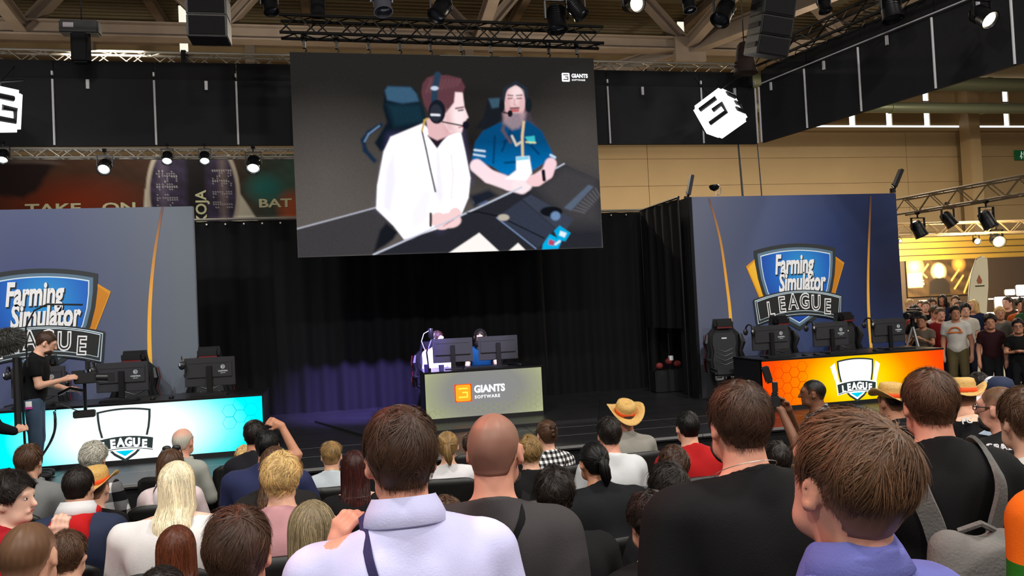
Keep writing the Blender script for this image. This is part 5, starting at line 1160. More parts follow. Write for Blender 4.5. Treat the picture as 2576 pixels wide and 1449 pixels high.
            fl = fl / (np.linalg.norm(fl, axis=1, keepdims=True) + 1e-9) + nzv * (1.0 if k == 0 else 0.5) + clump
            fl = fl - nn_ * (fl * nn_).sum(1, keepdims=True); fl /= np.linalg.norm(fl, axis=1, keepdims=True) + 1e-9
            if lg: fl[:, 2] -= 0.2; fl /= np.linalg.norm(fl, axis=1, keepdims=True)
            q = q + fl * (ln / seg)[:, None]
            dzq = q[:, 2] - CR_C[2]; dzq = np.clip(dzq, None, CR_R[2] * 0.995); s1 = scale(dzq); hyp = np.hypot(q[:, 0] / CR_R[0], (q[:, 1] - CR_C[1]) / CR_R[1]) + 1e-6
            f = s1 / hyp
            q = np.stack([q[:, 0] * f, CR_C[1] + (q[:, 1] - CR_C[1]) * f, CR_C[2] + dzq], -1)
            if not lg: q[:, 2] = np.maximum(q[:, 2], np.interp(q[:, 1], hy, hz) - 0.012)
        PT = np.stack(PTS, 1)    # n, seg+1, 3
        if not lg: PT = push(PT.reshape(-1, 3), np.repeat(off * 0.8, seg + 1)).reshape(PT.shape)
        tn = np.gradient(PT, axis=1); tn /= np.linalg.norm(tn, axis=2, keepdims=True) + 1e-9
        dC_ = PT - CR_C; dC_[..., 2] = np.where(dC_[..., 2] < 0, 0, dC_[..., 2]); sd = np.cross(tn, dC_); sd /= np.linalg.norm(sd, axis=2, keepdims=True) + 1e-9
        tw = r.uniform(-0.5, 0.5, (n_, 1, 1)); dn = dC_ / (np.linalg.norm(dC_, axis=2, keepdims=True) + 1e-9); sd = sd + dn * tw
        taper = np.linspace(1, 0.25, seg + 1)[None, :, None] if not lg else np.linspace(1, 0.6, seg + 1)[None, :, None]
        a = PT - sd * wid / 2 * taper; b = PT + sd * wid / 2 * taper
        Vs = np.stack([a, b], 2).reshape(-1, 3); m_ = 2 * (seg + 1)
        q0 = np.arange(seg)[None] * 2 + np.arange(n_)[:, None] * m_
        Qs = np.stack([q0, q0 + 1, q0 + 3, q0 + 2], -1).reshape(-1, 4)
        cv = base[None] * r.uniform(0.55, 1.6, (n_, 1)) * (1 + 0.22 * np.sin(60 * p[:, 0:1] + 47 * p[:, 2:3])); cv = np.repeat(cv, m_, 0)
        parts.append((Vs, Qs, cv))
    # ---- tails and buns
    def bundle(pts, rad, nst, cc=1.0):
        pts = np.array(pts, float); tt = np.linspace(0, 1, len(pts)); T = np.linspace(0, 1, 9); cp = np.stack([np.interp(T, tt, pts[:, i]) for i in range(3)], -1); rr = np.interp(T, tt, rad)
        for lay, (cnt, ww) in enumerate(((10, 0.03), (nst, wid * 1.4))):
            an = r.uniform(0, 6.283, cnt) if lay else np.linspace(0, 6.283, cnt, endpoint=False); rad_f = r.uniform(0.75, 1.12, cnt) if lay else np.full(cnt, 0.85)
            tg = np.gradient(cp, axis=0); tg /= np.linalg.norm(tg, axis=1, keepdims=True); s_ = np.cross(tg, A_(0, 1, 0.3)); s_ /= np.linalg.norm(s_, axis=1, keepdims=True) + 1e-9; u_ = np.cross(s_, tg)
            PT = cp[None] + (np.cos(an)[:, None, None] * s_[None] + np.sin(an)[:, None, None] * u_[None]) * (rr[None] * rad_f[:, None])[..., None]
            sd = (-np.sin(an)[:, None, None] * s_[None] + np.cos(an)[:, None, None] * u_[None])
            wv = (ww if lay else None); hw = (np.full(rr.shape, ww / 2) if lay else rr * 0.75)[None, :, None]
            Vs = np.stack([PT - sd * hw, PT + sd * hw], 2).reshape(-1, 3); m_ = 18; q0 = np.arange(8)[None] * 2 + np.arange(cnt)[:, None] * m_
            Qs = np.stack([q0, q0 + 1, q0 + 3, q0 + 2], -1).reshape(-1, 4)
            cv = base[None] * cc * (r.uniform(0.6, 1.4, (cnt, 1)) if lay else np.full((cnt, 1), 0.65)); parts.append((Vs, Qs, np.repeat(cv, m_, 0)))
    if style == 'pony':
        l_ = length or 0.2; bundle([(0, -0.10, 0.035), (0, -0.135, 0.03), (0, -0.15, -0.02), (0.01, -0.145, -l_ * 0.6), (0.015, -0.135, -l_)], [0.018, 0.022, 0.03, 0.028, 0.008], 160 if near < 2 else 400)
    if style == 'bun':
        for k in range(3): bundle([(0.03 - 0.01 * k, -0.085 - 0.01 * k, 0.09 - 0.03 * k), (0.0, -0.115, 0.075 - 0.03 * k), (-0.02, -0.09, 0.05 - 0.03 * k)], [0.016, 0.022, 0.012], 60)
    V = np.concatenate([a for a, _, _ in parts]); n0 = 0; QQ = []
    for a, b, _ in parts: QQ.append(b + n0); n0 += len(a)
    Wv = hc + hs * (V @ Rh.T)
    if lg and body_back is not None:   # drape over the shoulders and back
        bz, by = body_back; low = Wv[:, 2] < bz; Wv[low, 1] = np.minimum(Wv[low, 1], by + 0.02 + (Wv[low, 1] - hc[1]) * 0.25)
    return npmesh('hair', Wv, np.concatenate(QQ), HAIR_MAT, parent, col=np.concatenate([c for _, _, c in parts]))
PEOPLE = []
def person(label, px, top, d, pose='sit', hs=1.0, yaw=0.0, hyaw=0.0, hpitch=0.0, hroll=0.0, hair=('short', 'brown'), sk='light', shirt=((0.1, 0.1, 0.11), 'plain'), pants=(0.12, 0.13, 0.18), build=1.0, near=0, lean=6.0, arms=None, sleeve=0.55, collar=None, hood=None, beard=None, face=False, group=None, seat=0.40, base_z=0.0, fat=1.0, hairlen=None, cap_t=0.02, sex='m', at=None, finehands=False, ts=None, legs=True, neck_open=0.012, fold=0.0045):
    seed = len(PEOPLE) + 11
    T = PD(px, top, d) if at is None else Vector(at)
    ttop = T.z - base_z - cap_t * hs
    hp = math.radians(hpitch); ln = math.radians(lean)
    if pose == 'stand': s = ts or (ttop - 0.245 * hs) / 1.505
    else: s = ts or max((ttop - seat - 0.245 * hs) / (0.615 * math.cos(ln)), 0.86 if hs > 0.85 else 0.72)
    if pose == 'sit' and ts is None and s > 1.08: seat += (s - 1.08) * 0.615; s = 1.08
    pel = A_(0, 0, 0.98 * s) if pose == 'stand' else A_(0, -0.02, seat + 0.09 * s)
    cl, sl_ = math.cos(ln), math.sin(ln)
    def tp(x, y, z):
        dz = (z - 0.98) * s; y = y * s; return A_(x * s, pel[1] + y * cl + dz * sl_, pel[2] + dz * cl - y * sl_)
    b = build
    nb = tp(0, -0.005, 1.505); Rh = rotm(math.radians(hyaw), hp, math.radians(hroll))
    hc = nb + Rh @ A_(0, 0.022, 0.128) * hs
    # correct height so that the skull top meets the pixel
    dzc = ttop - (hc[2] + 0.116 * hs)
    if abs(dzc) > 0.002: pel = pel + A_(0, 0, dzc) if pose == 'stand' or True else pel; nb = tp(0, -0.005, 1.505); hc = nb + Rh @ A_(0, 0.022, 0.128) * hs
    torso = [('e', tp(0, -0.01, 0.96), A_(0.165 * b, 0.115 * fat, 0.13) * s, None, 0.08), ('e', tp(0, 0.0, 1.10), A_(0.148 * b * fat, 0.105 * fat, 0.16) * s, None, 0.08), ('e', tp(0, -0.005, 1.29), A_(0.168 * b, 0.118, 0.185) * s, None, 0.08),
             ('c', tp(-0.155 * b, -0.015, 1.395), tp(0.155 * b, -0.015, 1.395), 0.060 * s, 0.060 * s, 0.06)]
    for sx in (-1, 1):
        torso.append(('c', tp(sx * 0.02, -0.026, 1.458), tp(sx * 0.135 * b, -0.02, 1.408), 0.043 * s, 0.044 * s, 0.05))
        torso.append(('e', tp(sx * 0.085 * b, -0.075, 1.31), A_(0.07 * b, 0.045, 0.10) * s, None, 0.05))
        if sex == 'f': torso.append(('e', tp(sx * 0.075, 0.09, 1.24), A_(0.065, 0.055, 0.065) * s, None, 0.04))
    neck = [('c', tp(0, -0.02, 1.44), hc + Rh @ A_(0, -0.022, -0.045) * hs, (0.066 if sex == 'm' else 0.055) * s, (0.059 if sex == 'm' else 0.05) * hs, 0.035)]
    H = lambda x, y, z: hc + Rh @ A_(x, y, z) * hs
    head = [('e', H(*CR_C), CR_R * hs, Rh, 0.03), ('e', H(0, 0.03, -0.03), A_(0.061, 0.064, 0.084) * hs, Rh, 0.035), ('c', H(-0.034, 0.045, -0.084), H(0.034, 0.045, -0.084), 0.025 * hs, 0.025 * hs, 0.03), ('e', H(0, 0.078, -0.096), A_(0.022, 0.018, 0.018) * hs, Rh, 0.02),
            ('c', H(0, 0.092, 0.012), H(0, 0.112, -0.030), 0.008 * hs, 0.0135 * hs, 0.014), ('c', H(-0.035, 0.082, 0.028), H(0.035, 0.082, 0.028), 0.013 * hs, 0.013 * hs, 0.02), ('c', H(-0.018, 0.089, -0.060), H(0.018, 0.089, -0.060), 0.010 * hs, 0.010 * hs, 0.012)]
    for sx in (-1, 1):
        Re = Rh @ rotm(-sx * 0.45, 0.15, -sx * 0.12)
        head.append(('e', H(sx * 0.083, -0.006, -0.006), A_(0.0075, 0.0175, 0.031) * hs, Re, 0.006)); head.append(('e', H(sx * 0.078, 0.004, -0.03), A_(0.009, 0.010, 0.014) * hs, Re, 0.01))
    arms = arms or {}
    armu, arml, hands, elb, wr = [], [], [], {}, {}
    for sx in (-1, 1):
        S_ = tp(sx * 0.178 * b, -0.015, 1.385)
        key = 'L' if sx < 0 else 'R'
        if key in arms: E_, W_ = [S_ + np.array(v) * s for v in arms[key][:2]]; hd = np.array(arms[key][2]) if len(arms[key]) > 2 else W_ - E_; hn = np.array(arms[key][3]) if len(arms[key]) > 3 else A_(0, 0, 1); cu_ = arms[key][4] if len(arms[key]) > 4 else 0.5
        elif pose == 'stand': E_ = S_ + A_(sx * 0.065, -0.035, -0.29) * s; W_ = E_ + A_(-sx * 0.005, 0.07, -0.245) * s; hd = A_(0, 0.15, -1); hn = A_(sx, 0, 0); cu_ = 0.5
        else: E_ = S_ + A_(sx * 0.07, 0.06, -0.27) * s; W_ = E_ + A_(-sx * 0.13, 0.20, -0.03) * s; hd = A_(-sx * 0.4, 1, -0.3); hn = A_(0, 0.2, 1); cu_ = 0.4
        elb[key], wr[key] = E_, W_
        armu.append(('c', S_, E_, 0.054 * s * (0.6 + 0.4 * b * fat), 0.043 * s, 0.035)); arml += [('c', E_, W_, 0.042 * s, 0.028 * s, 0.02)]
        if near < 2 and not (finehands and (finehands is True or key in finehands)):
            h_ = hd / np.linalg.norm(hd); hands += [('c', W_, W_ + h_ * 0.08 * s, 0.028 * s, 0.034 * s, 0.02), ('c', W_ + h_ * 0.08 * s, W_ + (h_ * 0.15 - hn / np.linalg.norm(hn) * 0.03) * s, 0.030 * s, 0.020 * s, 0.02), ('c', W_ + h_ * 0.03 * s, W_ + (h_ * 0.08 + A_(-sx * 0.05, 0, 0.0)) * s, 0.018 * s, 0.014 * s, 0.015)]
        else: hands += hand_prims(W_, hd, hn, -sx if sx < 0 else -sx, cu_, s * 0.98)
    lg_ = []
    if legs:
        for sx in (-1, 1):
            if pose == 'stand': hip = A_(sx * 0.088 * s, pel[1], pel[2] - 0.06 * s); kn = A_(sx * 0.10 * s, 0.015 * s, 0.49 * s); an = A_(sx * 0.105 * s, -0.02 * s, 0.09)
            else: hip = pel + A_(sx * 0.09 * s, 0.02, -0.01); kn = A_(sx * 0.13 * s, 0.40 * s, max(seat + 0.03, 0.46 * s)); an = A_(sx * 0.13 * s, 0.36 * s, 0.09)
            lg_ += [('c', hip, kn, 0.086 * s, 0.060 * s, 0.03), ('c', kn, an, 0.058 * s, 0.042 * s, 0.02), ('c', an + A_(0, -0.025, -0.04), an + A_(0, 0.15 * s, -0.05), 0.040, 0.036, 0.02)]
    allp = torso + neck + head + armu + arml + hands + lg_
    lo = np.min([np.minimum(p[1], p[2]) - max(p[3], p[4]) if p[0] == 'c' else p[1] - p[2].max() for p in allp], 0) - 0.04
    hi = np.max([np.maximum(p[1], p[2]) + max(p[3], p[4]) if p[0] == 'c' else p[1] + p[2].max() for p in allp], 0) + 0.04
    hf = {0: 0.0155, 1: 0.0105, 2: 0.0064}[near]; co = {0: 0.044, 1: 0.034, 2: 0.027}[near]
    fx = [(hc[0] - 0.10 * hs, hc[0] + 0.10 * hs, hf)]; fy = [(hc[1] - 0.12 * hs, hc[1] + 0.13 * hs, hf)]; fz = [(hc[2] - 0.14 * hs, hc[2] + 0.13 * hs, hf)]
    if finehands:
        for k_ in (finehands if isinstance(finehands, str) else 'LR'):
            w = wr[k_]; 
            for f_, i_ in ((fx, 0), (fy, 1), (fz, 2)): f_.append((w[i_] - 0.16, w[i_] + 0.16, 0.0065))
    root = thing('person', label, 'person', (0, 0, 0), math.radians(yaw), group)
    ry = math.radians(yaw); Rz_ = np.array(Matrix.Rotation(ry, 3, 'Z')); topl = hc + Rh @ A_(0, -0.01, 0) * 0
    off = Rz_ @ topl; root.location = (T.x - off[0], T.y - off[1], base_z)
    f = Field(axis(lo[0], hi[0], co, fx), axis(lo[1], hi[1], co, fy), axis(lo[2], hi[2], co * 1.2, fz))
    for p in torso: f.prim(p, -0.004)
    for p in neck + lg_: f.prim(p)
    for p in armu + arml: f.prim(p, -0.003 if sleeve > 1 else 0.0)
    for p in head + hands: f.prim(p)
    for sx in (-1, 1): f.carve(H(sx * 0.097, -0.004, -0.014), H(sx * 0.095, -0.006, 0.008), 0.011 * hs, 0.010 * hs)
    if face:
        for sx in (-1, 1): f.carve(H(sx * 0.031, 0.108, 0.006), H(sx * 0.034, 0.106, 0.006), 0.017 * hs, 0.015 * hs)
    f.mesh('body', skin(sk), root)
    # ---- shirt
    sc_, kind = shirt[:2]; th = 0.012
    cs = {0: 0.027, 1: 0.0175, 2: 0.0105}[near]
    z0 = (0.90 if pose == 'stand' else 0.955); slo = np.minimum(lo, lo); 
    g = Field(np.arange(lo[0] - 0.03, hi[0] + 0.03, cs), np.arange(lo[1] - 0.03, hi[1] + 0.03, cs), np.arange(tp(0, 0, z0)[2] - 0.1, max(tp(0, 0, 1.56)[2], *(e[2] + 0.1 for e in elb.values()), *((w_[2] + 0.08 for w_ in wr.values()) if sleeve > 1 else (0,))), cs))
    for p in torso: g.prim(p, th)
    nk = neck[0]; g.prim(nk, 0.011 + neck_open * 0.3)
    if sleeve > 1:
        for i_ in (0, 1): g.prim(armu[i_], 0.016); q_ = arml[i_]; g.prim(('c', q_[1], q_[1] + (q_[2] - q_[1]) * 0.98, q_[3], q_[4] + 0.002, 0.02), 0.014)
    up = A_(0, sl_, cl)
    nkn = A_(0, 0.42 * cl + 0.907 * sl_, 0.907 * cl - 0.42 * sl_); g.cut(nkn, tp(0, -0.065, 1.527 - neck_open * 0.9))
    if neck_open > 0.03: g.carve(tp(0, 0, 1.46), tp(0, 0, 1.56), 0.06 + neck_open, 0.12 + neck_open)
    g.cut(-up, tp(0, 0, z0))
    for i_, sx in enumerate((-1, 1)):
        p = armu[i_]
        if sleeve <= 0 or sleeve > 1: continue
        g2 = Field(g.x, g.y, g.z); n_ = (p[2] - p[1]); n_ = n_ / np.linalg.norm(n_)
        if sleeve <= 1:
            e = p[1] + (p[2] - p[1]) * min(1, sleeve + 0.2); g2.prim(('c', p[1], e, p[3] + 0.012, p[3] + 0.012 * s, 0.0), 0.004); g2.cut(n_, p[1] + (p[2] - p[1]) * sleeve)
        else:
            g2.prim(p, 0.014); g2.prim(arml[i_], 0.012); q_ = arml[i_]; m_ = (q_[2] - q_[1]); m_ = m_ / np.linalg.norm(m_); g2.cut_local(m_, q_[2] - m_ * 0.01, 0.07 * s)
        A__ = g.D; B__ = g2.D; h_ = np.maximum(0.03 - np.abs(A__ - B__), 0) / 0.03; g.D = np.minimum(A__, B__) - h_ * h_ * 0.03 / 4
    g.folds(fold, seed, 1.0)
    sh = g.mesh('shirt', cloth(sc_, kind), root)
    if collar is not None:
        vs = []; fs = []; n_c = 36
        prof = [(0.080, 1.470), (0.074, 1.505), (0.071, 1.545), (0.075, 1.551), (0.088, 1.527), (0.104, 1.489), (0.100, 1.485), (0.082, 1.515)]
        for a__ in range(n_c + 1):
            ph = math.radians(-158 + 316 * a__ / n_c); fr = max(0, (abs(math.degrees(ph)) - 90) / 68)
            for r__, z__ in prof: vs.append(tuple(tp(r__ * 1.04 * math.sin(ph), -0.012 - r__ * math.cos(ph), z__ - 0.045 * fr - 0.012 * (1 - math.cos(ph)) / 2)))
        m__ = len(prof)
        for a__ in range(n_c):
            for b__ in range(m__): fs.append((a__ * m__ + b__, a__ * m__ + (b__ + 1) % m__, (a__ + 1) * m__ + (b__ + 1) % m__, (a__ + 1) * m__ + b__))
        fs += [tuple(range(m__)), tuple(range(n_c * m__ + m__ - 1, n_c * m__ - 1, -1))]
        MB().add(vs, fs).build('collar', cloth(collar, 'plain'), root, smooth=70)
    if hood is not None:
        hb_ = Field(np.arange(nb[0] - 0.22 * s, nb[0] + 0.22 * s, 0.012), np.arange(nb[1] - 0.24 * s, nb[1] + 0.15 * s, 0.012), np.arange(nb[2] - 0.26 * s, nb[2] + 0.08 * s, 0.012))
        hcol = hood if isinstance(hood, tuple) else sc_
        for sx in (-1, 1): hb_.prim(('c', tp(sx * 0.078, -0.005, 1.485), tp(sx * 0.045, -0.105, 1.445), 0.032 * s, 0.038 * s, 0.03))
        hb_.prim(('c', tp(-0.045, -0.105, 1.445), tp(0.045, -0.105, 1.445), 0.038 * s, 0.038 * s, 0.03)); hb_.prim(('e', tp(0, -0.125, 1.38), A_(0.10, 0.045, 0.09) * s, None, 0.04)); hb_.folds(0.004, seed + 5, 1.5)
        hb_.carve(nk[1], nk[2], nk[3] + 0.004, nk[4] + 0.012); hb_.mesh('hood', cloth(hcol, 'plain'), root)
    # ---- trousers and shoes
    if legs:
        t_ = Field(np.arange(-0.26 * s, 0.26 * s, 0.034), np.arange(lo[1] - 0.03, hi[1] + 0.03, 0.034), np.arange(0.03, pel[2] + 0.16 * s, 0.034))
        t_.prim(torso[0], 0.010)
        for k_ in (0, 1, 3, 4): t_.prim(lg_[k_], 0.014)
        t_.cut(A_(0, 0, 1), A_(0, 0, pel[2] + 0.05 * s)); t_.cut(A_(0, 0, -1), A_(0, 0, 0.11)); t_.mesh('trousers', cloth(pants, 'plain'), root)
        for k_ in (2, 5):
            p = lg_[k_]; z_ = Field(np.arange(p[1][0] - 0.08, p[1][0] + 0.08, 0.026), np.arange(p[1][1] - 0.09, p[2][1] + 0.09, 0.026), np.arange(-0.04, 0.14, 0.026)); z_.prim(p, 0.014); z_.cut(A_(0, 0, -1), A_(0, 0, 0.002)); z_.cut(A_(0, 0, 1), A_(0, 0, 0.095)); z_.mesh('shoe', mat('shoe_dark', (0.10, 0.10, 0.11), 0.6), root)
    # ---- hair, beard, face
    if hair and hair[0] != 'none':
        make_hair(root, hc, Rh, hs, hair[0], hair[1], near, seed, (nb[2] - 0.02, tp(0, -0.12, 1.38)[1]), hairlen, sk, d < 4.0 and at is None)
    if beard:
        w = Field(np.arange(hc[0] - 0.11, hc[0] + 0.11, 0.008), np.arange(hc[1] - 0.11, hc[1] + 0.13, 0.008), np.arange(hc[2] - 0.16, hc[2] + 0.03, 0.008))
        for p in head[1:4]: w.prim(p, 0.007 + (0.02 if beard == 'long' else 0))
        w.carve(H(-0.018, 0.10, -0.062), H(0.018, 0.10, -0.062), 0.010, 0.010)
        nrm = Rh @ A_(0, -0.6, 0.8); w.cut(nrm, H(0, 0.09, -0.050)); w.cut(Rh @ A_(0, -1, 0), H(0, 0.005, 0)); w.folds(0.002, seed, 4)
        w.mesh('beard', mat('beard_' + str(beard if beard != 'long' else 'dark'), HAIRCOL['dark'] if beard in ('dark', 'long') else HAIRCOL['brown'], 0.8, bump=0.6, bscale=200), root)
    if face:
        for sx in (-1, 1):
            e_ = MB().ball(tuple(H(sx * 0.031, 0.080, 0.005)), (0.0125 * hs, 0.0125 * hs, 0.0085 * hs), 8, 6).build('eye', mat('eye_white', (0.88, 0.86, 0.84), 0.2), root, smooth=True); MB().ball(tuple(H(sx * 0.031, 0.0895, 0.006)), (0.0065 * hs, 0.0045 * hs, 0.0065 * hs), 8, 5).build('iris', mat('iris_dark', (0.10, 0.07, 0.05), 0.2), e_, smooth=True)
            MB().path([tuple(H(sx * x, y, z)) for x, y, z in ((0.014, 0.090, 0.027), (0.03, 0.0905, 0.031), (0.045, 0.079, 0.028))], 0.0042 * hs, n=5).build('eyebrow', mat('brow', HAIRCOL['dark'], 0.8), root)
        MB().path([tuple(H(x, y, z)) for x, y, z in ((-0.023, 0.092, -0.061), (-0.01, 0.099, -0.058), (0, 0.099, -0.060), (0.01, 0.099, -0.058), (0.023, 0.092, -0.061))], [0.002, 0.0045, 0.004, 0.0045, 0.002], n=6).build('lips', mat('lips', (0.70, 0.36, 0.33), 0.4), root)
    info = dict(root=root, hc=hc, Rh=Rh, hs=hs, s=s, nb=nb, tp=tp, H=H, yaw=yaw, wr=wr, elb=elb, pel=pel, pose=pose, label=label, seat=seat, base_z=base_z, torso=torso + neck + armu)
    PEOPLE.append(info); return info
# ================================================================ CAST
def sdf_pts(prims, P):
    D = np.full(len(P), 9.0)
    for p in prims:
        if p[0] == 'c':
            ab = p[2] - p[1]; t = np.clip(((P - p[1]) @ ab) / (ab @ ab + 1e-12), 0, 1); d = np.linalg.norm(P - p[1] - t[:, None] * ab, axis=1) - (p[3] + t * (p[4] - p[3]))
        else:
            q = (P - p[1]); k0 = np.linalg.norm(q / p[2], axis=1) + 1e-9; k1 = np.linalg.norm(q / p[2] ** 2, axis=1) + 1e-9; d = k0 * (k0 - 1) / k1
        k = p[-1]; h = np.maximum(k - np.abs(D - d), 0) / k if k > 0 else 0; D = np.minimum(D, d) - h * h * k / 4
    return D
def surf(I, start, dirn, off):
    """first point where the clothed torso is met from start along dirn (person-local)"""
    start = np.array(start, float); dirn = np.array(dirn, float); t = np.linspace(0, 0.9, 361); P = start + t[:, None] * dirn; D = sdf_pts(I['torso'], P) - off
    k = np.argmax(D < 0); return P[k] if (D < 0).any() else None
def ribbon(I, name, pts, w, m, parent=None, off=0.022, th=0.004):
    """strap lying on the torso; pts = (x, z) cast from behind, or (x, y, 't') cast from above, or (x, z, 'f') from the front"""
    s = I['s']; Q = []
    for p in pts:
        if len(p) == 2: q = surf(I, (p[0] * s, -0.6, I['tp'](0, 0, p[1])[2]), (0, 1, 0), off)
        elif p[2] == 't': q = surf(I, (p[0] * s, I['tp'](0, 0, 1.45)[1] + p[1] * s, I['tp'](0, 0, 1.45)[2] + 0.4), (0, 0, -1), off)
        else: q = surf(I, (p[0] * s, 0.7, I['tp'](0, 0, p[1])[2]), (0, -1, 0), off)
        if q is not None: Q.append(q)
    Q = np.array(Q); tt = np.linspace(0, 1, len(Q)); T = np.linspace(0, 1, 26); Q = np.stack([np.interp(T, tt, Q[:, i]) for i in range(3)], -1)
    for _ in range(3): Q[1:-1] = (Q[:-2] + 2 * Q[1:-1] + Q[2:]) / 4
    c = I['tp'](0, 0, 1.3); tg = np.gradient(Q, axis=0); tg /= np.linalg.norm(tg, axis=1, keepdims=True); n = Q - A_(0, c[1], 0) * 1.0; n[:, 2] -= np.minimum(Q[:, 2], I['tp'](0, 0, 1.38)[2]); n /= np.linalg.norm(n, axis=1, keepdims=True) + 1e-9
    sd = np.cross(tg, n); sd /= np.linalg.norm(sd, axis=1, keepdims=True) + 1e-9
    vs = []; 
    for q, a, b in zip(Q, sd, n): vs += [tuple(q - a * w / 2), tuple(q + a * w / 2), tuple(q + a * w / 2 + b * th), tuple(q - a * w / 2 + b * th)]
    fs = []
    for i in range(len(Q) - 1):
        for k in range(4): fs.append((i * 4 + k, i * 4 + (k + 1) % 4, (i + 1) * 4 + (k + 1) % 4, (i + 1) * 4 + k))
    return MB().add(vs, fs).build(name, m, parent if parent is not None else I['root'])
STRAW = mat('straw', (0.80, 0.64, 0.36), 0.6, var=0.25, vscale=120, bump=0.5, bscale=160); BAND = mat('hat_band', (0.90, 0.32, 0.08), 0.7)
def hat(I, m=STRAW, brim=0.155, tilt=0.12, lift=0.05, crown=0.105):
    Rh = Matrix(I['Rh'].tolist()) @ Matrix.Rotation(-tilt, 3, 'X'); c = Vector(I['H'](0, -0.012, lift)); hs = I['hs']
    mb = MB(); n = 32; rows = [(0.086, 0.0), (0.088, crown * 0.6), (0.078, crown * 0.92), (0.05, crown), (0.02, crown * 0.86), (0.001, crown * 0.82)]
    vs = []; fs = []
    br = [(brim, 1), (brim * 0.85, 1), (brim * 0.7, 1)]
    def pt(r, z, a, isb): 
        x, y = r * math.sin(a), r * 1.15 * math.cos(a)
        if isb: z = 0.075 * abs(math.sin(a)) ** 2.2 * ((r - 0.086) / (brim - 0.086)) - 0.022 * abs(math.cos(a)) * ((r - 0.086) / (brim - 0.086))
        return c + Rh @ Vector((x, y, z)) * hs
    R = [(r, 0, True) for r, _ in br] + [(r, z, False) for r, z in rows]
    for r, z, ib in R:
        for k in range(n): vs.append(pt(r, z, 2 * math.pi * k / n, ib))
    for j in range(len(R) - 1):
        for k in range(n): fs.append((j * n + k, j * n + (k + 1) % n, (j + 1) * n + (k + 1) % n, (j + 1) * n + k))
    h = MB().add(vs, fs).build('straw_hat', m, I['root'], smooth=60)
    so = h.modifiers.new('thickness', 'SOLIDIFY'); so.thickness = 0.004
    b = MB(); b.lathe([(0.0885, 0.002), (0.0905, 0.004), (0.0905, 0.03), (0.0885, 0.032)], (0, 0, 0), 28, sy=1.15, M=Rh * hs); o = b.build('hat_band', BAND, h, smooth=60); o.location = c
    return h
def glasses(I):
    mb = MB(); H = I['H']
    for sx in (-1, 1):
        mb.path([tuple(H(sx * (0.032 + 0.022 * math.cos(a)), 0.106, 0.004 + 0.017 * math.sin(a))) for a in [6.283 * k / 14 for k in range(15)]], 0.0022); mb.path([tuple(H(sx * 0.054, 0.104, 0.008)), tuple(H(sx * 0.078, 0.06, 0.012)), tuple(H(sx * 0.080, -0.01, 0.012))], 0.0025)
    mb.path([tuple(H(-0.01, 0.108, 0.006)), tuple(H(0.01, 0.108, 0.006))], 0.002); return mb.build('glasses', BLACK, I['root'])
def chain(I, m=ALU, r=0.0009):
    tp = I['tp']; MB().path([tuple(tp(0.083 * math.sin(a), -0.012 - 0.083 * math.cos(a), 1.53 - 0.03 * (1 - math.cos(a)))) for a in [6.283 * k / 24 for k in range(25)]], r * 1.3, n=6).build('necklace', m, I['root'])
K = (0.055, 0.055, 0.062); W = (0.86, 0.86, 0.86)
# ---- standing people in front
f1 = person('boy with smooth brown hair and violet-blue collared shirt standing close behind the crowd', 2120, 1012, 1.42, 'stand', hs=1.06, yaw=8, hpitch=-14, hair=('fade', 'fair'), sk='rosy', shirt=((0.40, 0.41, 0.68), 'plain'), near=2, collar=(0.40, 0.41, 0.68), sleeve=0.7, cap_t=0.022)
f2 = person('man in pale lavender shirt holding his collar with one hand', 1002, 1018, 1.92, 'stand', hs=0.98, yaw=4, hair=('short', 'brown'), sk='rosy', shirt=((0.78, 0.78, 0.93), 'plain'), near=2, collar=(0.78, 0.78, 0.93), sleeve=2, build=1.2, cap_t=0.022, fold=0.009,
            arms={'L': ((-0.03, 0.22, -0.17), (0.045, 0.125, -0.005), (0.25, -0.12, 0.95), (-1, -0.5, 0.2), 0.9)}, finehands='L')
MB().path([tuple(f2['wr']['L'] + A_(0.006, -0.02, 0.05) + A_(0.011 * math.cos(a), 0.004, 0.011 * math.sin(a))) for a in [6.283 * k / 10 for k in range(11)]], 0.0015).build('ring', mat('gold', (0.9, 0.75, 0.35), 0.25, 0.9), f2['root'])
ribbon(f2, 'bag_strap', [(-0.10, 0.0, 't'), (-0.10, 1.44), (-0.075, 1.35), (-0.04, 1.25), (0.0, 1.15), (0.05, 1.05)], 0.022, cloth((0.22, 0.20, 0.36)), off=0.02)
f3 = person('bald man with stubble and dark grey tee wearing a black cross-body strap', 1240, 1038, 2.38, 'stand', hs=1.0, yaw=-24, hair=('stubble', 'dark'), sk='rosy', shirt=((0.225, 0.215, 0.22), 'plain'), near=2, build=1.10, beard='dark', cap_t=0.002, neck_open=0.03, fold=0.009)
ribbon(f3, 'bag_strap', [(0.10, 0.0, 't'), (0.115, 1.46), (0.09, 1.40), (0.05, 1.30), (0.0, 1.18), (-0.05, 1.08)], 0.03, cloth((0.05, 0.05, 0.055)), off=0.02)
f4 = person('broad bearded man in black tee with thin silver neck chain', 1850, 957, 2.15, 'stand', hs=0.90, yaw=2, hair=('short', 'brown'), sk='rosy', shirt=(K, 'plain'), near=2, build=1.26, fat=1.25, beard='dark', cap_t=0.02)
chain(f4)
f5 = person('brown-haired young man in black tee carrying a grey backpack', 2331, 926, 2.55, 'stand', hs=0.89, yaw=-16, hair=('short', 'mid'), sk='rosy', shirt=(K, 'plain'), near=2, build=1.08, cap_t=0.022)
f6 = person('boy in white tee with a black shoulder strap behind the bearded man in glasses', 2572, 972, 3.0, 'stand', hs=0.98, yaw=-8, hair=('short', 'mid'), sk='light', shirt=((0.80, 0.78, 0.76), 'plain'), near=1)
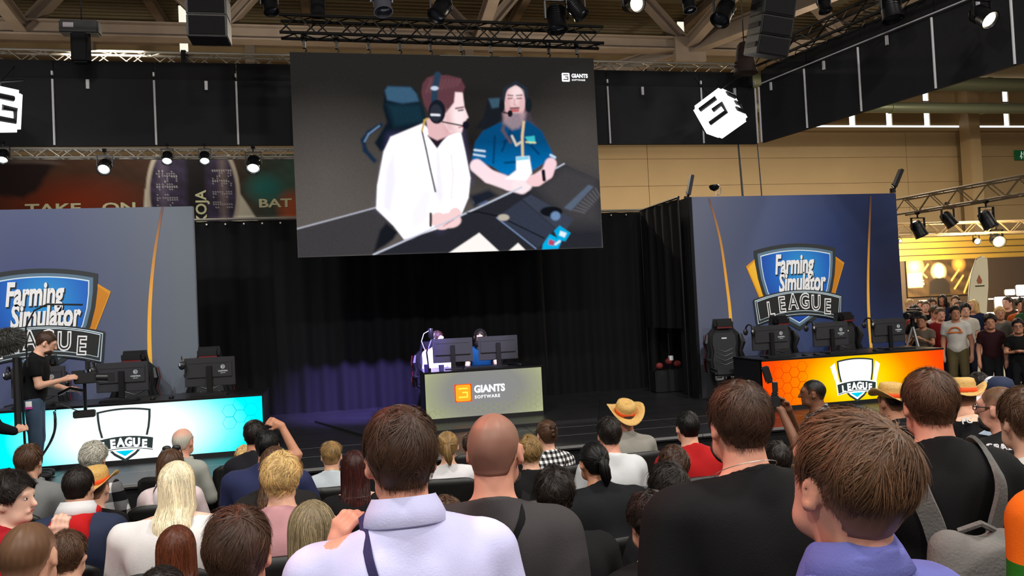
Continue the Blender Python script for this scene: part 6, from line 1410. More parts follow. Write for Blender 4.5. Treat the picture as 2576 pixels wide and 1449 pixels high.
ribbon(f6, 'bag_strap', [(-0.12, 0.02, 't'), (-0.12, 1.44), (-0.11, 1.36), (-0.09, 1.25), (-0.06, 1.12)], 0.06, cloth((0.06, 0.06, 0.065)), off=0.02)
SPLIT = 0.5
f7 = person('person in orange and green jersey standing beside the grey backpack', 2690, 925, 2.05, 'stand', hs=1.0, yaw=0, hair=('short', 'dark'), sk='light', shirt=((0.86, 0.40, 0.06), 'split'), near=1, sleeve=0.8)
# ---- grey backpack
bpk = thing('backpack', 'worn grey backpack with padded straps on the back of a young man', 'backpack', f5['root'].location, f5['root'].rotation_euler.z)
GB = mat('backpack_grey', (0.40, 0.40, 0.39), 0.85, var=0.1, vscale=14, bump=0.3, bscale=120); GB2 = mat('backpack_dark', (0.10, 0.10, 0.10), 0.7)
tpk = f5['tp']; yb = surf(f5, (0, -0.6, tpk(0, 0, 1.15)[2]), (0, 1, 0), 0.02)[1]
fb_ = Field(np.arange(-0.2, 0.2, 0.011), np.arange(yb - 0.24, yb + 0.02, 0.011), np.arange(tpk(0, 0, 0.80)[2], tpk(0, 0, 1.37)[2], 0.011))
for x in (-0.1, 0.1): fb_.prim(('c', A_(x, yb - 0.09, tpk(0, 0, 0.91)[2]), A_(x * 0.75, yb - 0.075, tpk(0, 0, 1.22)[2]), 0.075, 0.062, 0.06))
fb_.prim(('e', A_(0, yb - 0.10, tpk(0, 0, 1.06)[2]), A_(0.16, 0.09, 0.20), None, 0.05)); fb_.folds(0.004, 3); fb_.mesh('bag', GB, bpk)
pk = Field(np.arange(-0.14, 0.14, 0.011), np.arange(yb - 0.27, yb - 0.1, 0.011), np.arange(tpk(0, 0, 0.86)[2], tpk(0, 0, 1.12)[2], 0.011)); pk.prim(('e', A_(0, yb - 0.18, tpk(0, 0, 0.98)[2]), A_(0.11, 0.055, 0.085), None, 0)); pk.mesh('front_pocket', GB2, bpk)
MB().path([(-0.05, yb - 0.07, tpk(0, 0, 1.29)[2] - 0.01), (0, yb - 0.1, tpk(0, 0, 1.31)[2]), (0.05, yb - 0.07, tpk(0, 0, 1.29)[2] - 0.01)], 0.01).build('grab_handle', GB, bpk)
for sx in (-1, 1):
    sp_ = ribbon(f5, 'shoulder_strap', [(sx * 0.13, 1.28, 'f'), (sx * 0.145, 1.40, 'f'), (sx * 0.135, 0.03, 't'), (sx * 0.13, -0.03, 't'), (sx * 0.125, 1.42), (sx * 0.115, 1.36), (sx * 0.09, 1.29), (sx * 0.075, 1.22)], 0.062, GB, bpk, off=0.024, th=0.012)
    if sx < 0: q = surf(f5, (sx * 0.125 * f5['s'], -0.6, tpk(0, 0, 1.435)[2]), (0, 1, 0), 0.036); MB().box(-0.014, 0.014, -0.006, 0.002, -0.012, 0.012).build('strap_buckle', GB2, bpk, loc=tuple(q))
# ---- seated audience
def seat_p(label, px, top, d, **k):
    k['hs'] = k.get('hs', 1.0) * 0.91; return person(label, px, top, d, 'sit', group=None, **k)
seat_p('boy with short brown hair and grey hoodie below the camera operator', 72, 1116, 5.25, hair=('short', 'mid'), hood=(0.43, 0.44, 0.44), shirt=((0.45, 0.46, 0.46), 'plain'), sleeve=2, near=1, yaw=-6)
seat_p('boy in red hoodie turning his face sideways with one hand raised', 26, 1188, 3.5, hair=('messy', 'dark'), shirt=((0.60, 0.08, 0.12), 'plain'), hood=(0.60, 0.08, 0.12), sleeve=2, near=2, yaw=-22, hyaw=-76, face=True, sk='pale', arms={'R': ((0.03, 0.14, -0.24), (-0.10, 0.22, -0.03), (0.05, -0.1, 1), (0.3, -1, 0.1), 0.75)}, finehands='R')
seat_p('young man in navy hoodie with red hood lining and white collar', 197, 1168, 4.15, hair=('crop', 'dark'), shirt=((0.16, 0.19, 0.28), 'plain'), hood=(0.70, 0.09, 0.10), collar=(0.85, 0.85, 0.86), sleeve=2, near=1, yaw=-4, hs=0.97)
person('boy with shaved fair head standing below the red hoodie boy', 72, 1312, 2.42, 'stand', hs=0.91, hair=('buzz', 'fair'), shirt=((0.50, 0.36, 0.28), 'plain'), near=1, yaw=-6, cap_t=0.004, neck_open=0.05)
s5 = seat_p('small boy with brown hair and beaded necklace in navy tee', 168, 1333, 3.15, hair=('short', 'mid'), shirt=((0.13, 0.17, 0.24), 'plain'), near=1, hs=0.86, yaw=-4); chain(s5, mat('beads', (0.75, 0.62, 0.4), 0.4), 0.003)
seat_p('grey-haired person in black and white checked shirt', 236, 1113, 6.1, hair=('messy', 'grey'), shirt=((0.85, 0.85, 0.85), 'check'), sleeve=2, near=1, hs=1.05, yaw=-14, build=1.1)
h1 = seat_p('person in black with tan straw hat sitting before the checked shirt', 240, 1180, 4.95, hair=('buzz', 'brown'), shirt=(K, 'plain'), near=1, yaw=-10, sleeve=2); hat(h1, tilt=-0.12, brim=0.15)
seat_p('balding man in light grey hoodie before the cyan-lit desk', 460, 1078, 6.25, hair=('thin', 'grey'), sk='rosy', shirt=((0.60, 0.61, 0.58), 'plain'), hood=(0.60, 0.61, 0.58), sleeve=2, near=1, yaw=-20, cap_t=0.003)
s9 = seat_p('woman in pinkish white hooded top with sunglasses on her hair', 428, 1126, 5.35, hair=('bob', 'mid'), shirt=((0.85, 0.78, 0.79), 'plain'), hood=(0.88, 0.84, 0.85), sleeve=2, near=1, sex='f', hairlen=0.10)
sg = MB()
for sx in (-1, 1): sg.ball(tuple(s9['H'](sx * 0.035, 0.045, 0.125)), (0.03, 0.02, 0.02)); sg.path([tuple(s9['H'](sx * 0.06, 0.05, 0.125)), tuple(s9['H'](sx * 0.088, 0.0, 0.07))], 0.004)
sg.build('sunglasses', BLACK, s9['root'])
seat_p('woman with long platinum hair in wide-necked white blouse', 443, 1155, 3.9, hair=('long', 'plat'), sk='pale', shirt=((0.86, 0.85, 0.85), 'plain'), sleeve=2, near=2, sex='f', build=1.22, fat=1.3, neck_open=0.055, hairlen=0.19)
seat_p('girl with long straight reddish brown hair behind the white blouse', 442, 1316, 3.05, hair=('long', 'red'), shirt=((0.80, 0.78, 0.78), 'plain'), near=1, hs=0.86, sex='f', hairlen=0.25)
seat_p('dark-haired person whose crown just shows under the reddish hair', 405, 1416, 2.4, hair=('crop', 'dark'), shirt=(K, 'plain'), near=1, hs=0.95)
person('boy with thick brown hair standing behind the pink tee', 594, 1272, 2.0, 'stand', hair=('short', 'brown'), sk='rosy', shirt=((0.20, 0.20, 0.22), 'plain'), near=2, hs=0.92, yaw=-4)
seat_p('dark-haired man raising his bent arm over his head', 640, 1056, 5.95, hair=('short', 'dark'), sk='tan', shirt=((0.10, 0.10, 0.12), 'plain'), near=1, yaw=-6, arms={'R': ((0.14, 0.06, 0.06), (0.02, 0.10, 0.30), (-0.75, 0.1, 0.35), (0, -0.8, 0.5), 0.7)}, finehands='R')
seat_p('man with cropped black hair in plain navy tee', 672, 1078, 5.2, hair=('crop', 'black'), sk='tan', shirt=((0.155, 0.175, 0.31), 'plain'), near=1, yaw=-10, build=1.22, fat=1.15, lean=10)
seat_p('blond child peeking out before the man in navy tee', 614, 1122, 6.6, hair=('messy', 'blond'), shirt=((0.3, 0.3, 0.34), 'plain'), hs=0.82)
seat_p('woman with long brown hair between navy tee and blond boy', 690, 1118, 4.45, hair=('long', 'mid'), shirt=((0.12, 0.11, 0.11), 'plain'), near=1, sex='f', hairlen=0.26)
seat_p('boy with tousled blond hair in pale pink tee', 706, 1143, 3.55, hair=('messy', 'blond'), shirt=((0.72, 0.53, 0.55), 'plain'), near=1, yaw=-4, hs=0.95)
seat_p('woman with ash grey bobbed hair behind the lavender shirt', 782, 1254, 2.85, hair=('bob', 'greyblond'), shirt=((0.12, 0.12, 0.13), 'plain'), near=1, sex='f', yaw=4, hairlen=0.13)
s19 = seat_p('boy with top-knot fade haircut in pale grey tee', 832, 1108, 5.6, hair=('fade', 'ash'), shirt=((0.70, 0.73, 0.76), 'plain'), near=1, hs=0.92, yaw=-2); chain(s19, mat('beads', 0), 0.003)
seat_p('woman with long dark red hair in black lace top', 890, 1128, 4.75, hair=('long', 'wine'), sk='pale', shirt=((0.07, 0.06, 0.07), 'plain'), near=1, sex='f', sleeve=0.9, neck_open=0.04, hairlen=0.27)
seat_p('woman with blonde ponytail in white tee', 1124, 1080, 5.7, hair=('pony', 'ash'), shirt=((0.82, 0.81, 0.82), 'plain'), near=1, sex='f', yaw=-8, hairlen=0.13, neck_open=0.03)
seat_p('child with curly brown hair between lavender and dark grey shirts', 1118, 1250, 3.5, hair=('curly', 'mid'), shirt=((0.15, 0.15, 0.16), 'plain'), near=1, hs=0.9)
seat_p('child with tousled sandy hair in black tee', 1330, 1098, 5.0, hair=('messy', 'ash'), shirt=(K, 'plain'), near=1, hs=0.86)
s24 = seat_p('woman in small black and white gingham shirt with clipped-up brown hair', 1372, 1052, 5.9, hair=('bun', 'mid'), shirt=((0.88, 0.88, 0.88), 'gingham'), near=1, sex='f', yaw=14, sleeve=2); glasses(s24)
ribbon(s24, 'bag_strap', [(0.11, 0.0, 't'), (0.10, 1.42), (0.04, 1.32), (-0.04, 1.2), (-0.1, 1.1)], 0.02, cloth((0.25, 0.18, 0.14)), off=0.02)
MB().path([tuple(s24['H'](0.02, -0.125, 0.09 - 0.02 * k)) for k in range(5)], 0.009).build('hair_clip', BLACK, s24['root'])
h2 = seat_p('man in grey tee wearing a broad straw hat with orange band', 1570, 1014, 6.3, hair=('buzz', 'brown'), sk='rosy', shirt=((0.55, 0.54, 0.51), 'plain'), near=1, build=1.15, fat=1.1, yaw=2); hat(h2, tilt=-0.42, brim=0.165, lift=0.055)
seat_p('man with short dark hair in white tee before the straw hat', 1530, 1047, 5.2, hair=('short', 'dark'), sk='rosy', shirt=((0.78, 0.79, 0.80), 'plain'), near=1, yaw=-6, neck_open=0.03)
seat_p('woman with black ponytail in black tee leaning forward', 1490, 1106, 4.3, hair=('pony', 'black'), sk='tan', shirt=((0.075, 0.08, 0.095), 'plain'), near=1, sex='f', lean=18, build=1.25, fat=1.25, yaw=8, hairlen=0.12)
seat_p('dark curly-haired boy in black tee with bowed head', 1391, 1180, 3.45, hair=('messy', 'dark'), sk='rosy', shirt=((0.06, 0.065, 0.07), 'plain'), near=1, hpitch=10, lean=14, yaw=-6, neck_open=0.035)
seat_p('man with short black hair in bright red tee', 1727, 1030, 5.4, hair=('crop', 'black'), sk='light', shirt=((0.66, 0.09, 0.10), 'plain'), near=1, build=1.15, yaw=-2, hs=1.02)
seat_p('dark brown-haired boy before the red tee', 1692, 1124, 4.55, hair=('messy', 'brown'), shirt=((0.14, 0.14, 0.15), 'plain'), near=1, hs=0.95)
seat_p('boy with tousled dark hair tucked before the broad black tee', 1676, 1167, 3.65, hair=('messy', 'dark'), shirt=((0.10, 0.10, 0.11), 'plain'), near=1, yaw=8)
s32 = seat_p('boy with dark curls in black tee with red sleeve patch', 1632, 1236, 2.95, hair=('curly', 'dark'), shirt=(K, 'plain'), near=1, yaw=12, hs=0.95)
q = surf(s32, (-0.6, s32['tp'](0, 0, 1.3)[1], s32['tp'](0, 0, 1.30)[2]), (1, 0, 0), 0.02)
if q is not None: MB().prism([(-0.05, 0.05), (0.05, 0.0), (-0.05, -0.03)], -0.003, 0.003).build('sleeve_patch', mat('patch_red', (0.75, 0.1, 0.08), 0.7), s32['root'], loc=(q[0], q[1] - 0.03, q[2]), rot=(0, 0, math.radians(-60)))
seat_p('person with dark hair half hidden beyond the broad black tee', 1948, 1108, 4.6, hair=('short', 'dark'), shirt=((0.10, 0.09, 0.10), 'plain'))
seat_p('person in red tee almost hidden by the bald man', 1185, 1085, 6.6, hair=('short', 'brown'), shirt=((0.62, 0.05, 0.07), 'plain'))
# ---- audience towards the aisle
r1 = seat_p('photographer with shaved head in patterned shirt aiming a camera with flash', 2042, 955, 6.3, hair=('buzz', 'black'), sk='dark', shirt=((0.70, 0.72, 0.76), 'gingham'), near=1, hs=1.0, yaw=60, cap_t=0.004, arms={'L': ((-0.02, 0.18, -0.13), (0.13, 0.27, 0.10), (0.4, 0.6, 0.6), (0, -0.3, 1), 0.8), 'R': ((0.05, 0.16, -0.15), (-0.12, 0.22, 0.10), (-0.2, 0.6, 0.8), (0.6, 0, 1), 0.9)}, finehands=True)
h3 = seat_p('man in black jacket and straw hat before the orange-lit desk', 2238, 968, 5.5, hair=('buzz', 'black'), sk='tan', shirt=((0.10, 0.10, 0.115), 'plain'), near=1, sleeve=2, hood=(0.09, 0.09, 0.10), yaw=6); hat(h3, tilt=-0.05, brim=0.155)
r3 = seat_p('person in white tee wearing a navy and white cap backwards', 2510, 952, 6.1, hair=('crop', 'brown'), shirt=((0.84, 0.84, 0.86), 'plain'), near=1, yaw=20, hs=1.02)
capm = MB(); capm.lathe([(0.088, 0.0), (0.092, 0.04), (0.078, 0.085), (0.04, 0.108), (0.001, 0.112)], (0, 0, 0), 20, sy=1.15, M=Matrix(r3['Rh'].tolist())); cpo = capm.build('cap', mat('cap_navy', (0.10, 0.15, 0.27), 0.8), r3['root'], loc=tuple(r3['H'](0, -0.012, 0.035)), smooth=60)
MB().prism([(-0.07, 0), (-0.05, -0.07), (0, -0.09), (0.05, -0.07), (0.07, 0)], -0.004, 0.004).build('cap_peak', mat('cap_red', (0.72, 0.08, 0.10), 0.7), r3['root'], loc=tuple(r3['H'](-0.085, 0.0, 0.04)), rot=(math.radians(80), 0, math.radians(-90)))
MB().ball((0.0, 0.055, 0.055), (0.07, 0.055, 0.055)).build('cap_front', mat('cap_white', (0.85, 0.86, 0.88), 0.8), cpo, smooth=True)
seat_p('man with dark hair bowing his head in a white tee by the cap', 2462, 936, 6.9, hair=('short', 'dark'), sk='light', shirt=((0.86, 0.86, 0.86), 'plain'), near=1, hpitch=22, yaw=-30, lean=12)
h5 = person('person in straw hat and black club jacket with white back lettering leaning forward', 2418, 956, 5.0, 'stand', hs=0.91, hair=('buzz', 'brown'), shirt=((0.05, 0.05, 0.055), 'plain'), near=1, yaw=-24, sleeve=2, build=1.2, lean=50, hpitch=6, ts=0.9); hat(h5, tilt=0.0, brim=0.15)
r6 = seat_p('bearded man with shaved head and glasses in black printed tee', 2508, 972, 3.8, hair=('buzz', 'fair'), sk='rosy', shirt=(K, 'plain'), near=1, yaw=-4, hyaw=30, beard='dark', build=1.3, fat=1.2, cap_t=0.003, lean=16, ts=1.1); glasses(r6)
def back_text(I, s, z, size, arcr=0.0, m=None, xs=0.0, ext=0.001, step=0.62):
    m = m or mat('shirt_print', (0.88, 0.88, 0.90), 0.7); n = len(s)
    for i, ch in enumerate(s):
        if ch == ' ': continue
        x = (i - (n - 1) / 2) * size * step + xs; dz = -arcr * ((i - (n - 1) / 2) / n * 2) ** 2; q = surf(I, (x, -0.6, I['tp'](0, 0, z)[2] + dz), (0, 1, 0), 0.032)
        if q is not None: text('lettering', ch, size, m, I['root'], (q[0], q[1] - 0.002, q[2]), ext=0.006, off=size * 0.02, rot=(math.radians(78), math.radians(arcr * 160 * ((i - (n - 1) / 2) / n * 2)), 0))
back_text(h5, '1. FC Kronach', 1.53, 0.050, 0.05)
q = surf(h5, (0.02, -0.6, h5['tp'](0, 0, 1.42)[2]), (0, 1, 0), 0.032); MB().prism([(-0.05, 0.0), (0.03, 0.05), (0.05, -0.02)], -0.003, 0.006).build('back_crest', mat('crest_pale', (0.75, 0.82, 0.9), 0.7), h5['root'], loc=tuple(q))
back_text(r6, 'CRAZY', 1.465, 0.040, 0.0, xs=-0.15)
# ---- chairs under the seated audience
CHM = mat('chair_black', (0.075, 0.08, 0.08), 0.45); CHF = mat('chair_fabric', (0.07, 0.075, 0.075), 0.8, bump=0.2, bscale=150)
def make_chair():
    t = thing('banquet_chair', 'black chair', 'chair', (0, 0, 0))
    MB().box(-0.22, 0.22, -0.20, 0.22, 0.35, 0.395, bev=0.02).build('seat', CHF, t, smooth=60)
    n = 10; vs = []; fs = []
    for j in range(9):
        z = 0.46 + 0.37 * j / 8; hw = 0.215 * (1 - 0.10 * (j / 8) ** 6)
        for i in range(n + 1):
            u = -1 + 2 * i / n; zz = z - (0.03 * abs(u) ** 6 if j == 8 else 0); vs.append((u * hw, -0.235 - 0.05 * j / 8 + 0.03 * u * u, zz))
    for j in range(8):
        for i in range(n): fs.append((j * (n + 1) + i, j * (n + 1) + i + 1, (j + 1) * (n + 1) + i + 1, (j + 1) * (n + 1) + i))
    b = MB().add(vs, fs).build('backrest', CHM, t, smooth=True); so = b.modifiers.new('thickness', 'SOLIDIFY'); so.thickness = 0.022; so.offset = 0
    for sx in (-1, 1):
        MB().path([(sx * 0.215, 0.20, 0.0), (sx * 0.215, 0.19, 0.37)], 0.012).build('leg', DARKMETAL, t); MB().path([(sx * 0.215, -0.24, 0.0), (sx * 0.215, -0.20, 0.37)], 0.012).build('leg', DARKMETAL, t)
        MB().path([(sx * 0.215, -0.20, 0.37), (sx * 0.19, -0.245, 0.62)], 0.012).build('back_post', DARKMETAL, t)
    MB().path([(-0.215, 0.19, 0.35), (0.215, 0.19, 0.35)], 0.01).build('rail', DARKMETAL, t); return t
ch0 = make_chair(); KC = KIDS(ch0); first = True
for I in PEOPLE:
    if I['pose'] != 'sit': continue
    lab = 'black chair under the ' + ' '.join(I['label'].split()[:12])
    zs = I['seat'] / 0.40; rz = math.radians(max(-25, min(25, I['yaw']))); R_ = Matrix.Rotation(I['root'].rotation_euler.z, 3, 'Z'); loc = I['root'].location.copy(); loc.z = 0
    if first: ch0.location = loc; ch0.rotation_euler = (0, 0, rz); ch0['label'] = lab; first = False
    else: dup(ch0, loc, rz, lab, KC).scale = (1, 1, zs)
# ================================================================ CREW AND COMMENTATORS
def w2(I, p):   # world point from person-local
    return I['root'].matrix_basis @ Vector(p)
op = person('camera operator in black tee and jeans bending over a stabilised camera', 116, 834, 8.62, 'stand', hs=1.0, yaw=-80, hpitch=24, hair=('crop', 'brown'), sk='light', shirt=(K, 'plain'), pants=(0.26, 0.33, 0.42), near=1, beard='brown', base_z=0.35, cap_t=0.01, lean=8, sleeve=0.6,
            arms={'R': ((0.05, 0.05, -0.27), (0.0, 0.30, -0.22), (0, 1, 0.25), (0.8, 0, 0.6), 0.4), 'L': ((-0.04, 0.08, -0.28), (0.05, 0.30, -0.36), (0, 1, -0.1), (-0.8, 0, 0.6), 0.5)}, finehands=True)
MB().box(-0.03, 0.03, -0.004, 0.004, -0.06, 0.0).build('pass_card', WHITE, op['root'], loc=tuple(op['tp'](0.19, -0.02, 0.93)), rot=(0, 0, math.pi / 2)); MB().box(-0.034, 0.034, -0.004, 0.004, -0.085, -0.06).build('pass_strip', mat('pass_pink', (0.75, 0.2, 0.6), 0.6), op['root'], loc=tuple(op['tp'](0.19, -0.02, 0.93)), rot=(0, 0, math.pi / 2))
for zz in (1.0, 1.2): ribbon(op, 'vest_strap', [(-0.14, zz), (-0.07, zz + 0.01), (0, zz + 0.02), (0.07, zz + 0.01), (0.14, zz)], 0.07, cloth((0.06, 0.06, 0.065)), off=0.02, th=0.012)
cw = (w2(op, op['wr']['R']) + w2(op, op['wr']['L'])) / 2
rig = thing('stabilised_camera', 'black stabilised video camera with monitor in front of the operator', 'camera', cw + Vector((0.20, -0.02, 0.02)), math.radians(10))
MB().box(-0.10, 0.12, -0.06, 0.06, -0.02, 0.10, bev=0.01).build('camera_body', BLACK, rig)
MB().tube((0.12, 0, 0.04), (0.24, 0, 0.03), 0.045, 0.05, n=14).build('lens', PLASTIC, rig); MB().box(0.24, 0.30, -0.06, 0.06, -0.02, 0.09).build('matte_box', BLACK, rig)
MB().box(0.02, 0.06, -0.07, 0.07, 0.13, 0.24, bev=0.008).build('monitor', PLASTIC, rig); MB().tube((0.04, 0, 0.1), (0.04, 0, 0.14), 0.01).build('monitor_post', DARKMETAL, rig)
MB().tube((0, 0, -0.32), (0, 0, -0.02), 0.018).build('post', DARKMETAL, rig); MB().box(-0.12, 0.1, -0.05, 0.05, -0.40, -0.32, bev=0.01).build('battery_sled', BLACK, rig)
MB().path([(-0.02, 0, -0.1), (-0.14, -0.02, -0.06), (-0.26, 0.0, -0.12)], 0.018).build('spring_arm', DARKMETAL, rig); MB().box(-0.12, 0.0, -0.05, 0.05, 0.10, 0.13).build('top_handle', BLACK, rig)
# coiled cable from the rig to the floor
p0 = PD(137, 1035, 8.4); p1 = PD(103, 1150, 8.3); pts = []
for k in range(140):
    t = k / 139; b_ = p0.lerp(p1, t); a = t * 6.283 * 34; sag = 0.06 * math.sin(math.pi * t); pts.append((b_.x + 0.012 * math.cos(a) + sag, b_.y + 0.012 * math.sin(a), b_.z + 0.006 * math.sin(a)))
pts = [tuple(rig.location + Vector((0, 0, -0.36))), (p0.x, p0.y, p0.z + 0.1)] + pts + [(p1.x - 0.02, p1.y, 0.37), (p1.x - 0.1, p1.y, 0.36)]
tag(MB().path(pts, 0.006, n=5).build('coiled_cable', BLACK), 'thin coiled black cable hanging before the cyan-lit panel', 'cable')
# assistant with pole and furry microphone
mp = PD(40, 1085, 7.9)
asst = person('assistant in black jacket gripping a microphone pole at the picture edge', 0, 0, 0, 'stand', at=(PD(-80, 1000, 7.5).x, PD(-80, 1000, 7.5).y, 1.74), hair=('short', 'dark'), shirt=((0.06, 0.07, 0.10), 'plain'), sleeve=2, near=1, yaw=-12, arms={'R': ((0.07, 0.06, -0.29), (0.17, 0.20, -0.36), (0.7, 0.6, 0.3), (0.2, -1, 0.3), 1.0)}, finehands='R')
hw_ = w2(asst, asst['wr']['R'] + A_(0.07, 0.07, 0.04))
bm_ = thing('boom_microphone', 'grey furry microphone on a black pole beside the camera operator', 'microphone', (hw_.x, hw_.y, 0))
zt_ = PD(45, 900, 7.6).z
MB().tube((0, 0, 0.01), (-0.03, 0, zt_), 0.012).build('pole', DARKMETAL, bm_); MB().tube((-0.08, 0.03, zt_ - 0.75), (-0.08, 0.03, zt_), 0.035).build('transmitter_pack', BLACK, bm_)
r_ = np.random.default_rng(5); fur = MB(); cF = Vector((-0.17, 0, zt_ + 0.17)); fur.ball(tuple(cF), (0.17, 0.10, 0.10), 16, 10, M=Matrix.Rotation(-0.35, 3, 'Y')); Rf = Matrix.Rotation(-0.35, 3, 'Y')
for k in range(2600):
    v = Vector(r_.normal(size=3)).normalized(); p = cF + Rf @ Vector((v.x * 0.17, v.y * 0.10, v.z * 0.10)); e = p + Rf @ Vector((v.x, v.y, v.z)) * 0.05 + Vector((r_.normal(0, 0.012), r_.normal(0, 0.012), -0.015)); sd = v.orthogonal().normalized() * 0.004
    fur.add([p - sd, p + sd, e], [(0, 1, 2)])
tag(fur.build('fur_windshield', mat('fur_grey', (0.33, 0.33, 0.32), 0.95), bm_, smooth=False), kind='stuff')
MB().path([(0.02, 0.02, zt_ - 0.1), (0.02, 0.02, zt_ + 0.30), (0.10, 0.02, zt_ + 0.46), (0.22, 0.02, zt_ + 0.52), (0.55, 0.02, zt_ + 0.50)], 0.009).build('antenna', BLACK, bm_)
# commentators
def headset_on(I):
    H = I['H']; hs_ = MB().path([tuple(H(0.098 * math.cos(a), -0.005, 0.018 + 0.118 * math.sin(a))) for a in [math.pi * k / 14 for k in range(15)]], 0.009).build('headset', PLASTIC, I['root'])
    for sx in (-1, 1): MB().ball(tuple(H(sx * 0.095, -0.005, -0.005)), (0.022, 0.036, 0.046), M=Matrix(I['Rh'].tolist())).build('ear_cup', PLASTIC, hs_, smooth=True)
    MB().path([tuple(H(-0.1, 0.01, -0.02)), tuple(H(-0.075, 0.08, -0.06)), tuple(H(-0.03, 0.115, -0.065))], 0.004).build('boom', PLASTIC, hs_)
pos = PV(1100, 832, 12.12); AR = {'L': ((-0.05, 0.12, -0.24), (0.10, 0.34, -0.25)), 'R': ((0.05, 0.12, -0.24), (-0.10, 0.34, -0.25))}
cA = person('commentator in white jacket with headset behind the grey lit desk', 0, 0, 0, 'sit', at=pos, base_z=0.385, yaw=186, hyaw=42, hair=('short', 'brown'), sk='pale', shirt=((0.93, 0.92, 0.93), 'plain'), sleeve=2, near=1, face=True, arms=AR, seat=0.45); headset_on(cA)
pos = PV(1207, 828, 12.15)
cB = person('long-haired bearded commentator in blue shirt with headset', 0, 0, 0, 'sit', at=pos, base_z=0.385, yaw=176, hyaw=-12, hair=('long', 'dark'), sk='pale', shirt=((0.03, 0.26, 0.46), 'plain'), sleeve=0.6, near=1, face=True, beard='long', arms=AR, seat=0.45, build=1.15, hairlen=0.2); headset_on(cB)
# photographer's camera
rl = w2(r1, (r1['wr']['L'] + r1['wr']['R']) / 2)
cmr = thing('photo_camera', 'black photo camera with long lens and upright flash held by the photographer', 'camera', rl + Vector((-0.06, 0.03, 0.07)), math.radians(66))
MB().box(-0.07, 0.07, -0.03, 0.04, -0.05, 0.05, bev=0.01).build('camera_body', BLACK, cmr); MB().box(-0.03, 0.03, -0.02, 0.03, 0.05, 0.08, bev=0.008).build('prism_hump', BLACK, cmr)
MB().tube((0, 0.04, 0), (0, 0.16, 0), 0.038, 0.04, n=14).build('lens', PLASTIC, cmr); MB().tube((0, 0.16, 0), (0, 0.22, 0), 0.046, 0.052, n=14).build('lens_hood', BLACK, cmr)
MB().box(-0.025, 0.025, -0.02, 0.02, 0.08, 0.16).build('flash_foot', BLACK, cmr); MB().box(-0.03, 0.03, -0.03, 0.03, 0.16, 0.30, bev=0.008, M=Matrix.Rotation(-0.25, 4, 'X')).build('flash_head', PLASTIC, cmr)
MB().box(-0.028, 0.028, -0.028, 0.028, 0.17, 0.18, M=Matrix.Rotation(-0.25, 4, 'X')).build('flash_collar', mat('amber', (0.8, 0.45, 0.1), 0.4), cmr)
# ---- people standing in the aisle beside the stage
r7 = person('young man in white tee with orange print and olive trousers in the aisle', 2402, 768, 13.5, 'stand', yaw=128, hyaw=20, hair=('short', 'dark'), sk='tan', shirt=((0.80, 0.78, 0.75), 'plain'), pants=(0.36, 0.32, 0.21), near=1, face=True, cap_t=0.02)
q = surf(r7, (0, 0.6, r7['tp'](0, 0, 1.30)[2]), (0, -1, 0), 0.022); MB().path([(0.09 * math.cos(a), 0, 0.07 * math.sin(a)) for a in [math.pi * k / 10 for k in range(11)]], 0.014).build('shirt_print', mat('print_orange', (0.80, 0.42, 0.15), 0.7), r7['root'], loc=tuple(q)); MB().box(-0.12, 0.12, -0.004, 0.004, -0.03, -0.005).build('shirt_print_bar', mat('print_orange', 0), r7['root'], loc=tuple(q))
person('young man in dark maroon tee standing in the aisle', 2490, 790, 13.0, 'stand', yaw=138, hair=('messy', 'dark'), sk='tan', shirt=((0.17, 0.06, 0.08), 'plain'), pants=(0.08, 0.08, 0.09), near=1, face=True)
r9 = person('man with glasses in black tee holding his hands together in the aisle', 2560, 800, 12.6, 'stand', yaw=135, hair=('short', 'dark'), sk='tan', shirt=((0.07, 0.07, 0.075), 'plain'), pants=(0.07, 0.07, 0.08), near=1, face=True, arms={'L': ((-0.08, 0.02, -0.28), (0.12, 0.20, -0.24)), 'R': ((0.08, 0.02, -0.28), (-0.12, 0.20, -0.24))}); glasses(r9)
r10 = person('cameraman in grey shirt behind a video camera by the orange-lit desk', 2318, 790, 14.3, 'stand', yaw=120, hair=('crop', 'dark'), sk='tan', shirt=((0.42, 0.38, 0.33), 'plain'), near=1, arms={'L': ((-0.06, 0.14, -0.22), (0.10, 0.34, -0.10)), 'R': ((0.06, 0.14, -0.22), (-0.08, 0.34, -0.10))})
p = w2(r10, (0, 0.5, 0)); vc = thing('video_camera', 'black video camera on tripod before the cameraman in grey', 'camera', (p.x, p.y, 0), math.radians(120)); hz_ = 1.50
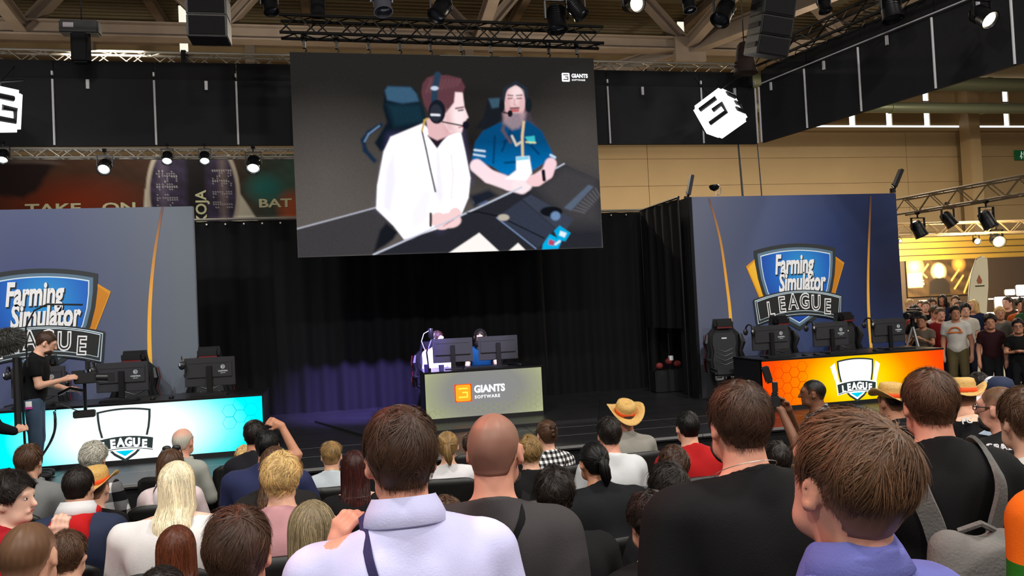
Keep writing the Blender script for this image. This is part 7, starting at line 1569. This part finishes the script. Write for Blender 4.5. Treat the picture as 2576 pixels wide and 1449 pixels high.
MB().box(-0.07, 0.07, -0.18, 0.14, hz_ - 0.06, hz_ + 0.08, bev=0.015).build('camera_body', BLACK, vc); MB().tube((0, 0.14, hz_), (0, 0.30, hz_), 0.05, 0.06, n=14).build('lens', PLASTIC, vc); MB().box(-0.16, -0.07, -0.05, 0.03, hz_ - 0.02, hz_ + 0.06, bev=0.01).build('viewfinder', PLASTIC, vc); MB().tube((0, -0.16, hz_ + 0.11), (0, 0.2, hz_ + 0.11), 0.02).build('microphone', DARKMETAL, vc)
MB().tube((0, 0, 1.3), (0, 0, hz_ - 0.06), 0.04).build('pan_head', DARKMETAL, vc)
for k in range(3): a = 2.094 * k + 0.5; MB().tube((0, 0, 1.32), (0.42 * math.cos(a), 0.42 * math.sin(a), 0.0), 0.02, 0.014).build('leg', mat('tripod_grey', (0.6, 0.6, 0.6), 0.4, 0.5), vc)
# ---- crowd in the aisle
tops = [('red', (0.45, 0.07, 0.08)), ('black', (0.06, 0.06, 0.07)), ('white', (0.78, 0.75, 0.7)), ('navy', (0.10, 0.13, 0.25)), ('grey', (0.40, 0.38, 0.36)), ('brown', (0.28, 0.19, 0.13)), ('orange', (0.65, 0.30, 0.10)), ('green', (0.14, 0.26, 0.14))]
hrs = ['dark', 'brown', 'blond', 'black', 'mid', 'fair']; k = 0
CR = [(2300, 15.6, 1.66), (2330, 16.4, 1.72), (2352, 15.4, 1.62), (2372, 16.6, 1.84), (2290, 17.4, 1.76), (2318, 18.2, 1.70), (2345, 17.6, 1.74), (2378, 18.4, 1.68), (2365, 14.8, 1.60), (2412, 15.8, 1.70), (2428, 14.6, 1.66), (2448, 15.4, 1.72), (2515, 14.4, 1.58), (2535, 15.2, 1.75), (2570, 14.6, 1.70), (2590, 13.8, 1.74), (2405, 17.8, 1.78), (2310, 14.9, 1.62)]
for px, d_, h_ in CR:
    p = PD(px, 780, d_); tn, tc = tops[k % 8]; hn = hrs[(k * 5 + k // 6) % 6]
    person(f'person in {tn} top with {hn if hn not in ("mid", "fair") else {"mid": "chestnut", "fair": "light brown"}[hn]} hair in the aisle crowd' + (' near the flag' if k > 9 else ' behind the cameraman'), 0, 0, 0, 'stand', at=(p.x, p.y, h_), yaw=100 + (k * 37) % 80, hair=(('short', 'crop', 'messy', 'long')[k % 4], hn), sk=('tan', 'light', 'rosy')[k % 3], shirt=(tc, 'plain'), pants=((0.12, 0.13, 0.2), (0.2, 0.18, 0.15))[k % 2], face=True); k += 1
